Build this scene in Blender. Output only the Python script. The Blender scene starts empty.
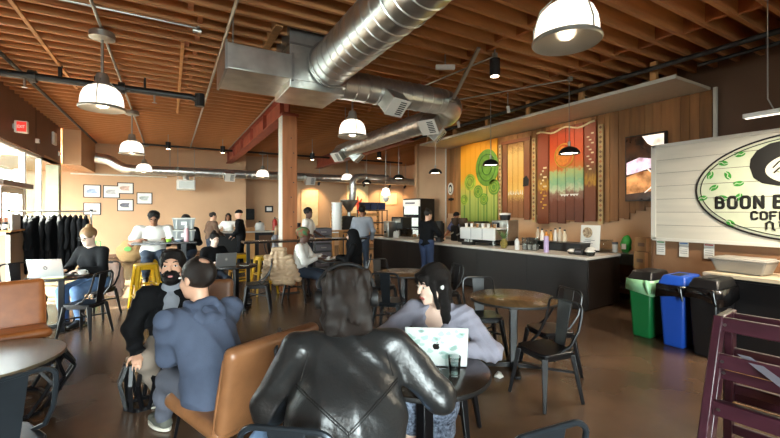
import bpy, bmesh, math, random
import numpy as np
from mathutils import Vector, Matrix

random.seed(7)
C = bpy.context.scene.collection
SC = bpy.context.scene
PI = math.pi

# ------------------------------------------------------------------ camera, sky, sun, exposure
cd = bpy.data.cameras.new('camera')
cd.sensor_fit = 'HORIZONTAL'; cd.sensor_width = 36.0
cd.lens = 36.0 * 388.0 / 780.0
cd.shift_y = -7.0 / 780.0
cd.clip_start = 0.02; cd.clip_end = 300
cam = bpy.data.objects.new('camera', cd); C.objects.link(cam)
cam.location = (0, 0, 1.65)
cam.rotation_euler = (PI / 2, 0, -math.atan(220.0 / 388.0))
SC.camera = cam

w = bpy.data.worlds.new('world'); SC.world = w; w.use_nodes = True
nt = w.node_tree
bg = nt.nodes['Background']
bg.inputs['Color'].default_value = (0.93, 0.97, 1.0, 1)
bg.inputs['Strength'].default_value = 27.0

def sunlamp(direction, energy, color, angle):
    l = bpy.data.lights.new('sun', 'SUN'); l.energy = energy; l.color = color; l.angle = angle
    o = bpy.data.objects.new('sun', l); C.objects.link(o)
    o.location = (-20, 20, 25)
    o.rotation_euler = Vector(direction).to_track_quat('-Z', 'Y').to_euler()
sunlamp((0.80, -0.50, -0.95), 100.0, (1.0, 0.93, 0.82), 0.012)

def portal(loc, rot, sx, sy):
    l = bpy.data.lights.new('window_portal', 'AREA'); l.shape = 'RECTANGLE'; l.size = sx; l.size_y = sy
    l.cycles.is_portal = True
    o = bpy.data.objects.new('window_portal', l); C.objects.link(o); o.location = loc; o.rotation_euler = rot
portal((-2.95, 9.3, 1.6), (0, -PI / 2, 0), 3.0, 7.6)       # left shop front
portal((-0.9, -4.15, 1.7), (PI / 2, 0, 0), 3.4, 3.2)       # shop front behind the camera

SC.view_settings.view_transform = 'Standard'
SC.view_settings.look = 'None'
SC.view_settings.exposure = 0.58
SC.view_settings.gamma = 1.0
SC.cycles.use_denoising = True
SC.cycles.max_bounces = 9
SC.cycles.diffuse_bounces = 5
SC.cycles.transparent_max_bounces = 12
SC.cycles.caustics_reflective = False
SC.cycles.caustics_refractive = False
SC.cycles.sample_clamp_indirect = 6.0

# ------------------------------------------------------------------ materials
def lin(h):
    h = h.lstrip('#')
    v = [int(h[i:i + 2], 16) / 255 for i in (0, 2, 4)]
    return tuple(x / 12.92 if x <= 0.04045 else ((x + 0.055) / 1.055) ** 2.4 for x in v)

MATS = {}
def mat(name, col, rough=0.5, metal=0.0, var=0.0, vscale=6.0, stretch=(1, 1, 1), bump=0.0, bscale=40.0,
        emit=None, estr=0.0, spec=0.5, trans=0.0, coat=0.0, col2=None, alpha=1.0, detail=4.0, sheen=0.0):
    if name in MATS: return MATS[name]
    m = bpy.data.materials.new(name); m.use_nodes = True
    t = m.node_tree; b = t.nodes['Principled BSDF']
    c = lin(col) if isinstance(col, str) else col
    b.inputs['Base Color'].default_value = (*c, 1)
    b.inputs['Roughness'].default_value = rough
    b.inputs['Metallic'].default_value = metal
    b.inputs['Specular IOR Level'].default_value = spec
    b.inputs['Transmission Weight'].default_value = trans
    b.inputs['Coat Weight'].default_value = coat
    b.inputs['Alpha'].default_value = alpha
    b.inputs['Sheen Weight'].default_value = sheen
    if emit is not None:
        b.inputs['Emission Color'].default_value = (*lin(emit), 1)
        b.inputs['Emission Strength'].default_value = estr
    tc = t.nodes.new('ShaderNodeTexCoord')
    mp = t.nodes.new('ShaderNodeMapping'); mp.inputs['Scale'].default_value = stretch
    t.links.new(tc.outputs['Object'], mp.inputs['Vector'])
    if var > 0 or col2:
        n = t.nodes.new('ShaderNodeTexNoise'); n.inputs['Scale'].default_value = vscale; n.inputs['Detail'].default_value = detail
        t.links.new(mp.outputs['Vector'], n.inputs['Vector'])
        r = t.nodes.new('ShaderNodeValToRGB')
        c2 = lin(col2) if isinstance(col2, str) else None
        lo = tuple(x * (1 - var) for x in c); hi = c2 if c2 else tuple(min(1, x * (1 + var)) for x in c)
        r.color_ramp.elements[0].position = 0.32; r.color_ramp.elements[0].color = (*lo, 1)
        r.color_ramp.elements[1].position = 0.68; r.color_ramp.elements[1].color = (*hi, 1)
        t.links.new(n.outputs['Fac'], r.inputs['Fac'])
        t.links.new(r.outputs['Color'], b.inputs['Base Color'])
    if bump > 0:
        n2 = t.nodes.new('ShaderNodeTexNoise'); n2.inputs['Scale'].default_value = bscale; n2.inputs['Detail'].default_value = 3
        t.links.new(mp.outputs['Vector'], n2.inputs['Vector'])
        bp = t.nodes.new('ShaderNodeBump'); bp.inputs['Strength'].default_value = bump; bp.inputs['Distance'].default_value = 0.02
        t.links.new(n2.outputs['Fac'], bp.inputs['Height'])
        t.links.new(bp.outputs['Normal'], b.inputs['Normal'])
    MATS[name] = m
    return m

def glassmat(name, tint=(0.93, 0.98, 0.97), refl=0.22):
    if name in MATS: return MATS[name]
    m = bpy.data.materials.new(name); m.use_nodes = True
    t = m.node_tree; t.nodes.clear()
    o = t.nodes.new('ShaderNodeOutputMaterial'); mx = t.nodes.new('ShaderNodeMixShader')
    tr = t.nodes.new('ShaderNodeBsdfTransparent'); tr.inputs['Color'].default_value = (*tint, 1)
    g = t.nodes.new('ShaderNodeBsdfGlossy'); g.inputs['Roughness'].default_value = 0.03
    f = t.nodes.new('ShaderNodeFresnel'); f.inputs['IOR'].default_value = 1.35
    ml = t.nodes.new('ShaderNodeMath'); ml.operation = 'MULTIPLY'; ml.inputs[1].default_value = refl
    t.links.new(f.outputs[0], ml.inputs[0]); t.links.new(ml.outputs[0], mx.inputs[0])
    t.links.new(tr.outputs[0], mx.inputs[1]); t.links.new(g.outputs[0], mx.inputs[2]); t.links.new(mx.outputs[0], o.inputs[0])
    MATS[name] = m
    return m

M_FLOOR = mat('polished_concrete', '#5d4838', rough=0.27, var=0.30, vscale=1.1, bump=0.03, bscale=9, detail=7, spec=0.6)
M_TAN = mat('tan_paint', '#c79f7a', rough=0.7, var=0.03, vscale=2)
M_BROWN = mat('brown_paint', '#6b4a31', rough=0.6, var=0.04, vscale=2)
M_BROWNR = mat('dark_brown_paint', '#6a4c37', rough=0.65, var=0.04, vscale=2)
M_JOIST = mat('joist_timber', '#bd8350', rough=0.6, var=0.22, vscale=3, stretch=(0.35, 3, 3), bump=0.05, bscale=20)
M_DECK = mat('roof_deck', '#8f592f', rough=0.7, var=0.25, vscale=3, stretch=(2, 0.4, 1))
M_TIMBER = mat('old_timber', '#a8673a', rough=0.6, var=0.2, vscale=3, stretch=(4, 4, 0.4), bump=0.08, bscale=20)
M_TIMBERL = mat('light_timber', '#c9935a', rough=0.55, var=0.15, vscale=3, stretch=(4, 4, 0.5))
M_REDBEAM = mat('red_primer_steel', '#9c4f3a', rough=0.55, var=0.15, vscale=4)
M_GALV = mat('galvanised_steel', '#cfd0ca', rough=0.30, metal=.92, var=0.16, vscale=5, bump=0.02, bscale=18)
M_DUCT = mat('spiral_duct_steel', '#dadbd6', rough=0.28, metal=.92, var=0.10, vscale=7)
M_STEEL = mat('brushed_steel', '#b4b4b0', rough=0.3, metal=1.0, var=0.08, vscale=8)
M_CONDUIT = mat('conduit_steel', '#a9a79e', rough=0.4, metal=0.8)
M_BLKMET = mat('black_metal', '#0c0c0f', rough=0.33, metal=0.0, spec=0.5, var=0.1)
M_BLKPIPE = mat('black_pipe', '#1d1c1b', rough=0.45)
M_GREYMET = mat('gunmetal', '#3a4046', rough=0.28, metal=0.6, var=0.15)
M_BLACK = mat('matte_black', '#131110', rough=0.55)
M_BAR = mat('bar_front_dark', '#1d1613', rough=0.45, var=0.12, vscale=2)
M_STONE = mat('bar_top_quartz', '#d9d2c8', rough=0.25, var=0.05, vscale=12)
M_WHITE = mat('white_plastic', '#e6e4de', rough=0.4)
M_WHITEP = mat('white_paint', '#ddd8cc', rough=0.5)
M_FRAMEW = mat('window_frame_white', '#d8d6ce', rough=0.45)
M_FRAMED = mat('window_transom_bronze', '#5d4a3c', rough=0.5)
M_GLASS = glassmat('window_glass')
M_LAMP = mat('lamp_glass_glow', '#f4efe6', rough=0.3, emit='#fff0dc', estr=1.15)
M_BULB = mat('lamp_bulb_glow', '#ffffff', rough=0.3, emit='#ffeccf', estr=9.0)
M_SPOTGLOW = mat('spot_glow', '#ffffff', emit='#ffe6c0', estr=8.0)
M_YELLOW = mat('yellow_lacquer', '#d3a416', rough=0.3, var=0.05)
M_TABLEDK = mat('dark_table_top', '#2a211b', rough=0.22, var=0.2, vscale=3, spec=0.6)
M_TABLEBR = mat('bronze_table_top', '#6a5236', rough=0.25, var=0.25, vscale=4, stretch=(0.5, 4, 1), spec=0.6)
M_TABLEW = mat('weathered_table_top', '#6b5d4a', rough=0.28, var=0.2, vscale=5, stretch=(4, 0.7, 1), spec=0.6)
M_LEATH = mat('tan_leather', '#91623f', rough=0.38, var=0.14, vscale=9, bump=0.06, bscale=120, spec=0.6)
M_LEATHO = mat('orange_leather', '#a5602f', rough=0.36, var=0.14, vscale=8, bump=0.06, bscale=120, spec=0.6)
M_BLKLEATH = mat('black_leather', '#262626', rough=0.33, var=0.15, vscale=8, bump=0.12, bscale=60, spec=0.7, stretch=(1, 1, 1))
M_MAROON = mat('maroon_wood', '#42202a', rough=0.3, var=0.2, vscale=4, stretch=(4, 1, 4), spec=0.6)
M_STRAP = mat('grey_strap', '#6d6a72', rough=0.7)
M_WOOD = mat('wall_board_wood', '#97693c', rough=0.6, var=0.3, vscale=2.2, stretch=(3, 3, 0.35), bump=0.1, bscale=14)
M_SIGN = mat('sign_white_boards', '#d9d3c4', rough=0.55, var=0.06, vscale=3, stretch=(1, .4, 4))
M_SIGNLINE = mat('sign_board_gap', '#5c5246', rough=0.8)
M_PALEGREEN = mat('sign_pale_green', '#cdd3b8', rough=0.55, var=0.04)
M_INK = mat('sign_black_paint', '#15120f', rough=0.5)
M_BEAN = mat('sign_green_paint', '#3f9a3a', rough=0.5)
M_GREEN = mat('bin_green', '#14723a', rough=0.4)
M_BLUE = mat('bin_blue', '#1f4fb4', rough=0.4)
M_BINBLK = mat('bin_black', '#121113', rough=0.4)
M_BAGG = mat('bin_bag_green', '#9fd9a6', rough=0.3, spec=0.6)
M_BAGK = mat('bin_bag_black', '#0e0e10', rough=0.2, spec=0.7)
M_CARD = mat('cardboard', '#a57a4c', rough=0.8, var=0.05)
M_PAPER = mat('paper_white', '#e8e6df', rough=0.7)
M_SKIN1 = mat('skin_light', '#dba98c', rough=0.5, var=0.04, vscale=9)
M_SKIN2 = mat('skin_brown', '#8a5b3f', rough=0.5, var=0.04, vscale=9)
M_SKIN3 = mat('skin_dark', '#54362a', rough=0.5, var=0.04, vscale=9)
M_SKIN4 = mat('skin_fair', '#f0cdb8', rough=0.5, var=0.03, vscale=9)
M_HAIRB = mat('hair_black', '#120d0b', rough=0.55, spec=.25, var=0.3, vscale=30, stretch=(6, 6, 0.8), bump=0.5, bscale=90)
M_HAIRBR = mat('hair_brown', '#1d130d', rough=0.42, spec=.4, var=0.3, vscale=30, stretch=(6, 6, 0.8), bump=0.5, bscale=90)
M_HAIRLB = mat('hair_light_brown', '#8b6a48', rough=0.5, var=0.3, vscale=30, stretch=(6, 6, 0.8))
M_EYEW = mat('eye_white', '#ded8d0', rough=0.3)
M_EYED = mat('eye_dark', '#1c120d', rough=0.2)
M_LIP = mat('lip', '#b5615a', rough=0.4)
M_CLBLK = mat('cloth_black', '#0d0d0f', rough=0.85, spec=.2, var=0.15, vscale=10, bump=0.1, bscale=50)
M_CLNAVY = mat('cloth_blue_sweatshirt', '#475064', rough=0.85, var=0.10, vscale=12, bump=0.15, bscale=120)
M_CLWHT = mat('cloth_white', '#e4e0d8', rough=0.8, var=0.03, bump=0.05, bscale=40)
M_CLGREY = mat('cloth_grey_trousers', '#5f626e', rough=0.85, var=0.08, bump=0.1, bscale=90)
M_CLGREYL = mat('cloth_grey_shirt', '#8e929a', rough=0.85, var=0.06, bump=0.1, bscale=80)
M_CLKHAKI = mat('cloth_taupe', '#8b7d70', rough=0.85, var=0.06, bump=0.1, bscale=80)
M_CLCARD = mat('cloth_grey_knit', '#8f8c98', rough=0.9, var=0.06, vscale=14, bump=0.25, bscale=110)
M_JEANL = mat('denim_light', '#8fb2dc', rough=0.85, var=0.12, vscale=16, bump=0.1, bscale=120)
M_JEAN = mat('denim_blue', '#5f7da6', rough=0.85, var=0.12, vscale=16)
M_JEAND = mat('denim_dark', '#26303f', rough=0.85, var=0.1)
M_BROWNCL = mat('cloth_brown', '#5c4433', rough=0.85, var=0.1)
M_FLORAL = mat('navy_floral_cloth', '#232a3c', rough=0.85, var=0.2, vscale=60, col2='#8d98ac')
M_SHOEBL = mat('shoe_black', '#191919', rough=0.5)
M_SHOEG = mat('shoe_grey_suede', '#5d5d54', rough=0.8)
M_SOLE = mat('shoe_sole_cream', '#d9d3c3', rough=0.6)
M_PUFF = mat('puffer_beige', '#b79a7a', rough=0.42, var=0.08, vscale=10)
M_BURLAP = mat('burlap', '#a9875a', rough=0.9, var=0.12, vscale=30, bump=0.2, bscale=140)
M_LAPTOP = mat('laptop_aluminium', '#b9bcbd', rough=0.35, metal=0.7)
M_SCREEN = mat('screen_dark', '#23262b', rough=0.15)

# ------------------------------------------------------------------ mesh helpers
class MB:
    def __init__(s): s.v = []; s.f = []
    def add(s, vs, fs):
        o = len(s.v); s.v += [tuple(v) for v in vs]; s.f += [tuple(i + o for i in f) for f in fs]; return s
    def box(s, c, d, rot=None):
        hx, hy, hz = d[0] / 2, d[1] / 2, d[2] / 2
        vs = [Vector((x * hx, y * hy, z * hz)) for x in (-1, 1) for y in (-1, 1) for z in (-1, 1)]
        if rot is not None: vs = [rot @ v for v in vs]
        c = Vector(c); vs = [v + c for v in vs]
        return s.add(vs, [(0, 1, 3, 2), (4, 6, 7, 5), (0, 4, 5, 1), (2, 3, 7, 6), (0, 2, 6, 4), (1, 5, 7, 3)])
    def bar(s, a, b, wx, wy, up=(0, 0, 1)):
        a, b = Vector(a), Vector(b); d = (b - a); L = d.length; d.normalize()
        u = Vector(up)
        if abs(u.dot(d)) > 0.98: u = Vector((1, 0, 0))
        x = d.cross(u).normalized(); y = x.cross(d)
        vs = []
        for p in (a, b):
            for i, j in ((-1, -1), (1, -1), (1, 1), (-1, 1)): vs.append(p + x * wx / 2 * i + y * wy / 2 * j)
        return s.add(vs, [(3, 2, 1, 0), (4, 5, 6, 7), (0, 1, 5, 4), (1, 2, 6, 5), (2, 3, 7, 6), (3, 0, 4, 7)])
    def taper(s, a, b, wa, wb, up=(0, 0, 1)):
        a, b = Vector(a), Vector(b); d = (b - a).normalized(); u = Vector(up)
        if abs(u.dot(d)) > 0.98: u = Vector((1, 0, 0))
        x = d.cross(u).normalized(); y = x.cross(d); vs = []
        for p, ww in ((a, wa), (b, wb)):
            for i, j in ((-1, -1), (1, -1), (1, 1), (-1, 1)): vs.append(p + x * ww[0] / 2 * i + y * ww[1] / 2 * j)
        return s.add(vs, [(3, 2, 1, 0), (4, 5, 6, 7), (0, 1, 5, 4), (1, 2, 6, 5), (2, 3, 7, 6), (3, 0, 4, 7)])
    def tube(s, pts, r, n=8, closed=False, caps=True):
        pts = [Vector(p) for p in pts]; N = len(pts)
        rs = r if isinstance(r, (list, tuple)) else [r] * N
        tg = []
        for i in range(N):
            if closed: t = pts[(i + 1) % N] - pts[i - 1]
            else: t = pts[min(i + 1, N - 1)] - pts[max(i - 1, 0)]
            tg.append(t.normalized() if t.length > 1e-9 else Vector((0, 0, 1)))
        u = Vector((0, 0, 1)) if abs(tg[0].z) < 0.9 else Vector((1, 0, 0))
        x = tg[0].cross(u).normalized(); vs = []
        for i in range(N):
            x = (x - tg[i] * x.dot(tg[i])).normalized(); y = tg[i].cross(x)
            for k in range(n):
                a = 2 * PI * k / n; vs.append(pts[i] + (x * math.cos(a) + y * math.sin(a)) * rs[i])
        fs = []
        for i in range(N if closed else N - 1):
            j = (i + 1) % N
            for k in range(n): fs.append((i * n + k, i * n + (k + 1) % n, j * n + (k + 1) % n, j * n + k))
        if not closed and caps: fs += [tuple(range(n - 1, -1, -1)), tuple((N - 1) * n + k for k in range(n))]
        return s.add(vs, fs)
    def cyl(s, a, b, r0, r1=None, n=20): return s.tube([a, b], [r0, r0 if r1 is None else r1], n)
    def lathe(s, prof, c=(0, 0, 0), n=32, R=None):
        c = Vector(c); vs = []; fs = []
        for r, z in prof:
            for k in range(n):
                a = 2 * PI * k / n; p = Vector((r * math.cos(a), r * math.sin(a), z))
                vs.append((R @ p if R is not None else p) + c)
        for i in range(len(prof) - 1):
            for k in range(n): fs.append((i * n + k, i * n + (k + 1) % n, (i + 1) * n + (k + 1) % n, (i + 1) * n + k))
        if prof[0][0] > 1e-4: fs.append(tuple(range(n - 1, -1, -1)))
        if prof[-1][0] > 1e-4: fs.append(tuple((len(prof) - 1) * n + k for k in range(n)))
        return s.add(vs, fs)
    def prism(s, poly, o, ux, uy, un, t):
        """extrude the 2-D polygon (counter-clockwise) lying in the frame o, ux, uy along un by t"""
        o, ux, uy, un = Vector(o), Vector(ux), Vector(uy), Vector(un); n = len(poly)
        a = [o + ux * x + uy * y for x, y in poly]; b = [p + un * t for p in a]
        return s.add(a + b, [tuple(range(n - 1, -1, -1)), tuple(range(n, 2 * n))] + [(i, (i + 1) % n, n + (i + 1) % n, n + i) for i in range(n)])
    def build(s, name, m, parent=None, bevel=0.0, smooth=35, seg=2, loc=None, sub=0):
        me = bpy.data.meshes.new(name); me.from_pydata(s.v, [], s.f); me.update()
        bm = bmesh.new(); bm.from_mesh(me); bmesh.ops.recalc_face_normals(bm, faces=bm.faces); bm.to_mesh(me); bm.free()
        return link(name, me, m, parent, bevel, smooth, seg, loc, sub)

def link(name, me, m, parent=None, bevel=0.0, smooth=35, seg=2, loc=None, sub=0):
    if smooth:
        me.polygons.foreach_set('use_smooth', [True] * len(me.polygons))
        me.set_sharp_from_angle(angle=math.radians(smooth))
    me.materials.append(m)
    o = bpy.data.objects.new(name, me); C.objects.link(o)
    if parent is not None: o.parent = parent
    if loc is not None: o.location = loc
    if bevel > 0:
        b = o.modifiers.new('bevel', 'BEVEL'); b.width = bevel; b.segments = seg; b.limit_method = 'ANGLE'; b.angle_limit = math.radians(40)
    if sub:
        b = o.modifiers.new('sub', 'SUBSURF'); b.levels = sub; b.render_levels = sub
    return o

def bx(name, c, d, m, parent=None, bevel=0.0, rot=None): return MB().box(c, d, rot).build(name, m, parent, bevel)
def tag(o, label, cat, group=None, kind=None):
    o['label'] = label; o['category'] = cat
    if group: o['group'] = group
    if kind: o['kind'] = kind
    return o
def thing(name, label, cat, loc=(0, 0, 0), rz=0.0, group=None):
    o = bpy.data.objects.new(name, None); C.objects.link(o); o.location = loc; o.rotation_euler = (0, 0, rz)
    o.empty_display_size = 0.1
    return tag(o, label, cat, group)
def struct(o): o['kind'] = 'structure'; return o
KIDS = {}
def kids(o): return [c for c in C.objects if c.parent == o]
def dup(root, loc, rz=None, label=None, group=None, scale=None):
    def cp(o, par):
        c = o.copy(); C.objects.link(c); c.parent = par
        for ch in kids(o): cp(ch, c)
        return c
    r = cp(root, None); r.location = loc
    if rz is not None: r.rotation_euler = (0, 0, rz)
    if scale: r.scale = scale
    if label: r['label'] = label
    if group: r['group'] = group
    return r
def circ(r, n=32, cx=0.0, cy=0.0, a0=0.0): return [(cx + r * math.cos(a0 + 2 * PI * k / n), cy + r * math.sin(a0 + 2 * PI * k / n)) for k in range(n)]
def arc(c, r, a0, a1, n, ux, uy):
    c, ux, uy = Vector(c), Vector(ux), Vector(uy)
    return [c + ux * r * math.cos(a0 + (a1 - a0) * i / n) + uy * r * math.sin(a0 + (a1 - a0) * i / n) for i in range(n + 1)]
def rrect(w, h, r, n=5):
    p = []
    for cx, cy, a in ((w / 2 - r, h / 2 - r, 0), (-w / 2 + r, h / 2 - r, PI / 2), (-w / 2 + r, -h / 2 + r, PI), (w / 2 - r, -h / 2 + r, 1.5 * PI)):
        p += [(cx + r * math.cos(a + PI / 2 * i / n), cy + r * math.sin(a + PI / 2 * i / n)) for i in range(n + 1)]
    return p

def text(name, body, size, loc, ux, uy, m, parent=None, depth=0.004, align='LEFT', bold=0.0, sx=1.0):
    cu = bpy.data.curves.new(name, 'FONT'); cu.body = body; cu.size = size; cu.extrude = depth / 2; cu.align_x = align; cu.offset = bold
    o = bpy.data.objects.new(name, cu); C.objects.link(o)
    ux, uy = Vector(ux).normalized(), Vector(uy).normalized(); un = ux.cross(uy)
    mw = Matrix((ux, uy, un)).transposed().to_4x4(); mw.translation = Vector(loc)
    bpy.context.view_layer.update()
    me = bpy.data.meshes.new_from_object(o.evaluated_get(bpy.context.evaluated_depsgraph_get()))
    bpy.data.objects.remove(o); bpy.data.curves.remove(cu)
    if sx != 1.0:
        for v in me.vertices: v.co.x *= sx
    me.transform(mw)
    return link(name, me, m, parent, smooth=0)

# ------------------------------------------------------------------ soft bodies: signed distance + surface nets
def _unit(v): v = np.asarray(v, float); return v / (np.linalg.norm(v) + 1e-12)
def sdf_prim(p, X, Y, Z):
    if p[0] == 'c':
        a, b, ra, rb = np.asarray(p[1], float), np.asarray(p[2], float), p[3], p[4]
        ba = b - a; L2 = ba @ ba + 1e-12
        t = np.clip(((X - a[0]) * ba[0] + (Y - a[1]) * ba[1] + (Z - a[2]) * ba[2]) / L2, 0, 1)
        return np.sqrt((X - a[0] - t * ba[0]) ** 2 + (Y - a[1] - t * ba[1]) ** 2 + (Z - a[2] - t * ba[2]) ** 2) - (ra + (rb - ra) * t)
    c, r, R = np.asarray(p[1], float), np.asarray(p[2], float), p[3]
    x, y, z = X - c[0], Y - c[1], Z - c[2]
    if R is not None:
        x, y, z = (R[0][0] * x + R[0][1] * y + R[0][2] * z, R[1][0] * x + R[1][1] * y + R[1][2] * z, R[2][0] * x + R[2][1] * y + R[2][2] * z)
    if p[0] == 'b':
        rd = p[4]
        qx, qy, qz = np.abs(x) - r[0] + rd, np.abs(y) - r[1] + rd, np.abs(z) - r[2] + rd
        return np.sqrt(np.maximum(qx, 0) ** 2 + np.maximum(qy, 0) ** 2 + np.maximum(qz, 0) ** 2) + np.minimum(np.maximum(qx, np.maximum(qy, qz)), 0) - rd
    k0 = np.sqrt((x / r[0]) ** 2 + (y / r[1]) ** 2 + (z / r[2]) ** 2); k1 = np.sqrt((x / r[0] ** 2) ** 2 + (y / r[1] ** 2) ** 2 + (z / r[2] ** 2) ** 2) + 1e-9
    return k0 * (k0 - 1) / k1
def prim_bb(p):
    if p[0] == 'c':
        a, b = np.asarray(p[1], float), np.asarray(p[2], float); r = max(p[3], p[4]); return np.minimum(a, b) - r, np.maximum(a, b) + r
    c, r = np.asarray(p[1], float), np.asarray(p[2], float)
    if p[3] is not None: r = np.ones(3) * np.linalg.norm(r) if p[0] == 'b' else np.ones(3) * r.max()
    return c - r, c + r
def sdf_mesh(name, prims, vox, k=0.03, disp=None, clip=None, inflate=0.0):
    """prims: list of (primitive, k or None, sign)"""
    P = [(q if isinstance(q, tuple) and isinstance(q[0], tuple) else (q, None, 1)) for q in prims]
    P = [(a[0], a[1] if len(a) > 1 and a[1] is not None else k, a[2] if len(a) > 2 else 1) for a in P]
    bbs = [prim_bb(p) for p, _, sg in P if sg > 0]
    mg = inflate + vox * 3 + 0.03
    lo = np.min([b[0] for b in bbs], 0) - mg; hi = np.max([b[1] for b in bbs], 0) + mg
    n = np.ceil((hi - lo) / vox).astype(int) + 1
    ax = [lo[i] + vox * np.arange(n[i]) for i in range(3)]
    F = np.full(n, 1.0)
    for p, kk, sg in P:
        b = prim_bb(p); m = kk + inflate + vox * 3 + 0.01
        i0 = np.maximum(np.floor((b[0] - m - lo) / vox).astype(int), 0); i1 = np.minimum(np.ceil((b[1] + m - lo) / vox).astype(int) + 1, n)
        if np.any(i1 <= i0): continue
        sl = tuple(slice(i0[i], i1[i]) for i in range(3))
        X = ax[0][sl[0]][:, None, None]; Y = ax[1][sl[1]][None, :, None]; Z = ax[2][sl[2]][None, None, :]
        d = sdf_prim(p, X, Y, Z); f = F[sl]
        if sg > 0:
            d = d - inflate
            h = np.clip(0.5 + 0.5 * (d - f) / kk, 0, 1); F[sl] = d + (f - d) * h - kk * h * (1 - h) if True else f
        else:
            d = -d; h = np.clip(0.5 - 0.5 * (d - f) / kk, 0, 1); F[sl] = d + (f - d) * h + kk * h * (1 - h)
    X = ax[0][:, None, None]; Y = ax[1][None, :, None]; Z = ax[2][None, None, :]
    if disp is not None: F = F + disp(X, Y, Z)
    if clip is not None: F = np.maximum(F, clip(X, Y, Z))
    F[0], F[-1], F[:, 0], F[:, -1], F[:, :, 0], F[:, :, -1] = 1, 1, 1, 1, 1, 1
    S = F < 0
    cs = S[:-1, :-1, :-1].astype(np.int8)
    tot = np.zeros(cs.shape, np.int8)
    for dx in (0, 1):
        for dy in (0, 1):
            for dz in (0, 1): tot += S[dx:n[0] - 1 + dx, dy:n[1] - 1 + dy, dz:n[2] - 1 + dz]
    act = (tot > 0) & (tot < 8)
    I, J, K = np.nonzero(act); N = len(I)
    me = bpy.data.meshes.new(name)
    if N == 0: return me
    idx = -np.ones(act.shape, np.int64); idx[I, J, K] = np.arange(N)
    acc = np.zeros((N, 3)); cnt = np.zeros(N)
    corners = [(a, b, c) for a in (0, 1) for b in (0, 1) for c in (0, 1)]
    for a in corners:
        for axis in range(3):
            if a[axis]: continue
            b = list(a); b[axis] = 1
            fa = F[I + a[0], J + a[1], K + a[2]]; fb = F[I + b[0], J + b[1], K + b[2]]
            cr = (fa < 0) != (fb < 0)
            t = np.where(cr, fa / np.where(fa == fb, 1, fa - fb), 0)
            p = np.array(a, float)[None, :] + t[:, None] * (np.array(b) - np.array(a))[None, :]
            acc += p * cr[:, None]; cnt += cr
    V = (acc / cnt[:, None] + np.stack([I, J, K], 1)) * vox + lo
    Q = []
    for axis in range(3):
        A = [slice(1, n[i] - 1) for i in range(3)]; B = list(A); A[axis] = slice(0, n[axis] - 1); B[axis] = slice(1, n[axis])
        sa, sb = S[tuple(A)], S[tuple(B)]
        e = np.argwhere(sa != sb)
        if len(e) == 0: continue
        off = np.ones(3, int); off[axis] = 0; e2 = e + off
        flip = sa[e[:, 0], e[:, 1], e[:, 2]]
        o1, o2 = [i for i in range(3) if i != axis]
        def g(d1, d2):
            q = e2.copy(); q[:, o1] -= d1; q[:, o2] -= d2; return idx[q[:, 0], q[:, 1], q[:, 2]]
        q = np.stack([g(1, 1), g(0, 1), g(0, 0), g(1, 0)], 1)
        if axis == 1: flip = ~flip
        q[~flip] = q[~flip][:, ::-1]
        Q.append(q)
    Q = np.concatenate(Q)
    # light smoothing of the net
    for _ in range(2):
        s = np.zeros_like(V); c = np.zeros(N)
        for a, b in ((0, 1), (1, 2), (2, 3), (3, 0)):
            np.add.at(s, Q[:, a], V[Q[:, b]]); np.add.at(s, Q[:, b], V[Q[:, a]])
            np.add.at(c, Q[:, a], 1); np.add.at(c, Q[:, b], 1)
        V = V * 0.5 + 0.5 * s / np.maximum(c, 1)[:, None]
    me.vertices.add(N); me.vertices.foreach_set('co', V.astype(np.float32).ravel())
    me.loops.add(len(Q) * 4); me.loops.foreach_set('vertex_index', Q.astype(np.int32).ravel())
    me.polygons.add(len(Q)); me.polygons.foreach_set('loop_start', np.arange(0, len(Q) * 4, 4, dtype=np.int32))
    me.polygons.foreach_set('loop_total', np.full(len(Q), 4, np.int32))
    me.update(calc_edges=True); me.validate()
    return me
def soft(name, prims, m, parent=None, vox=0.012, k=0.03, disp=None, clip=None, inflate=0.0, loc=None):
    return link(name, sdf_mesh(name, prims, vox, k, disp, clip, inflate), m, parent, smooth=180, loc=loc)
def cap(a, b, ra, rb=None): return ('c', tuple(a), tuple(b), ra, ra if rb is None else rb)
def ell(c, r, R=None): return ('e', tuple(c), tuple(r), R)
def rbox(c, h, rd, R=None): return ('b', tuple(c), tuple(h), R, rd)
def wrinkle(amp, f=22.0, seed=0.0):
    def d(X, Y, Z):
        return amp * (np.sin(f * (Z + 0.35 * X) + 3 * np.sin(5 * Y + seed) + seed) * np.sin(f * 0.55 * (X - Y) + 2.5 * np.sin(6 * Z + seed)))
    return d

# ================================================================== ROOM
XL, XR, YB, YF = -2.79, 8.03, 17.2, -4.0
ZJ, ZD = 4.10, 4.37
fl = struct(bx('floor', (3.0, 6.8, -0.05), (16.2, 23.0, 0.1), M_FLOOR))
# ceiling deck with its joists and blocking
ceil = struct(bx('ceiling', (4.1, 6.8, ZD + 0.04), (14.0, 23.0, 0.08), M_DECK))
jb = MB().box((0, 0, 0), (15.0, 0.05, ZD - ZJ)).build('joist', M_JOIST, ceil)
jb.location = (3.7, 0.6, (ZD + ZJ) / 2)
y = 0.9
while y < YB + 0.8:
    j = jb.copy(); C.objects.link(j); j.parent = ceil; j.location = (3.7 + random.uniform(-.02, .02), y, (ZD + ZJ) / 2); y += 0.3
bk = MB().box((0, 0, 0), (0.06, 0.25, 0.24)).build('blocking', M_TIMBER, ceil); bk.location = (4.15, 0.75, ZD - 0.13)
y = 1.05; i = 0
while y < 9.8:
    for xx in (4.15, 6.1, 0.22 if 5 < y else None):
        if xx is None: continue
        b = bk.copy(); C.objects.link(b); b.parent = ceil; b.location = (xx + (0.12 if i % 2 else 0.0), y, ZD - 0.13 + 0.01)
    y += 0.3; i += 1

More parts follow.
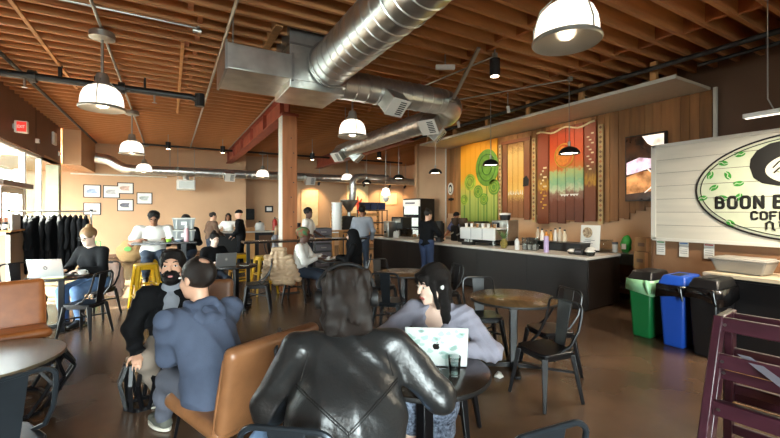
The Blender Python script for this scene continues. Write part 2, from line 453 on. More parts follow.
# back walls
wb = struct(bx('wall_back', (-0.85, YB + 0.08, 2.2), (7.02, 0.16, 4.4), M_TAN))
struct(bx('wall_back_recess', (6.8, YB + 0.88, 2.2), (8.6, 0.16, 4.4), M_TAN))
struct(bx('wall_back_return', (2.72, YB + 0.4, 2.2), (0.12, 0.8, 4.4), M_TAN))
struct(bx('wall_right_far', (11.1, 14.6, 2.2), (0.16, 7.0, 4.4), M_TAN))
struct(bx('wall_right_jog', (9.5, 12.0, 2.2), (3.2, 0.16, 4.4), M_TAN))
# right wall: tan part beyond the boards, brown part nearer than the boards
struct(bx('wall_right', (XR + 0.1, 4.0, 2.2), (0.16, 16.0, 4.4), M_BROWNR))
struct(bx('wall_right_tan', (XR - 0.0, 11.15, 2.2), (0.06, 1.75, 4.4), M_TAN))
struct(bx('wall_right_low', (XR - 0.005, 6.65, 0.9), (0.05, 7.3, 1.8), M_TAN))
struct(bx('trim_1', (XR - 0.04, 2.98, 1.9), (0.05, 0.05, 3.7), M_WHITEP))
struct(bx('trim_2', (XR - 0.04, 10.31, 1.9), (0.05, 0.04, 3.7), M_WHITEP))
# front wall behind the camera: piers and header around wide shop windows
struct(bx('wall_front_header', (2.6, YF - 0.08, 3.85), (10.9, 0.16, 1.1), M_BROWN))
struct(bx('wall_front_pier', (-2.7, YF - 0.08, 1.65), (0.22, 0.16, 3.3), M_BROWN))
struct(bx('wall_front', (4.4, YF - 0.08, 1.65), (7.2, 0.16, 3.3), M_BROWN))
for i, xx in enumerate((-0.9,)):
    wi = struct(bx('window_%d' % (i + 1), (xx, YF - 0.1, 1.65), (3.3, 0.012, 3.3), M_GLASS))
    for z in (0.05, 2.3, 3.25): bx('window_frame', (xx, YF - 0.1, z), (3.34, 0.07, 0.08), M_BLACK, wi)
    bx('window_frame', (xx, YF - 0.1, 1.65), (0.06, 0.07, 3.3), M_BLACK, wi)
# left wall: brown band above the shop front
struct(bx('wall_left', (XL - 0.1, 5.3, 3.73), (0.2, 18.8, 1.36), M_BROWN))
struct(bx('wall_left_reveal', (XL - 0.0, 12.25, 3.57), (0.012, 0.03, 1.02), M_BLACK))
nw = 4
struct(bx('wall_left_low', (XL - 0.1, 0.75, 1.55), (0.2, 9.7, 3.06), M_BROWN))
yy = [5.6, 7.8, 9.95]
for a, b in zip(yy[:-1], yy[1:]):  # out-of-view panes, put in to bring daylight through this stretch
    wi = struct(bx('window_%d' % nw, (XL - 0.1, (a + b) / 2, 1.55), (0.012, b - a - 0.06, 2.94), M_GLASS)); nw += 1
    for z in (0.06, 2.2, 3.0): bx('window_frame', (XL - 0.1, (a + b) / 2, z), (0.08, b - a, 0.09), M_FRAMEW, wi)
    bx('mullion', (XL - 0.1, b, 1.55), (0.1, 0.07, 3.0), M_FRAMEW, wi)
# the glazed entrance bay in view: transom light, door below, tall side light
wi = struct(bx('window_%d' % nw, (XL - 0.1, 10.82, 2.66), (0.012, 1.66, 0.72), M_GLASS)); nw += 1
bx('window_frame', (XL - 0.1, 10.82, 3.02), (0.1, 1.76, 0.06), M_FRAMEW, wi)
bx('transom_bar', (XL - 0.02, 10.82, 2.22), (0.20, 1.80, 0.11), M_FRAMED, wi, 0.01)
bx('mullion', (XL - 0.1, 11.69, 1.53), (0.1, 0.09, 3.06), M_FRAMEW, wi)
bx('mullion', (XL - 0.1, 9.96, 1.53), (0.1, 0.08, 3.06), M_FRAMEW, wi)
dr = struct(bx('door_1', (XL - 0.1, 10.95, 1.08), (0.012, 1.16, 2.0), M_GLASS))
bx('door_stile', (XL - 0.1, 10.32, 1.08), (0.07, 0.12, 2.14), M_FRAMEW, dr)
bx('door_stile', (XL - 0.1, 11.58, 1.08), (0.07, 0.12, 2.14), M_FRAMEW, dr)
bx('door_rail', (XL - 0.1, 10.95, 2.1), (0.07, 1.2, 0.12), M_FRAMEW, dr)
bx('door_rail', (XL - 0.1, 10.95, 0.12), (0.07, 1.2, 0.22), M_FRAMEW, dr)
MB().tube([(XL - 0.02, 10.45, 0.9), (XL + 0.04, 10.45, 0.9), (XL + 0.04, 10.45, 1.3), (XL - 0.02, 10.45, 1.3)], 0.012).build('door_handle', M_STEEL, dr)
wi = struct(bx('window_%d' % nw, (XL - 0.1, 12.33, 1.55), (0.012, 1.18, 2.94), M_GLASS)); nw += 1
bx('mullion', (XL - 0.1, 12.95, 1.53), (0.1, 0.10, 3.06), M_FRAMEW, wi)
bx('window_frame', (XL - 0.1, 12.33, 3.02), (0.1, 1.2, 0.06), M_FRAMEW, wi)
bx('window_frame', (XL - 0.1, 12.33, 0.06), (0.1, 1.2, 0.1), M_FRAMEW, wi)
# the alcove past the glazing, its low soffit and the boxed bulkhead over the corner
wi = struct(bx('window_%d' % nw, (-4.5, 15.1, 1.55), (0.012, 4.1, 3.0), M_GLASS)); nw += 1  # glazing added to let daylight into the dark alcove
for k in range(4): bx('mullion', (-4.5, 13.05 + 1.37 * k, 1.55), (0.08, 0.07, 3.05), M_FRAMEW, wi)
for z in (0.05, 3.02): bx('window_frame', (-4.5, 15.1, z), (0.08, 4.1, 0.08), M_FRAMEW, wi)
wi = struct(bx('window_%d' % nw, (-3.7, 13.02, 1.55), (1.6, 0.012, 3.0), M_GLASS)); nw += 1
bx('mullion', (-3.7, 13.02, 1.55), (0.06, 0.07, 3.05), M_FRAMEW, wi)
struct(bx('ceiling_alcove', (-3.66, 15.1, 3.08), (1.74, 4.3, 0.06), M_TAN))
struct(bx('wall_bulkhead', (-2.54, 15.95, 3.58), (0.44, 2.5, 1.06), M_TAN))
M_CONC = mat('pale_green_plaster', '#a3a890', rough=0.7, var=0.18, vscale=3)
pl = thing('corner_pillar', 'pale grey-green plaster pillar at the far end of the windows', 'pillar', (-3.02, 15.0, 0))
bx('shaft', (0, 0, 1.52), (0.30, 0.30, 3.04), M_CONC, pl, 0.01)
bx('base', (0, 0, 0.06), (0.34, 0.34, 0.12), M_WHITEP, pl, 0.01)
struct(bx('baseboard_back', (-0.3, YB - 0.012, 0.06), (4.9, 0.025, 0.12), M_BROWN))
struct(MB().tube([(-3.0, YB - 0.03, 2.99), (-0.1, YB - 0.03, 2.99)], 0.028, 8).build('trim_3', M_WHITEP))
# wall in front of the boards that carries the sign
struct(bx('wall_sign', (6.52, -0.3, 1.32), (0.2, 6.94, 2.64), mat('mocha_paint', '#8d6749', rough=0.65, var=0.04)))
struct(bx('trim_4', (6.52, 3.18, 1.32), (0.22, 0.03, 2.66), M_BROWN))

# outdoors seen through the glazing
M_EXT = mat('grey_siding_outside', '#343a38', rough=0.8, var=0.12, vscale=2, stretch=(1, 0.2, 6))
ground = struct(bx('ground_outside', (-13, 6, -0.12), (20, 44, 0.1), mat('asphalt', '#4c4c4a', rough=0.9, var=0.1)))
struct(bx('ground_front', (4, -12.5, -0.12), (14, 16.5, 0.1), MATS['asphalt']))
hs = thing('neighbouring_building', 'grey sided building across the street outside the left windows', 'building', (-12, 17.0, -0.07))
bx('wall', (0, 0, 4.0), (0.3, 17, 8.0), M_EXT, hs)
for k in range(29): bx('siding_board', (0.17, 0, 0.3 + k * 0.26), (0.04, 17, 0.03), mat('siding_shadow_line', '#1f2322', rough=0.8), hs)
for k, yy2 in enumerate((-5, 0.2, 5.2)):
    f = bx('window', (0.2, yy2, 2.2), (0.1, 1.6, 1.9), M_FRAMEW, hs); bx('pane', (0.26, yy2, 2.2), (0.03, 1.3, 1.6), mat('outdoor_pane', '#6c7f86', rough=0.1), f)
bx('roof', (0, 0, 8.05), (1.2, 17.6, 0.14), M_FRAMED, hs)
aw = thing('sun_block_awning', 'unseen flat awning added outside the left windows to block direct sun', 'awning', (-3.0, 2.8, 3.2))  # added out of view to keep direct sun off the foreground
bx('canopy', (-0.95, 0, 0.05), (1.8, 14.0, 0.1), M_WHITEP, aw)
for k in (-6, -2, 2, 6): MB().tube([(-0.02, k, 0.9), (-1.7, k, 0.12)], 0.02, 6).build('tie_rod', M_BLKPIPE, aw)
st = thing('outdoor_stair', 'grey metal stair rail outside the entrance door', 'stair', (-6.5, 15.5, -0.07))
for k in range(8): bx('step', (-0.3 * k, 0, 0.17 * k + 0.09), (0.3, 1.4, 0.17), M_CONDUIT, st)
MB().tube([(0.15, -0.7, 0.0), (0.15, -0.7, 1.0), (-2.2, -0.7, 2.3), (-2.2, -0.7, 1.2)], 0.03, 6).build('rail', M_BLKPIPE, st)

# ================================================================== STRUCTURE IN THE ROOM
col = thing('timber_column', 'square timber column standing under the red beam', 'column', (2.12, 8.0, 0))
bx('post', (0, 0, 1.83), (0.30, 0.30, 3.64), M_TIMBER, col, 0.012)
bx('sunlit_strip', (-0.157, 0, 1.9), (0.014, 0.27, 3.5), M_WHITEP, col)  # pale strip stands in for sunlight on the window-facing side
bx('base_plate', (0, 0, 0.012), (0.38, 0.38, 0.024), M_BLKPIPE, col)
MB().add([], []).box((0, 0, 3.62), (0.34, 0.36, 0.05)).build('cap_plate', M_REDBEAM, col)
for k in range(7): MB().cyl((0.02 + .05 * (k % 2), -0.15, 1.35 + .3 * k), (0.02 + .05 * (k % 2), -0.162, 1.35 + .3 * k), 0.012, n=8).build('bolt', M_BLKPIPE, col)
bm_ = thing('steel_beam', 'red primed steel beam running under the joists above the column', 'beam', (2.12, 12.6, 0))
bx('bottom_flange', (0, 0, 3.665), (0.24, 9.4, 0.03), M_REDBEAM, bm_)
bx('top_flange', (0, 0, 4.085), (0.24, 9.4, 0.03), M_REDBEAM, bm_)
bx('web', (0, 0, 3.875), (0.03, 9.4, 0.4), M_REDBEAM, bm_)
for k in (-4.3, -2.6, -0.8, 1, 2.8, 4.4): bx('stiffener', (0, k, 3.875), (0.2, 0.02, 0.39), M_REDBEAM, bm_)
MB().tube([(-0.18, -4.6, 4.05), (-0.18, 4.6, 4.05)], 0.016, 6).build('conduit', M_CONDUIT, bm_)
b2 = thing('steel_beam', 'second steel beam near the bar ceiling, behind the elbow duct', 'beam', (5.9, 13.2, 0))
bx('bottom_flange', (0, 0, 3.665), (0.24, 8.0, 0.03), M_REDBEAM, b2); bx('web', (0, 0, 3.875), (0.03, 8.0, 0.4), M_REDBEAM, b2); bx('top_flange', (0, 0, 4.085), (0.24, 8, 0.03), M_REDBEAM, b2)

# ---- wall boards behind the bar
wc = thing('board_cladding', 'stained vertical boards covering the wall behind the bar', 'wall cladding', (XR - 0.06, 0, 0))
def lowz(y):
    base = 1.50
    if y < 4.7: base = 1.62 - 0.1 * math.sin(y * 3)
    return base + 0.06 * math.sin(y * 2.1) + 0.05 * math.sin(y * 5.3)
y = 3.02; i = 0
mb = MB(); 
wms = [M_WOOD, mat('wall_board_wood_dark', '#85592f', rough=0.6, var=0.3, vscale=2.2, stretch=(3, 3, 0.35), bump=0.1, bscale=14), mat('wall_board_wood_red', '#9a673a', rough=0.6, var=0.3, vscale=2.0, stretch=(3, 3, 0.35), bump=0.1, bscale=14)]
while y < 10.24:
    wdt = random.choice((0.11, 0.14, 0.18)); wdt = min(wdt, 10.26 - y)
    z0 = (1.9 if y < 3.9 else lowz(y)) + random.uniform(-0.05, 0.05)
    if y < 3.3: z0 = 0.1
    bx('board', (random.uniform(0, .02), y + wdt / 2, (z0 + 3.72) / 2), (0.03, wdt - 0.006, 3.72 - z0), random.choice(wms), wc)
    y += wdt; i += 1

cn = thing('ceiling_canopy', 'long pale canopy panel hung over the bar below the joists', 'canopy', (0, 0, 0))
bx('panel', (7.43, 6.6, 3.755), (1.18, 7.08, 0.05), mat('canopy_panel_paint', '#d6c6ac', rough=0.6, var=0.03), cn)
bx('front_edge', (6.835, 6.6, 3.76), (0.014, 7.1, 0.06), M_WHITEP, cn)
for k in range(6): bx('hanger_post', (6.9, 3.4 + 1.28 * k, 3.94), (0.07, 0.09, 0.33), M_TIMBERL, cn)
bx('fascia_board', (7.0, 4.0, 3.80), (0.03, 1.5, 0.05), M_TIMBERL, cn)

# ================================================================== DUCTS
def ringed(pts, r, pitch=0.16, n=28):
    """a spiral-duct run with its raised seams"""
    P = [Vector(p) for p in pts]; out = []; rs = []
    for a, b in zip(P[:-1], P[1:]):
        L = (b - a).length; m = max(1, int(L / pitch))
        for q in range(m):
            t0 = q / m
            for dt, rr in ((0.0, r), (0.40 * pitch / L if L else 0, r), (0.44 * pitch / L, r * 1.035), (0.56 * pitch / L, r * 1.035), (0.60 * pitch / L, r)):
                t = t0 + dt
                if t < 1: out.append(a.lerp(b, t)); rs.append(rr)
    out.append(P[-1]); rs.append(r)
    return MB().tube(out, rs, n)
def diffuser(parent, c, d, up=(0, 0, 1), s=0.30):
    """square register boot on a duct, facing along d"""
    d = Vector(d).normalized(); u = Vector(up); x = d.cross(u).normalized(); y = x.cross(d)
    R = Matrix((x, y, d)).transposed(); c = Vector(c)
    b = MB().box(c, (s * 1.15, s, 0.26), R).build('register_box', M_GALV, parent, 0.006)
    f = MB().box(c + d * 0.135, (s * 1.22, s * 1.06, 0.02), R).build('register_face', M_WHITEP, b, 0.004)
    g = MB()
    for k in range(7): g.box(c + d * 0.148 + y * (k - 3) * s * 0.12 - x * s * 0.22, (s * 0.42, s * 0.05, 0.01), R)
    g.build('register_grille', M_BLKPIPE, b)
mainduct = thing('air_handler_plenum', 'square galvanised plenum with riser hung by the timber column', 'duct', (0, 0, 0))
pm_ = MB().box((1.03, 5.7, 3.62), (0.86, 0.95, 0.33)).build('branch_box', M_GALV, mainduct, 0.01)
MB().box((1.45, 5.7, 3.62), (0.03, 0.99, 0.37)).build('flange', M_STEEL, mainduct)
MB().box((0.61, 5.7, 3.62), (0.03, 0.99, 0.37)).build('flange', M_STEEL, mainduct)
MB().add([(1.45, 5.24, 3.46), (2.24, 5.24, 3.46), (2.24, 6.15, 3.46), (1.45, 6.15, 3.46), (1.45, 5.24, 3.78), (2.24, 5.24, 4.15), (2.24, 6.15, 4.15), (1.45, 6.15, 3.78)],
         [(3, 2, 1, 0), (4, 5, 6, 7), (0, 1, 5, 4), (1, 2, 6, 5), (2, 3, 7, 6), (3, 0, 4, 7)]).build('transition', M_GALV, mainduct, 0.008)
MB().box((1.80, 5.68, 4.0), (0.78, 0.86, 1.3)).build('riser', M_GALV, mainduct, 0.01)
bx('riser_seam', (1.80, 5.68, 3.95), (0.80, 0.88, 0.03), M_STEEL, mainduct)
bx('roof_curb', (1.25, 5.75, 4.2), (0.1, 1.2, 0.22), M_TIMBERL, mainduct)
bx('roof_curb', (2.38, 5.75, 4.2), (0.1, 1.2, 0.22), M_TIMBERL, mainduct)
for yy3 in (5.3, 6.1): MB().tube([(0.7, yy3, 3.7), (0.7, yy3, 4.36)], 0.012, 6).build('hanger_rod', M_CONDUIT, mainduct)
d1 = thing('spiral_duct', 'large round spiral duct running out over the camera from the plenum', 'duct', (0, 0, 0))
ringed([(1.98, 5.26, 3.74), (1.98, -2.5, 3.74)], 0.29, 0.19, 36).build('pipe', M_DUCT, d1)
MB().lathe([(0.29, 0), (0.33, 0.0), (0.33, 0.03), (0.29, 0.03)], (1.98, 5.20, 3.74), 36, Matrix.Rotation(PI / 2, 3, 'X')).build('collar', M_STEEL, d1)
for yy3 in (3.2, 1.0): MB().tube([(1.98 + 0.3 * math.cos(a), yy3, 3.74 + 0.3 * math.sin(a)) for a in np.linspace(-PI - 0.2, 0.2, 16)] + [(2.26, yy3, 4.36)], 0.012, 6).build('strap', M_STEEL, d1)
d2 = thing('spiral_duct', 'round spiral duct with an elbow and square registers leading to the bar', 'duct', (0, 0, 0))
el = [Vector((4.25 + 0.42 * math.sin(a), 5.64 + 0.42 - 0.42 * math.cos(a), 3.64 - 0.10 * a / (PI / 2))) for a in np.linspace(0, PI / 2, 8)]
ringed([(2.24, 5.64, 3.64), (4.25, 5.64, 3.64)], 0.225, 0.19, 32).build('pipe', M_DUCT, d2)
MB().tube(el, 0.232, 32).build('elbow', M_DUCT, d2)
ringed([el[-1], (4.67, 11.3, 3.54)], 0.225, 0.19, 32).build('pipe', M_DUCT, d2)
MB().cyl((4.67, 11.3, 3.54), (4.67, 11.34, 3.54), 0.235).build('end_cap', M_GALV, d2)
diffuser(d2, (3.15, 5.44, 3.42), (0.15, -0.7, -0.75))
diffuser(d2, (4.40, 6.15, 3.36), (-0.75, -0.35, -0.7)); diffuser(d2, (4.72, 6.45, 3.28), (0.55, -0.55, -0.7))
diffuser(d2, (4.42, 10.9, 3.38), (-0.7, -0.3, -0.7)); diffuser(d2, (4.85, 10.6, 3.34), (0.5, -0.5, -0.75))
for yy3 in (7.4, 9.8): MB().tube([(4.67, yy3, 3.76), (4.67, yy3, 4.36)], 0.012, 6).build('hanger_rod', M_CONDUIT, d2)
d3 = thing('spiral_duct', 'long thin spiral duct running along the back wall', 'duct', (0, 0, 0))
ringed([(-2.2, 16.4, 3.5), (-1.9, 16.4, 3.45)], 0.17, 0.15, 20).build('pipe', M_DUCT, d3)
MB().tube([(-1.95, 16.4, 3.46), (-1.8, 16.4, 3.42), (-1.6, 16.4, 3.28), (-1.4, 16.4, 3.18), (-1.2, 16.4, 3.15)], 0.175, 20).build('elbow', M_DUCT, d3)
ringed([(-1.25, 16.4, 3.15), (10.8, 16.4, 3.15)], 0.17, 0.2, 20).build('pipe', M_DUCT, d3)
for xx in (0, 3.5, 7): MB().tube([(xx, 16.4, 3.3), (xx, 16.4, 4.36)], 0.015, 6).build('hanger_rod', M_CONDUIT, d3)
diffuser(d3, (2.0, 16.15, 3.02), (0.1, -0.8, -0.3), s=0.3)
diffuser(d3, (5.2, 16.15, 3.02), (0.1, -0.8, -0.3), s=0.34)
hv = thing('unit_heater', 'white unit heater hung on rods below the back wall duct', 'heater', (0.52, 16.3, 0))
bx('case', (0, 0, 2.65), (0.62, 0.42, 0.38), M_WHITEP, hv, 0.03)
bx('grille', (0, -0.22, 2.65), (0.5, 0.02, 0.26), M_CONDUIT, hv)
MB().tube([(0, 0.05, 2.85), (0, 0.05, 2.95), (0, 0.1, 3.05)], 0.11, 16).build('flue', M_DUCT, hv)
for xx in (-0.27, 0.27): MB().tube([(xx, -0.1, 2.8), (xx, -0.1, 4.36)], 0.012, 6).build('hanger_rod', M_CONDUIT, hv)
fx = thing('exhaust_pipe', 'bent silver exhaust pipe dropping from the back duct behind the bar end', 'pipe', (0, 0, 0))
MB().tube([(7.6, 13.6, 3.0), (6.4, 13.6, 3.0), (6.2, 13.6, 2.97), (6.1, 13.6, 2.87), (6.08, 13.6, 2.7), (6.08, 13.6, 2.4), (6.05, 13.6, 2.15), (5.95, 13.6, 1.95), (5.95, 13.6, 1.7)], 0.13, 16).build('pipe', M_DUCT, fx)
MB().tube([(6.08, 13.6, 2.5), (6.08, 13.6, 2.56)], 0.145, 16).build('collar', M_STEEL, fx)
MB().tube([(7.5, 13.6, 3.1), (7.5, 13.6, 4.36)], 0.012, 6).build('hanger_rod', M_CONDUIT, fx)

# ---- conduits and sprinkler pipes under the joists
def pipe(label, pts, r, m, name='conduit', cat='pipe', extra=None, n=8):
    o = thing(name, label, cat, (0, 0, 0)); MB().tube(pts, r, n).build('run', m, o)
    if extra:
        for e in extra: MB().cyl(e[0], e[1], e[2], n=10).build('fitting', m, o)
    return o
sp = pipe('thick black sprinkler main crossing below the joists by the left lamps', [(-2.7, 8.38, 3.86), (0.35, 8.38, 3.86), (0.5, 8.38, 3.8)], 0.058, M_BLKPIPE, 'sprinkler_pipe', extra=[((-1.6, 8.38, 3.86), (-1.6, 8.38, 4.1), 0.03), ((-1.1, 8.38, 3.72), (-1.1, 8.38, 4.0), 0.045), ((-0.4, 8.38, 3.86), (-0.4, 8.38, 4.1), 0.02), ((0.5, 8.38, 3.7), (0.5, 8.38, 3.94), 0.09), ((-2.0, 8.38, 3.86), (-1.9, 8.38, 3.86), 0.1), ((-0.8, 8.38, 3.86), (-0.7, 8.38, 3.86), 0.1)], n=12)
for q, (xx, lb) in enumerate(((-2.05, 'sprinkler head hanging from the black main nearest the wall'), (-1.25, 'sprinkler head hanging from the black main above the nearest left lamp'), (-0.25, 'sprinkler head hanging from the black main right of the nearest left lamp'))):
    t = thing('fire_sprinkler', lb, 'sprinkler', (xx, 8.38, 0)); MB().cyl((0, 0, 3.80), (0, 0, 3.70), .016).build('drop_pipe', M_STEEL, t); MB().lathe([(0, 3.66), (.04, 3.665), (.04, 3.67), (.012, 3.675), (.012, 3.70), (0, 3.70)], n=14).build('deflector', M_STEEL, t)
pipe('long black conduit along the left edge of the ceiling', [(-2.2, 1.0, 4.02), (-2.2, 16.5, 4.02)], 0.03, M_BLKPIPE)
pipe('grey conduit carrying the left row of dome lamps', [(-0.78, 1.0, 4.05), (-0.78, 16.6, 4.05)], 0.02, M_CONDUIT)
pipe('slim conduit crossing the joists above the nearest left lamp', [(-1.3, 5.69, 4.07), (0.3, 5.69, 4.07), (0.34, 5.69, 4.1)], 0.016, M_CONDUIT, extra=[((0.26, 5.69, 4.03), (0.36, 5.69, 4.03), 0.03)])
pipe('grey strut conduit running beside the plenum to the back wall', [(0.64, 1.5, 3.98), (0.64, 15.8, 3.98)], 0.022, M_CONDUIT)
pipe('black sprinkler line along the front of the canopy', [(6.67, 0.3, 3.93), (6.67, 11.5, 3.93)], 0.04, M_BLKPIPE, 'sprinkler_pipe')
pipe('dark conduit between the canopy and the sign wall', [(7.2, 0.3, 3.95), (7.2, 2.9, 3.95)], 0.03, M_BLKPIPE)
pipe('conduit along the back of the room above the long duct', [(-1.0, 15.6, 3.95), (9.5, 15.6, 3.95)], 0.035, M_BLKPIPE)
for X0, lb in ((-1.6, 'pale bridging strip under the joists nearest the left wall'), (0.16, 'pale bridging strip under the joists left of the plenum')):
    s_ = thing('bridging_strip', lb, 'ceiling strip', (X0, 0, 0)); bx('strip', (0, 7.4 if X0 < 0 else 8.6, ZJ - 0.012), (0.045, 4.6, 0.022), M_TIMBERL, s_)
ar = thing('ceiling_strut', 'slanted steel strut rising from the elbow duct to the joists', 'strut', (0, 0, 0))
MB().bar((4.30, 5.35, 3.62), (3.98, 4.35, 4.08), 0.05, 0.04).build('channel', M_CONDUIT, ar)
bx('foot', (4.30, 5.37, 3.62), (0.1, 0.1, 0.05), M_STEEL, ar)
for lb, a, b in (('diagonal thin conduit feeding the black spotlight above the bar', (3.9, 7.4, 3.95), (4.35, 4.40, 4.05)), ('diagonal thin conduit feeding the nearest bar pendant', (4.3, 7.6, 3.9), (6.3, 4.5, 4.05))):
    pipe(lb, [a, b], 0.014, M_CONDUIT, extra=[((b[0], b[1], b[2] - .03), (b[0], b[1], b[2] + .04), 0.045)])
ex = thing('emergency_light', 'small white twin emergency light on the joists above the elbow duct', 'light', (3.72, 4.82, 0))
bx('case', (0, 0, 3.90), (0.30, 0.07, 0.07), M_WHITE, ex, 0.01, Matrix.Rotation(-0.5, 3, 'Z'))
MB().tube([(0, 0, 3.9), (0, 0, 4.36)], 0.012, 6).build('stem', M_CONDUIT, ex)

# ================================================================== LAMPS
def domelamp(x, y, label, zr=3.016, power=14, zc=4.03, s=1.0):
    t = thing('dome_pendant_lamp', label, 'pendant lamp', (x, y, 0), group='white glass dome lamps')
    MB().lathe([(0.0, zc), (0.13, zc), (0.145, zc - 0.02), (0.145, zc - 0.09), (0.11, zc - 0.105), (0.0, zc - 0.11)], n=28).build('ceiling_canister', M_CONDUIT, t)
    MB().cyl((0, 0, zc - 0.07), (0, 0, zr + 0.46 * s), 0.018).build('stem', M_CONDUIT, t)
    MB().cyl((0, 0, zc - 0.02), (0, 0, 4.365), 0.014).build('hanger_rod', M_CONDUIT, t)
    MB().lathe([(0.0, 0.47), (0.06, 0.46), (0.075, 0.42), (0.075, 0.36), (0.10, 0.32), (0.105, 0.295), (0.0, 0.295)], (0, 0, zr), 24).build('socket_cap', M_CONDUIT, t)
    pr = [(0.105, 0.30), (0.16, 0.275), (0.20, 0.235), (0.228, 0.17), (0.24, 0.10), (0.243, 0.02), (0.238, 0.02), (0.233, 0.10), (0.222, 0.165), (0.195, 0.226), (0.155, 0.266), (0.10, 0.29)]
    MB().lathe(pr, (0, 0, zr), 40).build('glass_shade', M_LAMP, t)
    MB().lathe([(0.236, 0.02), (0.262, 0.02), (0.265, 0.0), (0.255, -0.012), (0.236, 0.0)], (0, 0, zr), 40).build('rim', M_CONDUIT, t)
    for k in range(3):
        a = k * 2 * PI / 3 + 0.4
        MB().tube([(0.07 * math.cos(a), 0.07 * math.sin(a), zr + 0.38), (0.2 * math.cos(a), 0.2 * math.sin(a), zr + 0.26), (0.252 * math.cos(a), 0.252 * math.sin(a), zr + 0.1), (0.256 * math.cos(a), 0.256 * math.sin(a), zr)], 0.006, 5).build('support_wire', M_CONDUIT, t)
    MB().lathe([(0.0, 0.22), (0.04, 0.2), (0.055, 0.15), (0.045, 0.1), (0.0, 0.085)], (0, 0, zr), 16).build('bulb', M_BULB, t)
    l = bpy.data.lights.new('lamp_light', 'POINT'); l.energy = power; l.color = (1.0, 0.80, 0.56); l.shadow_soft_size = 0.08
    o = bpy.data.objects.new('lamp_light', l); C.objects.link(o); o.parent = t; o.location = (0, 0, zr + 0.03)
    return t
domelamp(-0.78, 6.34, 'nearest dome lamp of the row by the left windows')
domelamp(-0.78, 10.94, 'second dome lamp of the row by the left windows, above the coat rack side')
domelamp(-0.78, 15.9, 'farthest dome lamp of the left row, before the framed pictures')
domelamp(2.88, 6.46, 'dome lamp hanging just right of the timber column')
domelamp(3.2, 15.9, 'far dome lamp left of the timber column')
domelamp(6.75, 15.7, 'far dome lamp under the end of the elbow duct')
domelamp(2.78, 2.02, 'largest dome lamp, hanging nearest the camera over the round tables', zr=3.02, power=5)
def barlamp(x, y, label, z=2.70, s=1.0):
    t = thing('bar_pendant_lamp', label, 'pendant lamp', (x, y, 0), group='black dome lamps over the bar')
    MB().cyl((0, 0, z + 0.2), (0, 0, 4.36), 0.008, n=6).build('cord', M_CONDUIT, t)
    MB().cyl((0, 0, z + 0.13), (0, 0, z + 0.23), 0.025).build('socket', M_CONDUIT, t)
    MB().lathe([(0.02, 0.14), (0.07, 0.13), (0.13, 0.10), (0.17, 0.05), (0.185, 0.0), (0.18, 0.0), (0.16, 0.045), (0.12, 0.09), (0.06, 0.12), (0.0, 0.125)], (0, 0, z), 32).build('shade', M_BLACK, t)
    MB().lathe([(0.0, 0.02), (0.15, 0.02), (0.155, 0.03), (0.0, 0.05)], (0, 0, z), 24).build('diffuser', M_BULB, t)
    l = bpy.data.lights.new('lamp_light', 'SPOT'); l.energy = 30; l.color = (1.0, 0.82, 0.6); l.spot_size = 2.2; l.spot_blend = 0.6; l.shadow_soft_size = 0.1
    o = bpy.data.objects.new('lamp_light', l); C.objects.link(o); o.parent = t; o.location = (0, 0, z - 0.01)
for (x, y, lb) in ((6.3, 4.52, 'black dome lamp nearest over the bar, before the red mural'), (6.3, 6.5, 'black dome lamp over the bar before the tree mural'), (6.3, 8.6, 'black dome lamp over the bar by the tan wall'), (6.3, 10.55, 'black dome lamp past the bar end, right one of the far pair'), (6.3, 12.85, 'black dome lamp past the bar end, left one of the far pair')):
    barlamp(x, y, lb)
t = thing('bell_pendant_lamp', 'small white bell lamp hanging behind the fridge', 'pendant lamp', (7.3, 13.2, 0))
MB().cyl((0, 0, 2.5), (0, 0, 4.36), 0.012, n=6).build('stem', M_CONDUIT, t)
MB().lathe([(0.03, 0.3), (0.12, 0.26), (0.17, 0.12), (0.175, 0.0), (0.16, 0.0), (0.1, 0.24), (0.0, 0.28)], (0, 0, 2.3), 24).build('shade', M_LAMP, t)
MB().lathe([(0.0, 0.0), (0.1, -0.04), (0.13, -0.12), (0.09, -0.22), (0.0, -0.26)], (0, 0, 2.3), 20).build('globe', M_WHITE, t)
def canspot(x, y, z, label, power=30, r=0.075, h=0.22, big=False):
    t = thing('cylinder_spotlight', label, 'spotlight', (x, y, 0), group='black cylinder spotlights')
    MB().cyl((0, 0, z), (0, 0, z + h), r).build('can', M_BLACK, t)
    MB().cyl((0, 0, z + h), (0, 0, 4.36), 0.012, n=6).build('stem', M_CONDUIT, t)
    MB().cyl((0, 0, z - 0.004), (0, 0, z + 0.0), r * 0.78).build('lens', M_SPOTGLOW, t)
    l = bpy.data.lights.new('spot_light', 'SPOT'); l.energy = power; l.color = (1, 0.8, 0.55); l.spot_size = 1.3; l.spot_blend = 0.5; l.shadow_soft_size = 0.05
    o = bpy.data.objects.new('spot_light', l); C.objects.link(o); o.parent = t; o.location = (0, 0, z - 0.02)
canspot(4.35, 4.4, 3.74, 'black cylinder spotlight nearest the bar under its conduit', r=0.08, h=0.26)
canspot(3.65, 8.6, 3.45, 'black cylinder spotlight below the joists between the two ducts')
canspot(4.15, 12.6, 3.4, 'black cylinder spotlight beyond the elbow duct end, left one')
canspot(6.1, 11.5, 3.45, 'black cylinder spotlight beyond the elbow duct end, right one')
canspot(-0.05, 14.2, 3.65, 'black cylinder spotlight at the back left of the unit heater')
canspot(1.55, 14.2, 3.65, 'black cylinder spotlight at the back right of the unit heater')
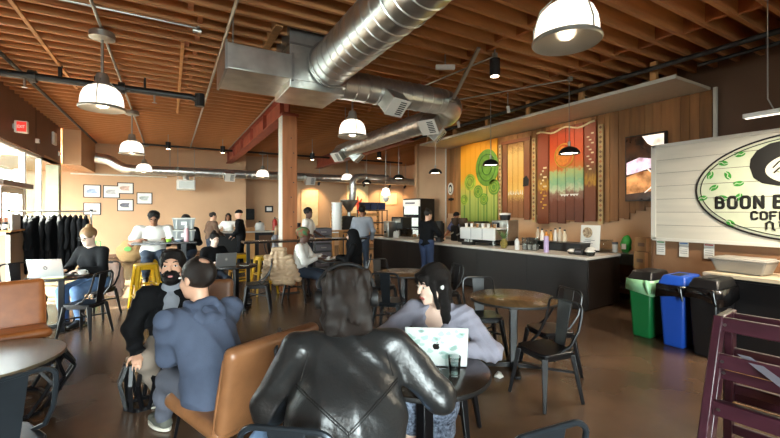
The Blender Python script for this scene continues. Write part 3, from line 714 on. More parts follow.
def walllight(x, label, aim, power=90, y=16.9, z=3.0):
    t = thing('wall_washer_light', label, 'spotlight', (x, y, 0), group='little spots aimed at the back wall')
    d = Vector((aim[0] - x, aim[1] - y, aim[2] - z)).normalized()
    MB().cyl((0, 0, z), Vector((0, 0, z)) + d * 0.16, 0.05).build('head', M_BLACK, t)
    MB().cyl((0, 0, z), (0, 0, 4.36), 0.01, n=6).build('stem', M_CONDUIT, t)
    l = bpy.data.lights.new('spot_light', 'SPOT'); l.energy = power; l.color = (1, 0.72, 0.4); l.spot_size = 1.5; l.spot_blend = 0.7; l.shadow_soft_size = 0.04
    o = bpy.data.objects.new('spot_light', l); C.objects.link(o); o.parent = t; o.location = Vector((0, 0, z)) + d * 0.18; o.rotation_euler = d.to_track_quat('-Z', 'Y').to_euler()
for x, lb in ((5.9, 'back wall spot over the cream panel'), (8.2, 'back wall spot over the tall picture'), (9.6, 'back wall spot right of the tall picture'), (10.5, 'back wall spot behind the fridge')):
    walllight(x, lb, (x, 18.0, 2.0))
def trackspot(x, y, z, label):
    t = thing('track_spotlight', label, 'spotlight', (x, y, 0), group='small track heads over the canopy')
    MB().cyl((0, 0, z), (0.05, 0.02, z - 0.13), 0.035).build('head', M_WHITE, t)
    MB().cyl((0, 0, z), (0, 0, 4.36), 0.01, n=6).build('stem', M_CONDUIT, t)
    l = bpy.data.lights.new('spot_light', 'SPOT'); l.energy = 75; l.color = (1, 0.78, 0.5); l.spot_size = 1.4; l.spot_blend = 0.6; l.shadow_soft_size = 0.04
    o = bpy.data.objects.new('spot_light', l); C.objects.link(o); o.parent = t; d = Vector((1.9, 0, -1.25)); o.location = (0.07, 0.02, z - 0.16); o.rotation_euler = d.to_track_quat('-Z', 'Y').to_euler()
trackspot(6.1, 5.8, 3.85, 'small track head lighting the red mural'); trackspot(6.1, 7.4, 3.85, 'small track head lighting the gold mural'); trackspot(6.1, 8.7, 3.85, 'small track head lighting the tree mural')
ll = thing('linear_lamp', 'white linear lamp hung on wires before the sign', 'linear lamp', (5.5, 0.6, 0))
bx('housing', (0, 0, 2.70), (0.07, 2.4, 0.05), M_WHITE, ll, 0.008)
bx('diffuser', (0, 0, 2.672), (0.05, 2.36, 0.01), M_SPOTGLOW if False else M_LAMP, ll)
l = bpy.data.lights.new('lamp_light', 'AREA'); l.shape = 'RECTANGLE'; l.size = 0.05; l.size_y = 2.3; l.energy = 100; l.color = (1, .88, .7)
o = bpy.data.objects.new('lamp_light', l); C.objects.link(o); o.parent = ll; o.location = (0, 0, 2.66)
for yy4 in (1.0, -0.9): MB().tube([(0, yy4 - 0.05, 2.72), (0, yy4, 2.85), (0, yy4, 4.36)], 0.006, 5).build('cord', M_CONDUIT, ll)

# ================================================================== SIGN
sg = thing('wooden_sign', 'big white board sign with oval coffee emblem on the mocha wall', 'sign', (6.40, 0, 0))
SX = -0.035
bx('backing', (-0.0, -0.12, 1.94), (0.03, 6.50, 1.38), M_SIGNLINE, sg)
for k in range(7):
    z0 = 1.262 + k * 0.193; cut = 2.50 - 0.45 * (k % 3) if k % 2 else 1.75
    for a, b in ((-3.36, cut), (cut, 3.11)):
        bx('board', (-0.022, (a + b) / 2, z0 + 0.0965), (0.022, b - a - 0.006, 0.188), M_SIGN, sg)
for d in ((0, 3.14, 1.94, 0.06, 1.40), (0, -3.38, 1.94, 0.06, 1.40)):
    bx('side_batten', (-0.028, d[1], d[2]), (0.035, d[3], d[4]), M_WHITEP, sg)
for zz in (1.245, 2.635): bx('edge_batten', (-0.028, -0.12, zz), (0.035, 6.55, 0.045), M_WHITEP, sg)
OY, OZ, OA, OB = 1.47, 1.945, 1.12, 0.645       # emblem centre and half axes
def oval(a, b, n=96): return [(a * math.cos(2 * PI * k / n), b * math.sin(2 * PI * k / n)) for k in range(n)]
ORG = (SX, OY, OZ); UY = (0, -1, 0); UZ = (0, 0, 1); UN = (-1, 0, 0)
em = MB().prism(oval(OA - .02, OB - .02), ORG, UY, UZ, UN, 0.004).build('emblem_field', M_PALEGREEN, sg, smooth=0)
for k in range(7):
    z0 = 1.262 + k * 0.193 - OZ
    if abs(z0) < OB - .05:
        hw = (OA - .03) * math.sqrt(1 - (z0 / (OB - .02)) ** 2); bx('emblem_gap', (SX - 0.0045, OY, z0 + OZ), (0.002, 2 * hw, 0.006), M_SIGNLINE, em)
for a, b, r in ((OA, OB, 0.011), (OA - 0.05, OB - 0.045, 0.006)):
    MB().tube([(SX - 0.006, OY - x, OZ + z) for x, z in oval(a, b)], r, 6, closed=True).build('emblem_ring', M_INK, sg)
TX = SX - 0.010
GL = {'B': [[(0, 0), (0, 1), (.45, 1), (.62, .88), (.62, .64), (.48, .53), (0, .53)], [(.48, .53), (.66, .42), (.66, .14), (.5, 0), (0, 0)]],
      'O': [[(.16, 0), (0, .16), (0, .84), (.16, 1), (.52, 1), (.68, .84), (.68, .16), (.52, 0), (.16, 0)]],
      'N': [[(0, 0), (0, 1), (.66, 0), (.66, 1)]], 'A': [[(0, 0), (.33, 1), (.66, 0)], [(.14, .32), (.52, .32)]],
      'C': [[(.66, .84), (.5, 1), (.16, 1), (0, .84), (0, .16), (.16, 0), (.5, 0), (.66, .16)]], 'F': [[(0, 0), (0, 1), (.62, 1)], [(0, .5), (.5, .5)]], 'E': [[(.62, 0), (0, 0), (0, 1), (.62, 1)], [(0, .5), (.5, .5)]]}
def letters(word, y, z, hgt, pitch, r, wx):
    for q, ch in enumerate(word):
        if ch == ' ': continue
        mb = MB()
        for pl_ in GL[ch]:
            pp = [(TX, y - q * pitch - px * wx, z + py * hgt) for px, py in pl_]
            for p0, p1 in zip(pp[:-1], pp[1:]): mb.cyl(p0, p1, r, n=8)
            for p0 in pp: mb.lathe([(0, -r), (r * .7, -r * .7), (r, 0), (r * .7, r * .7), (0, r)], p0, 8)
        mb.v = [(TX + (v[0] - TX) * .25, v[1], v[2]) for v in mb.v]
        mb.build('letter', M_INK, sg, smooth=0)
letters('BOON', 2.36, 1.705, .138, .131, .0185, .112)
letters('BOONA', 1.785, 1.705, .138, .131, .0185, .112)
letters('COFFEE', 2.00, 1.562, .088, .088, .0125, .082)
def stroke(pts, r=0.011): MB().tube([(TX, OY + 0.0 - x, OZ + z) for x, z in pts], r, 6).build('script_letter', M_INK, sg)
bxo, bzo = -0.39, -0.50
stroke([(bxo, bzo - .01), (bxo, bzo + .07), (bxo + .03, bzo + .09), (bxo + .06, bzo + .07), (bxo + .06, bzo), (bxo + .08, bzo - .015)])
stroke([(bxo + .11, bzo + .09), (bxo + .13, bzo + .07), (bxo + .12, bzo + .03), (bxo + .15, bzo + .055), (bxo + .16, bzo + .02), (bxo + .15, bzo - .015)])
stroke([(bxo + .28, bzo - .01), (bxo + .28, bzo + .07), (bxo + .31, bzo + .09), (bxo + .34, bzo + .07), (bxo + .34, bzo), (bxo + .36, bzo - .01)])
stroke([(bxo + .42, bzo + .09), (bxo + .44, bzo + .06), (bxo + .43, bzo), (bxo + .48, bzo + .0)])
# portrait: dark round hair around a pale face
M_FACE = mat('sign_face_cream', '#d8d3bd', rough=0.55)
HX, HZ = 0.02, 0.27
hp_ = [(-0.57, 0.0), (-0.56, .10), (-0.50, .20), (-0.38, .27), (-0.18, .305), (.18, .305), (.38, .27), (.50, .20), (.56, .10), (.57, 0), (.53, -.14), (.45, -.21), (.3, -.25), (0, -.26), (-.3, -.25), (-.45, -.21), (-.53, -.14)]
MB().prism([(x + HX, z + HZ) for x, z in hp_[::-1]], ORG, UY, UZ, UN, 0.009).build('portrait_hair', M_INK, sg, smooth=0)
MB().prism([(HX + .42 * math.cos(a), HZ - .055 + (.21 if math.sin(a) > 0 else .20) * math.sin(a)) for a in np.linspace(0, 2 * PI, 48)[:-1]], ORG, UY, UZ, UN, 0.012).build('portrait_face', M_FACE, sg, smooth=0)
def face_stroke(pts, r, nm='portrait_line'): MB().tube([(SX - 0.014, OY - x, OZ + z) for x, z in pts], r, 6).build(nm, M_INK, sg)
for sx_ in (-1, 1):
    cx_ = HX + sx_ * 0.21
    face_stroke([(cx_ - .13, HZ - .09), (cx_ - .08, HZ - .035), (cx_, HZ - .015), (cx_ + .08, HZ - .03), (cx_ + .12, HZ - .07)], 0.010)
    face_stroke([(cx_ - .10, HZ - .08), (cx_, HZ - .105), (cx_ + .10, HZ - .075)], 0.005)
    face_stroke([(cx_ - .14, HZ - .03), (cx_ - .08, HZ + .045), (cx_, HZ + .065), (cx_ + .12, HZ + .04)], 0.008)
    MB().prism(circ(0.042, 20, cx_, HZ - .055), ORG, UY, UZ, UN, 0.016).build('portrait_iris', M_INK, sg, smooth=0)
face_stroke([(HX + .04, HZ - .02), (HX + .03, HZ - .10), (HX + .06, HZ - .105)], 0.005)
face_stroke([(HX - .03, HZ - .15), (HX + .02, HZ - .142), (HX + .07, HZ - .15)], 0.006)
def beanshape(x, z, a, s=0.060):
    pts = [(s * math.cos(t) * 1.0, s * 0.62 * math.sin(t)) for t in np.linspace(0, 2 * PI, 24)[:-1]]
    ca, sa = math.cos(a), math.sin(a)
    o = MB().prism([(x + px * ca - pz * sa, z + px * sa + pz * ca) for px, pz in pts], ORG, UY, UZ, UN, 0.008).build('coffee_bean', M_BEAN, sg, smooth=0)
    q = [(-s * .95, -.008), (-s * .3, .010), (s * .3, -.010), (s * .95, .008)]
    MB().tube([(SX - 0.0095, OY - (x + px * ca - pz * sa), OZ + (z + px * sa + pz * ca)) for px, pz in q], 0.006, 5).build('bean_seam', M_PALEGREEN, o)
for x, z, a in ((-.585, .465, .2), (-.76, .37, -.25), (-.90, .22, 1.2), (-.71, .205, -1.2), (-.86, .05, .6), (-.60, .09, .15), (-.985, -.085, .25), (-.76, -.09, -.35), (-.60, -.085, 1.0), (-.68, -.42, -.75)):
    beanshape(x - 0.06, z - .02, a, .055)

# three paper notices under the sign
for k, (yy5, cb) in enumerate(((3.06, '#4f9d5a'), (2.76, '#5a7fb8'), (2.46, '#c0504a'))):
    t = thing('paper_notice', ('white notice with a green header strip under the sign', 'white notice with a blue header strip under the sign', 'white notice with a red header strip under the sign')[k], 'notice', (6.405, yy5, 0))
    bx('sheet', (0, 0, 1.085), (0.006, 0.115, 0.15), M_PAPER, t); bx('header_strip', (0, 0, 1.19), (0.007, 0.115, 0.05), M_PAPER, t)
    bx('colour_band', (-0.004, 0, 1.20), (0.003, 0.10, 0.018), mat('notice_' + cb, cb), t)
    for q in range(3): bx('print_line', (-0.004, 0, 1.12 - 0.03 * q), (0.002, 0.09, 0.006), M_STRAP, t)

# ================================================================== MURALS ON THE BOARDS
MX = XR - 0.115
def plankset(t, y0, y1, z0f, z1, n, mats, x=MX):
    wd = (y1 - y0) / n
    for k in range(n):
        z0 = z0f(k) if callable(z0f) else z0f
        bx('plank', (x, y0 + wd * (k + .5), (z0 + z1) / 2), (0.03, wd - 0.012, z1 - z0), mats[k % len(mats)], t)
def gradmat(name, stops, vscale=5.0, amt=0.25, rough=0.55, stretch=(2, 2, 0.6)):
    m = bpy.data.materials.new(name); m.use_nodes = True; t = m.node_tree; b = t.nodes['Principled BSDF']; b.inputs['Roughness'].default_value = rough
    tc = t.nodes.new('ShaderNodeTexCoord'); sx = t.nodes.new('ShaderNodeSeparateXYZ'); t.links.new(tc.outputs['Generated'], sx.inputs[0])
    mp = t.nodes.new('ShaderNodeMapping'); mp.inputs['Scale'].default_value = stretch; t.links.new(tc.outputs['Object'], mp.inputs[0])
    n = t.nodes.new('ShaderNodeTexNoise'); n.inputs['Scale'].default_value = vscale; n.inputs['Detail'].default_value = 5; t.links.new(mp.outputs[0], n.inputs['Vector'])
    a = t.nodes.new('ShaderNodeMath'); a.operation = 'MULTIPLY_ADD'; a.inputs[1].default_value = amt; t.links.new(n.outputs['Fac'], a.inputs[0])
    s = t.nodes.new('ShaderNodeMath'); s.operation = 'SUBTRACT'; s.inputs[1].default_value = amt * 0.5
    t.links.new(sx.outputs['Z'], a.inputs[2]); t.links.new(a.outputs[0], s.inputs[0])
    r = t.nodes.new('ShaderNodeValToRGB'); e = r.color_ramp.elements
    while len(e) < len(stops): e.new(0.5)
    for k, (p, c) in enumerate(stops): e[k].position = p; e[k].color = (*lin(c), 1)
    t.links.new(s.outputs[0], r.inputs['Fac']); t.links.new(r.outputs['Color'], b.inputs['Base Color']); return m
G_TREE = gradmat('tree_mural_paint', [(0.0, '#7f9440'), (0.30, '#a9b35a'), (0.44, '#c9b64a'), (0.55, '#e6a82a'), (1.0, '#e59a1c')], 4, .12, stretch=(1, 6, .5))
tm = thing('tree_mural', 'orange and green painted plank mural with round-crowned trees', 'mural', (0, 0, 0))
plankset(tm, 7.90, 9.46, 1.36, 3.71, 7, [G_TREE])
TG = [mat('mural_green', '#5d8a2c', rough=.6, var=.25, vscale=7), mat('mural_dark_green', '#3f6d26', rough=.6, var=.25, vscale=7), mat('mural_lime', '#9db03a', rough=.6, var=.25, vscale=7)]
for nm, y_, z_, r_, m_ in (('crown', 8.30, 2.92, .46, 0), ('crown', 9.02, 2.55, .25, 2), ('crown', 8.02, 2.35, .22, 0), ('crown', 8.66, 2.25, .19, 0), ('crown', 8.42, 2.02, .17, 0), ('crown', 9.28, 2.03, .17, 2)):
    st_ = -1.0
    MB().prism([(a * 0.5, b) for a, b in [(-.035, 1.37 - z_), (.035, 1.37 - z_), (.03, 0), (-.03, 0)]], (MX - 0.0165, y_, z_), (0, -1, 0), (0, 0, 1), (-1, 0, 0), 0.004).build('painted_trunk', TG[1], tm, smooth=0)
    c_ = MB().prism([(x, z * (1.15 if r_ > .3 else 1)) for x, z in circ(r_, 40)], (MX - 0.018, y_, z_), (0, -1, 0), (0, 0, 1), (-1, 0, 0), 0.005).build('painted_crown', TG[m_], tm, smooth=0)
    for f_ in (0.72, 0.4):
        MB().tube([(MX - 0.024, y_ - r_ * f_ * math.cos(a), z_ + r_ * f_ * math.sin(a) * (1.15 if r_ > .3 else 1)) for a in np.linspace(0, 2 * PI, 30)[:-1]], 0.018 if r_ > .3 else .01, 5, closed=True).build('painted_ring', TG[2 if m_ != 2 else 0] if r_ < .3 else TG[1], c_)
G_GOLD = gradmat('gold_mural_paint', [(0.0, '#7d4f2c'), (0.22, '#8a5a34'), (0.36, '#dfb45c'), (0.5, '#d9a44c'), (0.85, '#ecc274'), (1.0, '#a2703a')], 9, .22, stretch=(3, 3, 3))
G_BRN = gradmat('brown_mural_paint', [(0.0, '#6d4026'), (0.35, '#8b5030'), (0.7, '#7a4528'), (1.0, '#8f6238')], 7, .3)
gm = thing('gold_mural', 'gold and brown carved plank mural between the two colourful ones', 'mural', (0, 0, 0))
plankset(gm, 6.98, 7.52, 1.50, 3.45, 3, [G_GOLD]); plankset(gm, 6.78, 6.97, 1.45, 3.52, 1, [G_BRN]); plankset(gm, 7.54, 7.70, 1.6, 3.52, 1, [G_BRN])
bx('head_band', (MX - 0.012, 7.25, 3.52), (0.03, 0.98, 0.1), G_BRN, gm)
for q in range(9): MB().prism([(-.015, 0), (.015, 0), (.0, .09 + .02 * (q % 3))], (MX - 0.016, 7.48 - q * .058, 2.10 + .02 * (q % 2)), (0, -1, 0), (0, 0, 1), (-1, 0, 0), .004).build('painted_fringe', M_PAPER, gm, smooth=0)
MB().prism([(-.09, -.12), (.08, -.10), (.10, .05), (.02, .16), (-.08, .10)], (MX - 0.02, 6.9, 2.42), (0, -1, 0), (0, 0, 1), (-1, 0, 0), .005).build('painted_motif', M_INK, gm, smooth=0)
G_RED = gradmat('red_mural_paint', [(0.0, '#5a2e1c'), (0.22, '#6e3a24'), (0.30, '#8d6a58'), (0.34, '#c0c6a0'), (0.42, '#7fae84'), (0.52, '#a9b878'), (0.57, '#c8702a'), (0.7, '#d0541c'), (0.9, '#b8401a'), (1.0, '#7a3a1e')], 5, .14, stretch=(3, 3, 3))
rm = thing('red_mural', 'red and green abstract plank mural with a pale sun ring', 'mural', (0, 0, 0))
plankset(rm, 5.32, 6.20, lambda k: 1.42 + .05 * math.sin(k * 2), 3.62, 4, [G_RED]); 
G_PAT = gradmat('red_mural_side_paint', [(0.0, '#6a3820'), (0.35, '#7a4426'), (0.4, '#b98a2e'), (0.5, '#6f4a20'), (0.62, '#8a3c22'), (1.0, '#8a4024')], 10, .25)
plankset(rm, 6.22, 6.54, 1.36, 3.60, 1, [G_PAT]); plankset(rm, 5.03, 5.30, 1.45, 3.62, 1, [G_PAT])
M_MGOLD = mat('mural_gold', '#c99a32', rough=.5, var=.2); M_MCRM = mat('mural_cream', '#d8c8a0', rough=.6, var=.2)
MB().tube([(MX - 0.018, 5.80 - .24 * math.cos(a), 2.95 + .27 * math.sin(a)) for a in np.linspace(0, 2 * PI, 36)[:-1]], 0.016, 6, closed=True).build('painted_sun_ring', M_MGOLD, rm)
MB().prism([(x, z * 1.1) for x, z in circ(.2, 32)], (MX - 0.016, 5.84, 2.95), (0, -1, 0), (0, 0, 1), (-1, 0, 0), .003).build('painted_sun', mat('mural_orange', '#d9822e', rough=.6, var=.25, vscale=9), rm, smooth=0)
for q in range(14): bx('painted_glyph', (MX - 0.017, 6.38 + .055 * ((q % 3) - 1), 2.72 - q * .075), (0.006, .05 + .05 * ((q * 7) % 3 == 0), .04), M_MGOLD if q > 6 else M_MCRM, rm)
for q in range(12): bx('painted_glyph', (MX - 0.017, 5.16 + .05 * ((q * 5 % 3) - 1), 3.35 - q * .07), (0.006, .06, .03), M_MCRM, rm)
for q in range(2): MB().prism([(-.11, 0), (.11, 0), (.07, -.05), (.03, -.02), (0, -.06), (-.04, -.02), (-.08, -.05)], (MX - 0.017, 5.78 - .24 * q, 2.06), (0, -1, 0), (0, 0, 1), (-1, 0, 0), .004).build('painted_fringe', M_PAPER, rm, smooth=0)
MB().tube([(MX - .03, y_, 3.56 + .04 * math.sin(y_ * 9)) for y_ in np.linspace(5.05, 6.55, 16)], .022, 6).build('rope_edge', M_MCRM, rm)
for lb, y_ in (('patterned cream strip right of the red mural', 4.93), ('patterned cream strip left of the red mural', 6.66), ('patterned cream strip between the tree and gold murals', 7.80)):
    t = thing('patterned_strip', lb, 'mural strip', (MX, y_, 0)); bx('strip', (0, 0, 2.45), (0.03, .10, 2.1), mat('strip_wood', '#b79a68', rough=.6, var=.2), t)
    for q in range(20): bx('diamond', (-0.017, 0, 1.48 + q * .103), (0.006, .05, .05), M_BROWN if q % 3 else M_LEATHO, t, rot=Matrix.Rotation(PI / 4, 3, 'X'))
rd = thing('round_plaque', 'small oval portrait plaque on the boards by the tan wall', 'plaque', (XR - .1, 9.98, 2.4))
MB().prism([(x * .13, z * .2) for x, z in circ(1, 28)], (0, 0, 0), (0, -1, 0), (0, 0, 1), (-1, 0, 0), .02).build('plate', M_WHITEP, rd, smooth=0)
MB().prism([(x * .09, z * .14) for x, z in circ(1, 28)], (-.02, 0, 0), (0, -1, 0), (0, 0, 1), (-1, 0, 0), .004).build('dark_hair_shape', M_INK, rd, smooth=0)
MB().prism([(x * .06, z * .09) for x, z in circ(1, 28)], (-.024, 0, -.02), (0, -1, 0), (0, 0, 1), (-1, 0, 0), .003).build('face_shape', M_FACE, rd, smooth=0)
for q in range(3): bx('script_mark', (-.0, .09 - .09 * q, -.34), (.03, .06, .07 + .02 * (q % 2)), M_INK, rd)

# television showing a coffee close-up
tv = thing('television', 'portrait screen showing an espresso machine close-up, beside the sign', 'television', (XR - .12, 4.04, 0))
bx('body', (0, 0, 2.5), (0.06, 0.74, 1.28), M_BLACK, tv, .006)
def tvm(name, a, b_, s=5, e=1.0):
    m = mat(name, a, rough=.2, var=.3, vscale=s, col2=b_); bs = m.node_tree.nodes['Principled BSDF']; rp = [n for n in m.node_tree.nodes if n.type == 'VALTORGB'][0]
    m.node_tree.links.new(rp.outputs['Color'], bs.inputs['Emission Color']); bs.inputs['Emission Strength'].default_value = e; return m
T1, T2, T3, T4 = tvm('tv_dark', '#140c08', '#4a2c18', 4, .6), tvm('tv_pink', '#c8a0b0', '#f0dfe6', 9, 1.0), tvm('tv_coffee', '#8a4a1c', '#e0a060', 5, .9), tvm('tv_cream', '#e6cdb8', '#fff4e6', 5, 1.0)
bx('screen', (-.031, 0, 2.5), (.004, .70, 1.24), T1, tv)
MB().prism([(-.05, .60), (.33, .60), (.33, .36), (.2, .33), (.05, .45)], (-.034, 0, 2.5), (0, -1, 0), (0, 0, 1), (-1, 0, 0), .002).build('picture_cup', T4, tv, smooth=0)
MB().prism([(-.34, .12), (-.1, .2), (.3, .12), (.34, -.15), (.1, -.02), (-.2, -.1), (-.34, -.12)], (-.034, 0, 2.5), (0, -1, 0), (0, 0, 1), (-1, 0, 0), .002).build('picture_machine', T2, tv, smooth=0)
MB().prism([(-.34, -.16), (-.1, -.08), (.15, -.06), (.3, -.2), (.2, -.45), (-.34, -.5)], (-.034, 0, 2.5), (0, -1, 0), (0, 0, 1), (-1, 0, 0), .002).build('picture_coffee', T3, tv, smooth=0)
MB().tube([(-.037, -.0, 2.52), (-.037, -.12, 2.4), (-.037, -.2, 2.25), (-.037, -.1, 2.1), (-.037, .0, 2.02)], .012, 6).build('picture_hose', T4, tv)

# ================================================================== BAR
BA = math.atan2(0.58, 6.66)
bar = thing('coffee_bar', 'long dark front bar with a pale stone top', 'bar counter', (5.91, 3.92, 0), BA)
LB = 6.68
bx('front_panel', (0.10, LB / 2, 0.44), (0.06, LB - .06, 0.80), M_BAR, bar)
bx('carcass', (0.62, LB / 2, 0.45), (0.98, LB - .08, 0.82), M_BLACK, bar)
bx('end_panel', (0.60, 0.035, 0.44), (1.04, 0.05, 0.80), M_BAR, bar)
bx('plinth', (0.62, LB / 2, 0.03), (0.94, LB - .2, 0.06), M_BLACK, bar)
for k in range(5): bx('panel_seam', (0.068, 1.2 + 1.25 * k, 0.44), (0.004, 0.008, 0.8), M_BLACK, bar)
bx('top', (0.57, LB / 2, 0.88), (1.14, LB, 0.045), M_STONE, bar, .008)
def B(u, v, z=0.9025):    # a spot on the bar: u across from the customer edge, v along from the near corner
    return (5.91 + u * math.cos(BA) - v * math.sin(BA), 3.92 + u * math.sin(BA) + v * math.cos(BA), z)
def onbar(name, label, cat, u, v, rz=0, group=None, z=0.9025): return thing(name, label, cat, B(u, v, z), BA + rz, group)
# espresso machine
em = onbar('espresso_machine', 'wide white espresso machine on the bar under the tree mural', 'espresso machine', .62, 2.75)
bx('back_panel', (-.22, 0, .25), (.04, 1.05, .26), M_WHITE, em, .015); bx('body', (0, 0, .24), (.40, 1.0, .22), M_STEEL, em, .02)
bx('top_tray', (0, 0, .375), (.44, 1.04, .03), M_WHITE, em, .01); bx('drip_tray', (.08, 0, .07), (.5, .98, .05), M_BLACK, em, .01)
for s_ in (-.42, .42):
    for q in (-.15, .2): MB().cyl((q, s_, 0), (q, s_, .1), .025).build('leg', M_STEEL, em)
bx('panel_seam', (-.243, 0.17, .25), (.004, .008, .25), M_STRAP, em); bx('panel_seam', (-.243, -.17, .25), (.004, .008, .25), M_STRAP, em)
for s_ in (-.3, 0, .3): MB().tube([(.2, s_, .2), (.26, s_, .16), (.38, s_, .15)], .016).build('portafilter', M_BLACK, em)
for q in range(11):
    c_ = onbar('paper_cup', 'paper cup in the row on top of the white espresso machine', 'cup', .52 + .12 * (q % 2), 2.35 + .085 * q, group='cups on the espresso machine', z=1.2925)
    MB().lathe([(0.028, 0), (.038, .09), (.036, .09), (.026, .005), (0, .005)], n=14).build('cup_wall', M_WHITE if q % 3 else M_CARD, c_)
gb = onbar('coffee_grinder_station', 'silver boxy brewer with a dark display and black hopper behind the espresso machine', 'coffee grinder', 1.0, 2.45)
bx('case', (0, 0, .33), (.38, .46, .46), M_STEEL, gb, .015); bx('panel', (-.195, .1, .43), (.01, .2, .16), M_SCREEN, gb); bx('spout', (-.22, -.08, .32), (.08, .16, .07), M_BLACK, gb)
bx('base', (-.05, 0, .05), (.44, .46, .1), M_BLACK, gb); MB().lathe([(.1, .56), (.12, .62), (.12, .70), (.09, .72), (0, .72)], n=24).build('hopper', M_BLACK, gb); MB().lathe([(.13, .68), (.13, .72), (0, .73)], n=24).build('hopper_lid', M_WHITE, gb)
def grinder(u, v, lb):
    g = onbar('coffee_grinder', lb, 'coffee grinder', u, v)
    bx('body', (0, 0, .2), (.18, .2, .4), M_BLACK, g, .02); MB().lathe([(.05, .4), (.11, .48), (.12, .58), (.1, .6), (0, .6)], n=20).build('hopper', mat('smoked_plastic', '#4a3b30', rough=.1), g); MB().tube([(-.09, 0, .22), (-.2, 0, .18)], .02).build('fork', M_STEEL, g)
grinder(.75, 3.55, 'black grinder with a smoked hopper left of the espresso machine'); grinder(.9, 3.95, 'second black grinder left of the espresso machine')
ur = onbar('coffee_urn', 'tall black cylinder urn standing on the bar in front of the barista', 'urn', .3, 3.95)
MB().lathe([(.0, 0), (.11, 0), (.11, .5), (.10, .52), (0, .52)], n=24).build('tank', M_BLACK, ur); MB().lathe([(.114, .12), (.114, .15)], n=24).build('band', M_STEEL, ur); MB().cyl((-.1, 0, .08), (-.16, 0, .08), .015).build('tap', M_STEEL, ur)
ur = onbar('coffee_urn', 'shorter black cylinder beside the tall urn on the bar', 'urn', .55, 4.15)
MB().lathe([(.0, 0), (.10, 0), (.10, .46), (0, .47)], n=24).build('tank', M_BLACK, ur); MB().cyl((-.1, 0, .08), (-.16, 0, .08), .015).build('tap', M_STEEL, ur)
pn = onbar('pineapple_plant', 'small spiky pineapple plant standing on the bar front', 'plant', .22, 1.85)
MB().lathe([(.0, 0), (.05, .01), (.075, .08), (.07, .15), (.03, .2), (0, .2)], n=16).build('fruit', mat('pineapple', '#8a7a3a', rough=.7, var=.4, vscale=40, bump=.5, bscale=60), pn)
lf = MB()
for q in range(18):
    a = q * 2.4; tl = .1 + .1 * ((q * 3) % 5) / 5; up_ = .22 - .006 * q
    lf.add([(.02 * math.cos(a + 1.5), .02 * math.sin(a + 1.5), .18), (-.02 * math.cos(a + 1.5), -.02 * math.sin(a + 1.5), .18), (tl * math.cos(a), tl * math.sin(a), .2 + up_), (tl * .5 * math.cos(a), tl * .5 * math.sin(a), .17 + up_ * .7)], [(0, 1, 3), (0, 3, 2), (1, 2, 3), (0, 2, 1)])
lf.build('leaves', mat('leaf_green', '#5f7d4a', rough=.5, var=.2), pn, smooth=0)
def bottle(u, v, lb, m, h=.26, r=.045, z=0.9025, grp=None, capm=None):
    b = onbar('bottle', lb, 'bottle', u, v, group=grp, z=z)
    MB().lathe([(0, 0), (r, 0), (r, h * .72), (r * .45, h * .86), (r * .42, h * .94), (0, h * .94)], n=18).build('body', m, b); MB().cyl((0, 0, h * .93), (0, 0, h), r * .5).build('cap', capm or M_BLACK, b)
bottle(.25, 1.55, 'white squeeze bottle on the bar beside the pineapple plant', M_WHITE, .24)
pc = onbar('tall_can', 'lilac tall can standing on the bar near its corner', 'can', .25, .9)
MB().lathe([(0, 0), (.045, 0), (.045, .29), (.04, .3), (0, .3)], n=20).build('body', mat('lilac', '#b9a3cf', rough=.35), pc); MB().lathe([(.041, .3), (.041, .305), (0, .305)], n=20).build('lid', M_STEEL, pc)
M_CLEAR = glassmat('clear_plastic', (0.82, 0.84, 0.84), 0.9)
for q in range(5):
    b = onbar('glass_pitcher', 'clear pitcher in the cluster on the bar right of the espresso machine', 'pitcher', .35 + .14 * (q % 2), 1.22 + .11 * (q // 2 + q % 2 * .5), group='clear pitchers on the bar')
    MB().lathe([(0, 0.004), (.05, .0), (.06, .24), (.057, .24), (.047, .01), (0, .01)], n=20).build('jug', M_CLEAR, b); MB().tube([(.06, 0, .2), (.1, 0, .18), (.1, 0, .08), (.055, 0, .05)], .008, 6).build('handle', M_CLEAR, b); MB().lathe([(0, .01), (.045, .01), (.05, .11), (0, .115)], n=16).build('contents', M_STONE, b)
tx = onbar('bus_tub', 'black bar tray station at the right part of the bar', 'tray', .85, .95)
bx('tray', (0, 0, .07), (.36, .95, .14), M_BLACK, tx, .01); bx('rail', (0, 0, .15), (.38, .97, .03), M_BLKMET, tx)
BOTS = (('#d9c7a8', .3), ('#c9b8a0', .34), ('#d8d0c6', .32), ('#c58a3a', .28), ('#d4862e', .27), ('#e6ddd0', .3), ('#b5a48c', .33))
for q, (cc, hh) in enumerate(BOTS):
    bottle(.98, .98 + .10 * q, ('squat cream', 'tall tan', 'pale grey', 'amber', 'orange', 'ivory', 'taupe')[q] + ' syrup bottle in the row behind the clear pitchers', mat('syrup_' + cc, cc, rough=.25), hh + .1, .042, grp='syrup bottles')
mn = onbar('menu_board', 'white paper menu with a round food picture standing at the bar end', 'menu', 1.0, .48, -.15)
bx('sheet', (0, 0, .27), (.012, .40, .46), M_PAPER, mn, .002, Matrix.Rotation(.08, 3, 'Y'))
MB().prism(circ(.10, 24), (-.02, .04, .36), (0, -1, 0), (0, 0, 1), (-1, 0, 0), .004).build('picture', mat('menu_photo', '#8a5a3a', var=.5, vscale=25, col2='#d9c4a0'), mn, smooth=0)
for q in range(6): bx('print_line', (-.012, .0 + .05 * (q % 2), .22 - .03 * q), (.006, .2 - .04 * (q % 3), .008), M_STRAP, mn)
bx('easel', (.06, 0, .05), (.14, .2, .1), M_BLACK, mn)
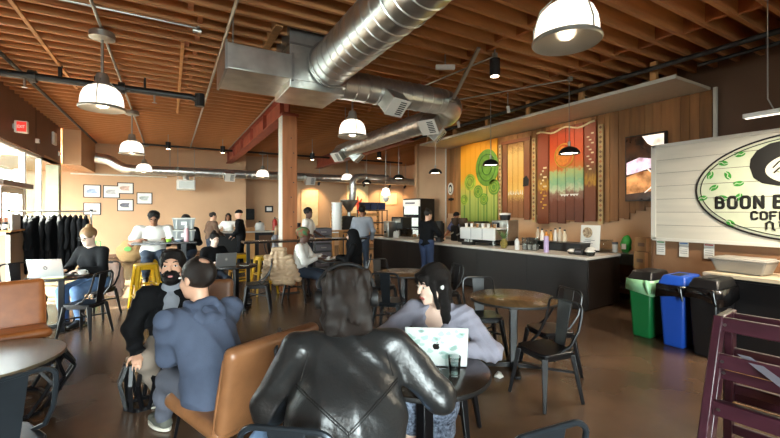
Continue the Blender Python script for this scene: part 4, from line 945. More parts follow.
for q, (u, v, hh, m_, lb) in enumerate(((.35, .45, .05, M_CLEAR, 'clear lidded tub left of the black box at the bar end'), (.32, .12, .07, M_CLEAR, 'clear lidded bowl on the bar corner'), (.5, .2, .09, M_CLEAR, 'second clear bowl behind the one on the bar corner'))):
    b = onbar('plastic_tub', lb, 'tub', u, v); MB().lathe([(0, .003), (.06, .0), (.08, hh), (.077, hh), (.058, .008), (0, .008)], n=20).build('bowl', m_, b); MB().lathe([(.085, hh), (.085, hh + .012), (.05, hh + .04), (0, hh + .045)], n=20).build('lid', M_WHITE, b)
bx_ = onbar('card_reader', 'small black box on the bar corner', 'card reader', .33, .30); bx('body', (0, 0, .05), (.12, .16, .1), M_BLACK, bx_, .015); bx('slot', (-.061, 0, .06), (.004, .1, .02), M_STRAP, bx_)
pg = onbar('sugar_caddy', 'dark caddy in front of the espresso machine on the bar', 'caddy', .28, 2.9); bx('box', (0, 0, .035), (.16, .3, .07), M_BLACK, pg, .01)
for q in range(3): MB().cyl((0, -.09 + .09 * q, .07), (0, -.09 + .09 * q, .12), .03).build('jar', M_STEEL, pg)
ck = onbar('pastry_case', 'low glass case of pastries beside the woman in the black hoodie', 'display case', .5, 5.3)
bx('tray', (0, 0, .03), (.5, .7, .06), M_STEEL, ck); bx('glass_front', (-.24, 0, .16), (.012, .7, .22), M_CLEAR, ck); bx('glass_top', (0, 0, .275), (.5, .7, .012), M_CLEAR, ck)
for q in range(6): MB().lathe([(0, .06), (.06, .065), (.07, .09), (.04, .12), (0, .125)], (-.1 + .2 * (q % 2), -.25 + .25 * (q // 2), 0), n=12).build('pastry', M_CARD, ck)
jw = onbar('water_dispenser', 'silver and black dispenser box at the far bar end', 'dispenser', .30, 6.1); bx('case', (0, 0, .24), (.3, .26, .48), M_STEEL, jw, .015); bx('side_panel', (.16, 0, .24), (.02, .24, .46), M_BLACK, jw); bx('tap', (-.17, 0, .16), (.05, .06, .05), M_BLACK, jw)
for q in range(3): bottle(.28, 5.62 + .10 * q, ('first', 'middle', 'last')[q] + ' white milk bottle beside the silver dispenser', M_WHITE, .25 - .02 * q, .045)
bt = onbar('takeout_machine', 'dark brewer box behind the white milk bottles', 'brewer', .62, 5.95); bx('case', (0, 0, .3), (.36, .55, .6), M_BLACK, bt, .02); bx('panel', (-.185, 0, .5), (.01, .4, .12), M_STEEL, bt)

# back counter and shelves behind the bar
bc = thing('back_counter', 'steel back counter along the wall behind the bar', 'counter', (7.62, 7.65, 0))
bx('cabinet', (0, 0, .42), (.56, 4.2, .84), M_BLACK, bc); bx('top', (-.02, 0, .87), (.64, 4.3, .05), M_STEEL, bc, .006)
for k, (yy6, hh, m_, lb) in enumerate(((9.2, .5, M_STEEL, 'silver brewer on the back counter behind the barista'), (8.75, .38, M_BLACK, 'black brewer on the back counter behind the barista'), (8.2, .45, M_STEEL, 'steel brewer on the back counter beside the grinders'))):
    t = thing('coffee_brewer', lb, 'brewer', (7.6, yy6, .895)); bx('body', (0, 0, hh / 2), (.34, .36, hh), m_, t, .02); bx('lid', (0, 0, hh + .02), (.3, .3, .04), M_BLACK, t, .01); bx('window', (-.175, 0, hh * .6), (.01, .24, .14), M_SCREEN, t); MB().cyl((-.17, 0, hh * .3), (-.24, 0, hh * .3), .02).build('tap', M_BLACK, t)
fr = thing('display_fridge', 'tall black glass-door fridge past the bar end', 'fridge', (7.25, 10.9, 0), .25); fr.scale = (1.08, 1.08, 1.08)
bx('body', (.06, 0, .97), (.66, .72, 1.94), M_BLACK, fr, .01); bx('header', (-.28, 0, 1.80), (.03, .70, .20), M_WHITE, fr); bx('door', (-.285, 0, .95), (.02, .68, 1.48), M_SCREEN, fr)
bx('header_lettering', (-.297, 0.05, 1.80), (.004, .4, .05), M_STRAP, fr)
for q in range(4): bx('lit_shelf', (-.298, 0, .5 + .36 * q), (.004, .58, .26), mat('fridge_light', '#c8d0c8', emit='#dfe8e0', estr=.5, var=.4, vscale=14), fr)
MB().cyl((-.31, .3, .7), (-.31, .3, 1.3), .012).build('door_handle', M_STEEL, fr)
for q in range(3):
    t = thing('blue_crate', ('left', 'middle', 'right')[q] + ' navy crate in the row on top of the brewer shelf', 'crate', (5.75 + .3 * q, 11.9, 0)); bx('tub', (0, 0, 1.84), (.27, .3, .24), mat('navy_plastic', '#1c2244', rough=.4), t, .02); bx('rim', (0, 0, 1.96), (.29, .32, .03), MATS['navy_plastic'], t)
sh = thing('brewer_shelf', 'dark shelf unit past the bar end carrying navy crates', 'shelf unit', (6.05, 11.9, 0)); bx('top_shelf', (0, 0, 1.70), (1.0, .4, .03), M_BLKPIPE, sh)
for a in (-.48, .48):
    for b_ in (-.18, .18): MB().cyl((a, b_, 0), (a, b_, 1.7), .018).build('post', M_BLKPIPE, sh)
for z in (.4, .85, 1.28): bx('shelf', (0, 0, z), (1.0, .4, .03), M_BLKPIPE, sh)
# gap right of the bar: steel sink counter, tub, plant, boxes, bags
sk = thing('steel_sink_counter', 'stainless counter behind the bar end by the wall', 'counter', (7.65, 4.6, 0))
bx('top', (0, 0, .86), (.62, 1.5, .04), M_STEEL, sk); bx('apron', (-.29, 0, .76), (.02, 1.48, .18), M_STEEL, sk)
for a in (-.27, .27):
    for b_ in (-.7, .7): MB().cyl((a, b_, 0), (a, b_, .85), .022).build('leg', M_STEEL, sk)
bx('shelf', (0, 0, .22), (.56, 1.4, .02), M_STEEL, sk)
t = thing('storage_tub', 'clear lidded tub on the stainless counter', 'tub', (7.5, 4.75, .88)); bx('tub', (0, 0, .1), (.3, .45, .2), M_CLEAR, t, .01); bx('lid', (0, 0, .21), (.32, .47, .02), M_CLEAR, t)
t = thing('green_bag', 'bright green bag standing on the stainless counter by the boxes', 'bag', (7.5, 4.18, .88))
soft('bag', [ell((0, 0, .14), (.07, .10, .15)), ell((0.0, -.02, .27), (.04, .07, .07))], mat('bright_green', '#2fae3c', rough=.4), t, .015, disp=wrinkle(.01, 40)); bx('label', (-.075, 0, .12), (.01, .08, .1), M_PAPER, t)
t = thing('white_jar', 'white jar beside the green bag on the stainless counter', 'jar', (7.45, 4.36, .88)); MB().lathe([(0, 0), (.05, 0), (.05, .16), (0, .16)], n=16).build('jar', M_WHITE, t); MB().lathe([(.052, .15), (.052, .19), (0, .19)], n=16).build('lid', M_STRAP, t)
for q, z in enumerate((.02, .37, .72, 1.02)):
    hgt = (.34, .34, .29, .22)[q]
    t = thing('cardboard_box', ('bottom', 'second', 'third', 'top')[q] + ' cardboard box of the stack beside the sign wall end', 'box', (7.0 + .02 * (q % 2), 3.45, z - .02), .06 * (q % 2)); bx('carton', (0, 0, hgt / 2), (.46, .40, hgt), M_CARD, t, .006); bx('tape', (-.231, 0, hgt / 2), (.004, .05, hgt * .98), M_TIMBERL, t); bx('print', (-.232, .1, hgt * .5), (.003, .1, .06), M_BROWN, t)
for q, (x, y_, s_) in enumerate(((7.05, 4.75, .15), (7.25, 4.5, .14), (7.2, 5.0, .16))):
    t = thing('milk_jug', ('front', 'right', 'left')[q] + ' pale jug standing on the floor under the stainless counter', 'jug', (x, y_, 0)); MB().lathe([(0, 0), (.1, 0), (.11, .05), (.11, .22), (.05, .32), (.04, .36), (0, .36)], n=16).build('body', M_STONE, t); MB().tube([(-.1, 0, .22), (-.13, 0, .26), (-.06, 0, .31)], .012, 6).build('handle', M_STONE, t); MB().cyl((0, 0, .36), (0, 0, .39), .042).build('cap', M_STRAP, t)

# ================================================================== BINS, SIDE COUNTER
def slimbin(x, y, rz, m, lidm, lb, bag=None, tall=.76):
    t = thing('waste_bin', lb, 'bin', (x, y, 0), rz)
    MB().add([(-.22, -.11, 0), (.22, -.11, 0), (.22, .11, 0), (-.22, .11, 0), (-.27, -.14, tall), (.27, -.14, tall), (.27, .14, tall), (-.27, .14, tall)], [(3, 2, 1, 0), (4, 5, 6, 7), (0, 1, 5, 4), (1, 2, 6, 5), (2, 3, 7, 6), (3, 0, 4, 7)]).build('bin_body', m, t, .025)
    MB().add([(-.28, -.15, tall - .0), (.28, -.15, tall), (.28, .15, tall), (-.28, .15, tall), (-.20, -.12, tall + .11), (.24, -.12, tall + .11), (.24, .12, tall + .11), (-.20, .12, tall + .11)], [(3, 2, 1, 0), (4, 5, 6, 7), (0, 1, 5, 4), (1, 2, 6, 5), (2, 3, 7, 6), (3, 0, 4, 7)]).build('bin_lid', lidm, t, .02)
    bx('lid_opening', (-.02, 0, tall + .112), (.26, .10, .006), M_INK, t)
    if bag:
        def cl(X, Y, Z): return Z - (tall + .015) + 0 * X
        g = MB(); rng = random.Random(int(x * 100 + y * 1000)); ring = [(-.285, -.155), (0, -.158), (.285, -.155), (.29, 0), (.285, .155), (0, .158), (-.285, .155), (-.29, 0)]
        vs = []
        n_ = len(ring)
        for (px, py) in ring: vs.append((px, py, tall + .005))
        for (px, py) in ring: vs.append((px * 1.03, py * 1.05, tall - .10 - rng.uniform(0, .10)))
        g.add(vs, [(i, (i + 1) % n_, n_ + (i + 1) % n_, n_ + i) for i in range(n_)])
        o = g.build('bag_overhang', bag, t, smooth=60); sdm = o.modifiers.new('solid', 'SOLIDIFY'); sdm.thickness = .006
        soft('bag_knot', [cap((-.30, -.10, tall - .02), (-.33, -.14, tall - .16), .035, .012)], bag, t, .012)
    return t
slimbin(5.62, 2.83, .06, M_GREEN, M_BINBLK, 'green slim bin with a pale green bag and dark lid beside the sign wall', M_BAGG)
slimbin(5.56, 2.43, .06, M_BLUE, M_BLUE, 'blue slim bin between the green bin and the black one', M_BAGK)
slimbin(5.50, 2.08, .04, M_BINBLK, M_BINBLK, 'black slim bin next to the side counter', M_BAGK, .78)
sc_ = thing('side_counter', 'dark side counter with a pale top under the sign', 'counter', (6.08, 0.53, 0), 0)
bx('cabinet', (0.02, -.1, .43), (.56, 3.6, .86), M_BLACK, sc_); bx('top', (0, -.1, .885), (.64, 3.7, .045), mat('pale_laminate', '#d8c6a8', rough=.35, var=.06), sc_, .004)
for k in range(4): bx('door', (-.27, 1.2 - .9 * k, .43), (.02, .86, .8), M_BINBLK, sc_)
gt = thing('bus_tub', 'grey lidded bus tub on the side counter under the sign', 'tub', (6.06, 1.98, .9085), -.05)
MB().add([(-.14, -.22, 0), (.14, -.22, 0), (.14, .22, 0), (-.14, .22, 0), (-.18, -.27, .16), (.18, -.27, .16), (.18, .27, .16), (-.18, .27, .16)], [(3, 2, 1, 0), (4, 5, 6, 7), (0, 1, 5, 4), (1, 2, 6, 5), (2, 3, 7, 6), (3, 0, 4, 7)]).build('tub', mat('grey_tub', '#9a958c', rough=.4), gt, .02)
bx('rim', (0, 0, .165), (.39, .57, .02), MATS['grey_tub'], gt, .008); bx('lid', (0, 0, .18), (.34, .5, .02), mat('grey_tub_lid', '#b0aaa0', rough=.3), gt, .008)
t = thing('cup_sleeve_box', 'pale plastic box beside the grey tub on the side counter', 'box', (6.10, 1.50, .9085)); bx('box', (0, 0, .08), (.2, .28, .16), M_CLEAR, t, .01); bx('contents', (0, 0, .05), (.17, .25, .09), M_CARD, t)

# ================================================================== FURNITURE KINDS
def legset(t, foot, top, z, m, wtop=.055, wbot=.028, name='leg'):
    for sx in (-1, 1):
        for sy in (-1, 1):
            MB().taper((sx * top, sy * top, z), (sx * foot, sy * foot, 0.0), (wtop, wtop * .8), (wbot, wbot), up=(sx, sy, 0)).build(name, m, t, .006)
def make_chair(m, name='metal_chair', label='metal chair'):
    """stamped metal cafe chair, facing +Y"""
    t = thing(name, label, 'chair')
    s = MB().prism(rrect(.37, .36, .07), (0, 0, .432), (1, 0, 0), (0, 1, 0), (0, 0, 1), .022).build('seat', m, t, .008)
    bx('seat_apron', (0, 0, .41), (.33, .32, .05), m, t, .01)
    legset(t, .215, .155, .42, m)
    # tube loop: up from the rear seat corners, round at the top
    pts = [(-.165, .02, .44), (-.185, -.10, .50), (-.19, -.19, .62), (-.188, -.225, .74)] + [(-.188 + .07 * (1 - math.cos(a)), -.235, .785 + .06 * math.sin(a)) for a in np.linspace(0.3, PI / 2, 5)]
    pts = pts + [(-x, y, z) for x, y, z in pts[::-1]]
    MB().tube(pts, .0125, 8).build('back_frame', m, t)
    MB().add([(-.055, -.165, .44), (.055, -.165, .44), (.075, -.232, .845), (-.075, -.232, .845), (-.055, -.175, .44), (.055, -.175, .44), (.075, -.244, .845), (-.075, -.244, .845)], [(3, 2, 1, 0), (4, 5, 6, 7), (0, 1, 5, 4), (1, 2, 6, 5), (2, 3, 7, 6), (3, 0, 4, 7)]).build('back_splat', m, t, .004)
    br = MB(); br.bar((-.17, -.17, .26), (.17, .17, .26), .012, .02); br.bar((-.17, .17, .26), (.17, -.17, .26), .012, .02); br.build('cross_brace', m, t)
    return t
chair_k = make_chair(M_BLKMET); chair_g = make_chair(M_GREYMET)
used = set()
def chair(x, y, face, label, src=None, group=None, scale=None):
    """face: direction the sitter looks, as (dx, dy)"""
    src = src or chair_k; rz = math.atan2(face[1], face[0]) - PI / 2
    if src.name not in used:
        used.add(src.name); src.location = (x, y, 0); src.rotation_euler = (0, 0, rz); src['label'] = label
        if group: src['group'] = group
        return src
    return dup(src, (x, y, 0), rz, label, group, scale)
def make_table(m, r, label, x, y, h=.75, base=.32, rz=0.3, foot='cross'):
    t = thing('round_table', label, 'table', (x, y, 0), rz)
    MB().lathe([(0, h - .03), (r - .01, h - .03), (r, h - .022), (r, h - .004), (r - .006, h), (0, h)], n=56).build('table_top', m, t)
    MB().lathe([(r + .002, h - .026), (r + .004, h - .02), (r + .004, h - .008), (r + .002, h - .003)], n=56).build('edge_band', M_BLACK, t)
    bx('pedestal', (0, 0, h / 2), (.075, .075, h - .06), M_BLKMET, t, .008)
    bx('mounting_plate', (0, 0, h - .04), (.3, .3, .014), M_BLKMET, t)
    for k in range(4): MB().taper((0, 0, .05), (base * math.cos(k * PI / 2), base * math.sin(k * PI / 2), .025), (.08, .06), (.055, .03)).build('base_foot', M_BLKMET, t, .006)
    return t
def make_stool(label, x, y, rz=0.2, h=.76):
    t = thing('yellow_stool', label, 'stool', (x, y, 0), rz, group='yellow metal bar stools')
    MB().prism(rrect(.32, .32, .06), (0, 0, h - .03), (1, 0, 0), (0, 1, 0), (0, 0, 1), .03).build('seat', M_YELLOW, t, .008)
    bx('seat_apron', (0, 0, h - .055), (.29, .29, .06), M_YELLOW, t, .01)
    legset(t, .215, .125, h - .03, M_YELLOW, .065, .035)
    for zz, k in ((.22, .185), (.40, .165)):
        for a, b in (((-k, -k), (k, -k)), ((k, -k), (k, k)), ((k, k), (-k, k)), ((-k, k), (-k, -k))):
            MB().bar((*a, zz), (*b, zz), .012, .028).build('foot_rail', M_YELLOW, t)
    return t
def make_lounge(m, label, x, y, face, width=.66):
    t = thing('leather_lounge_chair', label, 'lounge chair', (x, y, 0), math.atan2(face[1], face[0]) - PI / 2)
    w2 = width / 2; R1 = Matrix.Rotation(.10, 3, 'X'); R2 = Matrix.Rotation(-1.22, 3, 'X')
    soft('seat', [rbox((0, .03, .385), (w2, .31, .05), .045, [list(r) for r in R1.transposed()])], m, t, .014)
    Rb = Matrix.Rotation(.22, 3, 'X')
    soft('backrest', [rbox((0, -.325, .625), (w2, .05, .27), .045, [list(r) for r in Rb.transposed()])], m, t, .014)
    for s in (-1, 1):
        MB().tube([(s * (w2 - .005), -.245, .38), (s * (w2 + .0), -.30, .60), (s * (w2 - .01), -.345, .82)], .008, 6).build('piping', m, t)
        MB().tube([(s * (w2 - .06), -.26, .35), (s * (w2 - .04), -.33, .012), (s * (w2 - .04), .30, .012), (s * (w2 - .06), .22, .37)], .011, 8).build('sled_leg', M_BLKMET, t)
    MB().bar((-w2 + .05, -.2, .335), (w2 - .05, -.2, .335), .02, .02).build('cross_bar', M_BLKMET, t)
    return t
def make_cage(label, name, x, y, h, rt, rmid, rb, topm, n=8, bar=.022, zmid=.55, cat='side table', over=0.0):
    """drum table: a top on a cage of paired flat bars that bow out and in again"""
    t = thing(name, label, cat, (x, y, 0), .2)
    MB().lathe([(0, h - .03), (rt + over - .008, h - .03), (rt + over, h - .02), (rt + over, h - .006), (rt + over - .006, h), (0, h)], n=48).build('top', topm, t)
    for rr, zz, nm in ((rt * .98, h - .045, 'upper_hoop'), (rb, .012, 'base_hoop')):
        pts = [(rr * math.cos(2 * PI * k / n), rr * math.sin(2 * PI * k / n), zz) for k in range(n)]
        for k in range(n): MB().bar(pts[k], pts[(k + 1) % n], bar, bar).build(nm, M_BLKMET, t)
    for k in range(n):
        for s in (-1, 1):
            a0 = 2 * PI * k / n + s * .30 * 2 * PI / n; a1 = 2 * PI * (k) / n + s * .16 * 2 * PI / n
            p = [(rt * .96 * math.cos(a0), rt * .96 * math.sin(a0), h - .04), (rmid * math.cos(a1), rmid * math.sin(a1), h * zmid), (rb * math.cos(a0), rb * math.sin(a0), .012)]
            b = MB().bar(p[0], p[1], bar, bar * .8); b.bar(p[1], p[2], bar, bar * .8); b.build('cage_bar', M_BLKMET, t)
    return t

# ------------------------------------------------------------------ furniture in place
make_table(M_TABLEBR, .45, 'empty round bronze-topped table before the dark bar', 3.16, 2.93, rz=.9)
chair(2.90, 2.32, (-1, .12), 'black chair nearest the empty bronze table, turned side-on', group=None)
chair(3.42, 2.68, (-1, .3), 'black chair tucked under the empty bronze table, behind the side-on one')
chair(3.20, 3.42, (-.45, -.9), 'black chair on the bar side of the empty bronze table')
make_table(M_TABLEBR, .42, 'round table beyond the laptop woman, with the grey metal chair', 3.05, 4.95, rz=.4)
chair(2.62, 4.62, (.75, .7), 'grey metal chair seen from behind at the far round table', chair_g)
chair(3.05, 5.65, (-.1, -1), 'black chair on the bar side of the far round table')
chair(3.62, 4.72, (-1, .2), 'black chair right of the far round table, behind the laptop woman')
make_table(M_TABLEDK, .37, 'small dark round table with the open white laptop', 1.28, 1.85, base=.30, rz=.1)
chair(.52, 1.62, (.62, .78), 'chrome-edged metal chair under the man in the leather jacket', chair_g)
chair(1.76, 2.28, (-.78, -.62), 'black chair under the woman in the grey cardigan')
chair(.84, 2.50, (.95, -.3), 'grey metal chair between the tan lounge chair and the leather jacket', chair_g)
chair(1.25, 1.19, (.12, 1), 'empty chair nearest the camera, only its top rail in view', chair_g)
chair(-.80, 2.75, (-.5, .85), 'grey metal chair by the low weathered table', chair_g)
make_cage('low round weathered table on a black cage base', 'coffee_table', -1.36, 4.38, .45, .56, .62, .46, M_TABLEW, n=10, bar=.026, zmid=.6)
make_cage('small black cage side table between the two seated men', 'side_table', -.20, 3.93, .42, .13, .17, .13, M_TABLEBR, n=6, bar=.028, zmid=.55)
make_lounge(M_LEATH, 'tan leather lounge chair under the man in the blue sweatshirt', .415, 2.80, (-.44, .90), .70)
make_lounge(M_LEATHO, 'orange leather lounge chair behind the low weathered table', -1.50, 5.40, (.30, -.95), .74)
make_lounge(M_LEATH, 'brown leather lounge chair under the bearded man', .22, 4.46, (-.25, -.97), .66)
# laptop table by the coat rack
make_table(M_TABLEDK, .38, 'round black table with the silver laptop by the coat rack', -1.34, 7.08, rz=.2, base=.34)
chair(-.98, 6.50, (-.88, .45), 'empty black chair in front of the laptop table by the coat rack')
chair(-.98, 7.56, (-.45, -.9), 'black chair under the woman in the black sweater, hung with a pale coat')
chair(-1.98, 8.0, (.6, -.8), 'empty black chair between the coat rack and laptop table')
chair(-2.32, 6.6, (.9, .3), 'black chair left of the laptop table, cut by the frame edge')
# tables past the two men
make_table(M_TABLEDK, .34, 'small dark table with a laptop and phone behind the two men', .97, 7.0, rz=.5, base=.3)
chair(1.28, 6.78, (-1, .25), 'black metal chair at the small table behind the blue sweatshirt')
chair(.62, 7.62, (.3, -1), 'black chair under the woman behind the silver laptop')
make_table(M_TABLEDK, .30, 'small dark table shared by the headwrap wearer and the woman in black', 2.66, 6.92, rz=.8, base=.3)
chair(2.05, 7.14, (.87, -.49), 'black chair draped with the beige puffer jacket')
chair(3.12, 6.72, (-.87, .49), 'black chair under the woman in black headscarf')
make_stool('yellow stool under the person in the white tee', -.28, 8.66, .25)
make_stool('empty yellow stool before the high table', -.36, 7.86, .25)
make_stool('yellow stool further back behind the high table', -.22, 9.75, .1)
make_stool('yellow stool left of the pair by the dark ledge', 1.30, 8.75, .1)
make_stool('yellow stool right of the pair by the dark ledge', 1.66, 8.12, .15)
tg = thing('high_table', 'high black table where the man in white tee leans', 'table', (-.08, 8.06, 0))
bx('table_top', (0, 0, 1.10), (1.0, .42, .035), M_TABLEDK, tg, .006)
bx('pedestal', (.30, .02, .54), (.08, .08, 1.08), M_BLKMET, tg); bx('foot', (.30, .02, .02), (.5, .36, .04), M_BLKMET, tg)
lg = thing('standing_ledge', 'long dark standing ledge running in front of the timber column', 'ledge', (2.42, 7.62, 0))
bx('ledge_top', (0, 0, 1.085), (2.5, .34, .04), M_TABLEDK, lg, .006)
for a in (-1.15, 0.0, 1.15): bx('leg', (a, 0, .53), (.06, .06, 1.06), M_BLKMET, lg); bx('foot', (a, 0, .02), (.08, .34, .04), M_BLKMET, lg)
sys_ = thing('service_counter', 'counter with pale ledge before the back wall where three people talk', 'counter', (1.95, 13.1, 0))
bx('body', (0, 0, .50), (1.9, .5, 1.0), M_BLACK, sys_); bx('top', (0, 0, 1.02), (2.0, .6, .05), M_WHITEP, sys_, .01); bx('wood_panel', (.18, -.27, .66), (.42, .05, 1.0), M_TIMBERL, sys_)
bx('shelf', (.72, -.26, .5), (.4, .03, .8), M_BROWN, sys_)

# ================================================================== PEOPLE
def V3(*a): return np.array(a, float)
def rotx(a): c, s = math.cos(a), math.sin(a); return np.array([[1, 0, 0], [0, c, -s], [0, s, c]])
def roty(a): c, s = math.cos(a), math.sin(a); return np.array([[c, 0, s], [0, 1, 0], [-s, 0, c]])
def rotz(a): c, s = math.cos(a), math.sin(a); return np.array([[c, -s, 0], [s, c, 0], [0, 0, 1]])
def ik(a, b, l1, l2, pole):
    """middle joint of a two-bone limb from a towards b, bending towards pole; also the reachable end"""
    d = b - a; L = np.linalg.norm(d); mx = (l1 + l2) * 0.995
    if L > mx: b = a + d / L * mx; d = b - a; L = mx
    u = d / L; x = (l1 * l1 - l2 * l2 + L * L) / (2 * L); h = math.sqrt(max(l1 * l1 - x * x, 1e-6))
    p = np.asarray(pole, float); p = p - u * (p @ u); p = _unit(p)
    return a + u * x + p * h, b
def hand_prims(w, d, n, side, curl=.5, s=1.0, mn=0.0):
    """palm, four fingers of different lengths and a thumb; w wrist, d along the hand, n out of the palm"""
    d = _unit(d); n = _unit(n - d * (n @ d)); t = np.cross(n, d) * side      # t: towards the thumb
    P = []; R = lambda r: max(r * s, mn)
    offs = (0.030, 0.010, -0.010, -0.028); lens = (.068, .078, .072, .056)
    for o, L in zip(offs, lens):
        k = w + d * (.088 * s) + t * o * s
        P.append((cap(w + d * .012 * s + t * o * .6 * s, k, R(.015), R(.0115)), .012))
        a = k; ang = 0.0
        for q, fr in enumerate((.45, .32, .25)):
            ang += curl * (.7, .9, .6)[q]
            dd = d * math.cos(ang) + n * math.sin(ang)
            b = a + dd * L * fr * s
            P.append((cap(a, b, R(.0095 - .001 * q), R(.0088 - .001 * q)), .004)); a = b
    b0 = w + d * .02 * s + t * .022 * s; b1 = b0 + (d * .55 + t * .75 + n * .25) * .045 * s; b2 = b1 + (d * .85 + t * .3 + n * .35) * .032 * s; b3 = b2 + (d * .95 + n * .35) * .026 * s
    P += [(cap(b0, b1, R(.0145), R(.0115)), .01), (cap(b1, b2, R(.011), R(.010)), .004), (cap(b2, b3, R(.010), R(.0085)), .004)]
    return P

def person(label, x, y, face, pose='sit', seat=.46, h=1.72, lean=.1, side=0.0, twist=0.0, look=(0, 0, 0), skin=None, top=None, bottom=None, shoe=None,
           sleeve='long', lh=None, rh=None, lf=None, rf=None, hair='short', hairm=None, vox=.016, thick=1.0, hem=None, skirt=False, detail=0, extra=None, curl=.5,
           elbowL=(-.6, -.35, -.6), elbowR=(.6, -.35, -.6), inner=None, jacket=False, wr=.008, beard=False, glasses=False, hsc=1.0, kneeL=None, kneeR=None, hand_n=(0, 0, -1), group=None, wf=22, female=False, fold=None, scoop=0):
    k = h / 1.72; rz = math.atan2(face[1], face[0]) - PI / 2
    skin = skin or M_SKIN1; hairm = hairm or M_HAIRB; shoe = shoe or M_SHOEBL
    hip = V3(0, 0, seat + .095 * k) if pose == 'sit' else V3(0, 0, .92 * k)
    TR = rotz(twist) @ roty(side) @ rotx(-lean)
    up = TR @ V3(0, 0, 1); rt = TR @ V3(1, 0, 0); fw = TR @ V3(0, 1, 0)
    waist = hip + up * .17 * k; chest = hip + up * .33 * k + fw * .01; nb = hip + up * .50 * k
    sw = (.165 if female else .185) * k * thick
    sh = {-1: nb - up * .045 * k - rt * sw, 1: nb - up * .045 * k + rt * sw}
    HR = rotz(look[0]) @ rotx(look[1]) @ roty(look[2])      # head yaw, pitch (+ up), roll
    NR = rotx(-lean * .5)
    neckd = _unit(up * .5 + V3(0, 0, .5) + fw * .10)
    hc = nb + neckd * .058 * k + HR @ V3(0, .015, .11 * k * hsc)
    hs = k * (.98 if female else 1.02) * hsc
    H = lambda a, b, c: hc + HR @ (V3(a, b, c) * hs)
    HRl = [list(r) for r in HR.T]; TRl = [list(r) for r in TR.T]
    def hell(c, r, tilt=None): return ell(H(*c), V3(*r) * hs, HRl)
    mn = vox * .8
    # limbs
    def dflt(v, d): return V3(*(v if v is not None else d))
    if pose == 'sit':
        lh = dflt(lh, (-.14, .36, seat + .28)); rh = dflt(rh, (.14, .36, seat + .28)); lf = dflt(lf, (-.12, .42, .085)); rf = dflt(rf, (.12, .42, .085))
    else:
        lh = dflt(lh, (-.24, .06, .80)); rh = dflt(rh, (.24, .06, .80)); lf = dflt(lf, (-.10, .02, .085)); rf = dflt(rf, (.10, -.03, .085))
    l1, l2, t1, t2 = .285 * k, .25 * k, .43 * k, .40 * k
    eL, wL = ik(sh[-1], lh, l1, l2, elbowL); eR, wR = ik(sh[1], rh, l1, l2, elbowR)
    hj = {-1: hip - rt * .09 * k, 1: hip + rt * .09 * k}
    kd = (0, 1, .9) if pose == 'sit' else (0, 1, 0)
    kL, aL = ik(hj[-1], lf, t1, t2, kneeL or kd); kR, aR = ik(hj[1], rf, t1, t2, kneeR or kd)
    th = thick
    torso = [(ell(hip + up * .03, V3(.165 * th, .115 * th, .125) * k, TRl), .05), (cap(waist - rt * .05, waist + rt * .05, .115 * k * th * (.88 if female else 1), .115 * k * th * (.88 if female else 1)), .06),
             (ell(chest, V3(.165 * th * (.9 if female else 1), .112 * th, .185) * k, TRl), .06), (cap(nb - up * .055 * k - rt * sw * .7, nb - up * .055 * k + rt * sw * .7, .062 * k, .062 * k), .05)]
    if female: torso += [(ell(chest + fw * .085 * k + s * rt * .07 * k - up * .01, V3(.065, .05, .065) * k, TRl), .04) for s in (-1, 1)]
    arms = []; fore = []
    for s, e, wv in ((-1, eL, wL), (1, eR, wR)):
        arms += [(cap(sh[s], e, .056 * k * th, .044 * k * th), .035)]; fore += [(cap(e, wv, .043 * k * th, .029 * k), .025)]
    legs = []
    for s, kn, an in ((-1, kL, aL), (1, kR, aR)):
        legs += [(cap(hj[s], kn, .088 * k * th, .062 * k * th), .04), (cap(kn, kn + (an - kn) * .45, .060 * k * th, .056 * k * th), .03), (cap(kn + (an - kn) * .4, an, .056 * k * th, .040 * k), .03)]
    neck = [(cap(nb - up * .03, hc + HR @ V3(0, -.015, -.05 * k), .056 * k, .052 * k), .03)]
    head = [(hell((0, -.012, .035), (.077, .098, .088)), .02), (hell((0, .035, -.045), (.058, .060, .072)), .03), (cap(H(0, .078, -.098), H(0, .070, -.09), .018 * hs, .02 * hs), .03)]
    if vox < .013:
        head += [(cap(H(0, .097, .02), H(0, .117, -.022), .009 * hs, .0135 * hs), .012), (cap(H(-.036, .085, .032), H(.036, .085, .032), .012 * hs, .012 * hs), .02),
                 (cap(H(-.02, .094, -.058), H(.02, .094, -.058), .008 * hs, .008 * hs), .008), (cap(H(-.016, .092, -.070), H(.016, .092, -.070), .008 * hs, .008 * hs), .008),
                 (hell((-.033, .102, .010), (.017, .012, .011)), .012, -1), (hell((.033, .102, .010), (.017, .012, .011)), .012, -1),
                 (hell((-.042, .060, -.03), (.022, .022, .022)), .02), (hell((.042, .060, -.03), (.022, .022, .022)), .02)]
    head += [(hell((-.078, -.008, -.002), (.010, .020, .032)), .008), (hell((.078, -.008, -.002), (.010, .020, .032)), .008)]
    if vox >= .013: head += [(cap(H(0, .09, .01), H(0, .108, -.02), .011 * hs, .014 * hs), .02)]
    hands = []
    hn = V3(*hand_n)
    for s, e, wv in ((-1, eL, wL), (1, eR, wR)): hands += hand_prims(wv, (wv - e) * .6 + V3(0, .12, -.02), hn, s, curl, k * (.93 if female else 1.0), mn * .55)
    bodyp = torso + arms + fore + legs + neck + head + hands
    feet = [(cap(a + V3(0, -.03, -.03), a + V3(0, .15 * k, -.055), .034 * k, .030 * k), .02) for a in (aL, aR)]
    body = soft('person', bodyp + feet, skin, None, vox, .03)
    body.location = (x, y, 0); body.rotation_euler = (0, 0, rz)
    tag(body, label, 'person', group)
    # clothes
    inf = .013 if vox < .013 else .016
    dsp = fold or wrinkle(wr, wf, x * 3 + y)
    nbp = nb + up * .02
    neckline = lambda X, Y, Z: (X - nbp[0]) * up[0] + (Y - nbp[1]) * up[1] + (Z - nbp[2]) * up[2] - .012
    tp = torso + arms
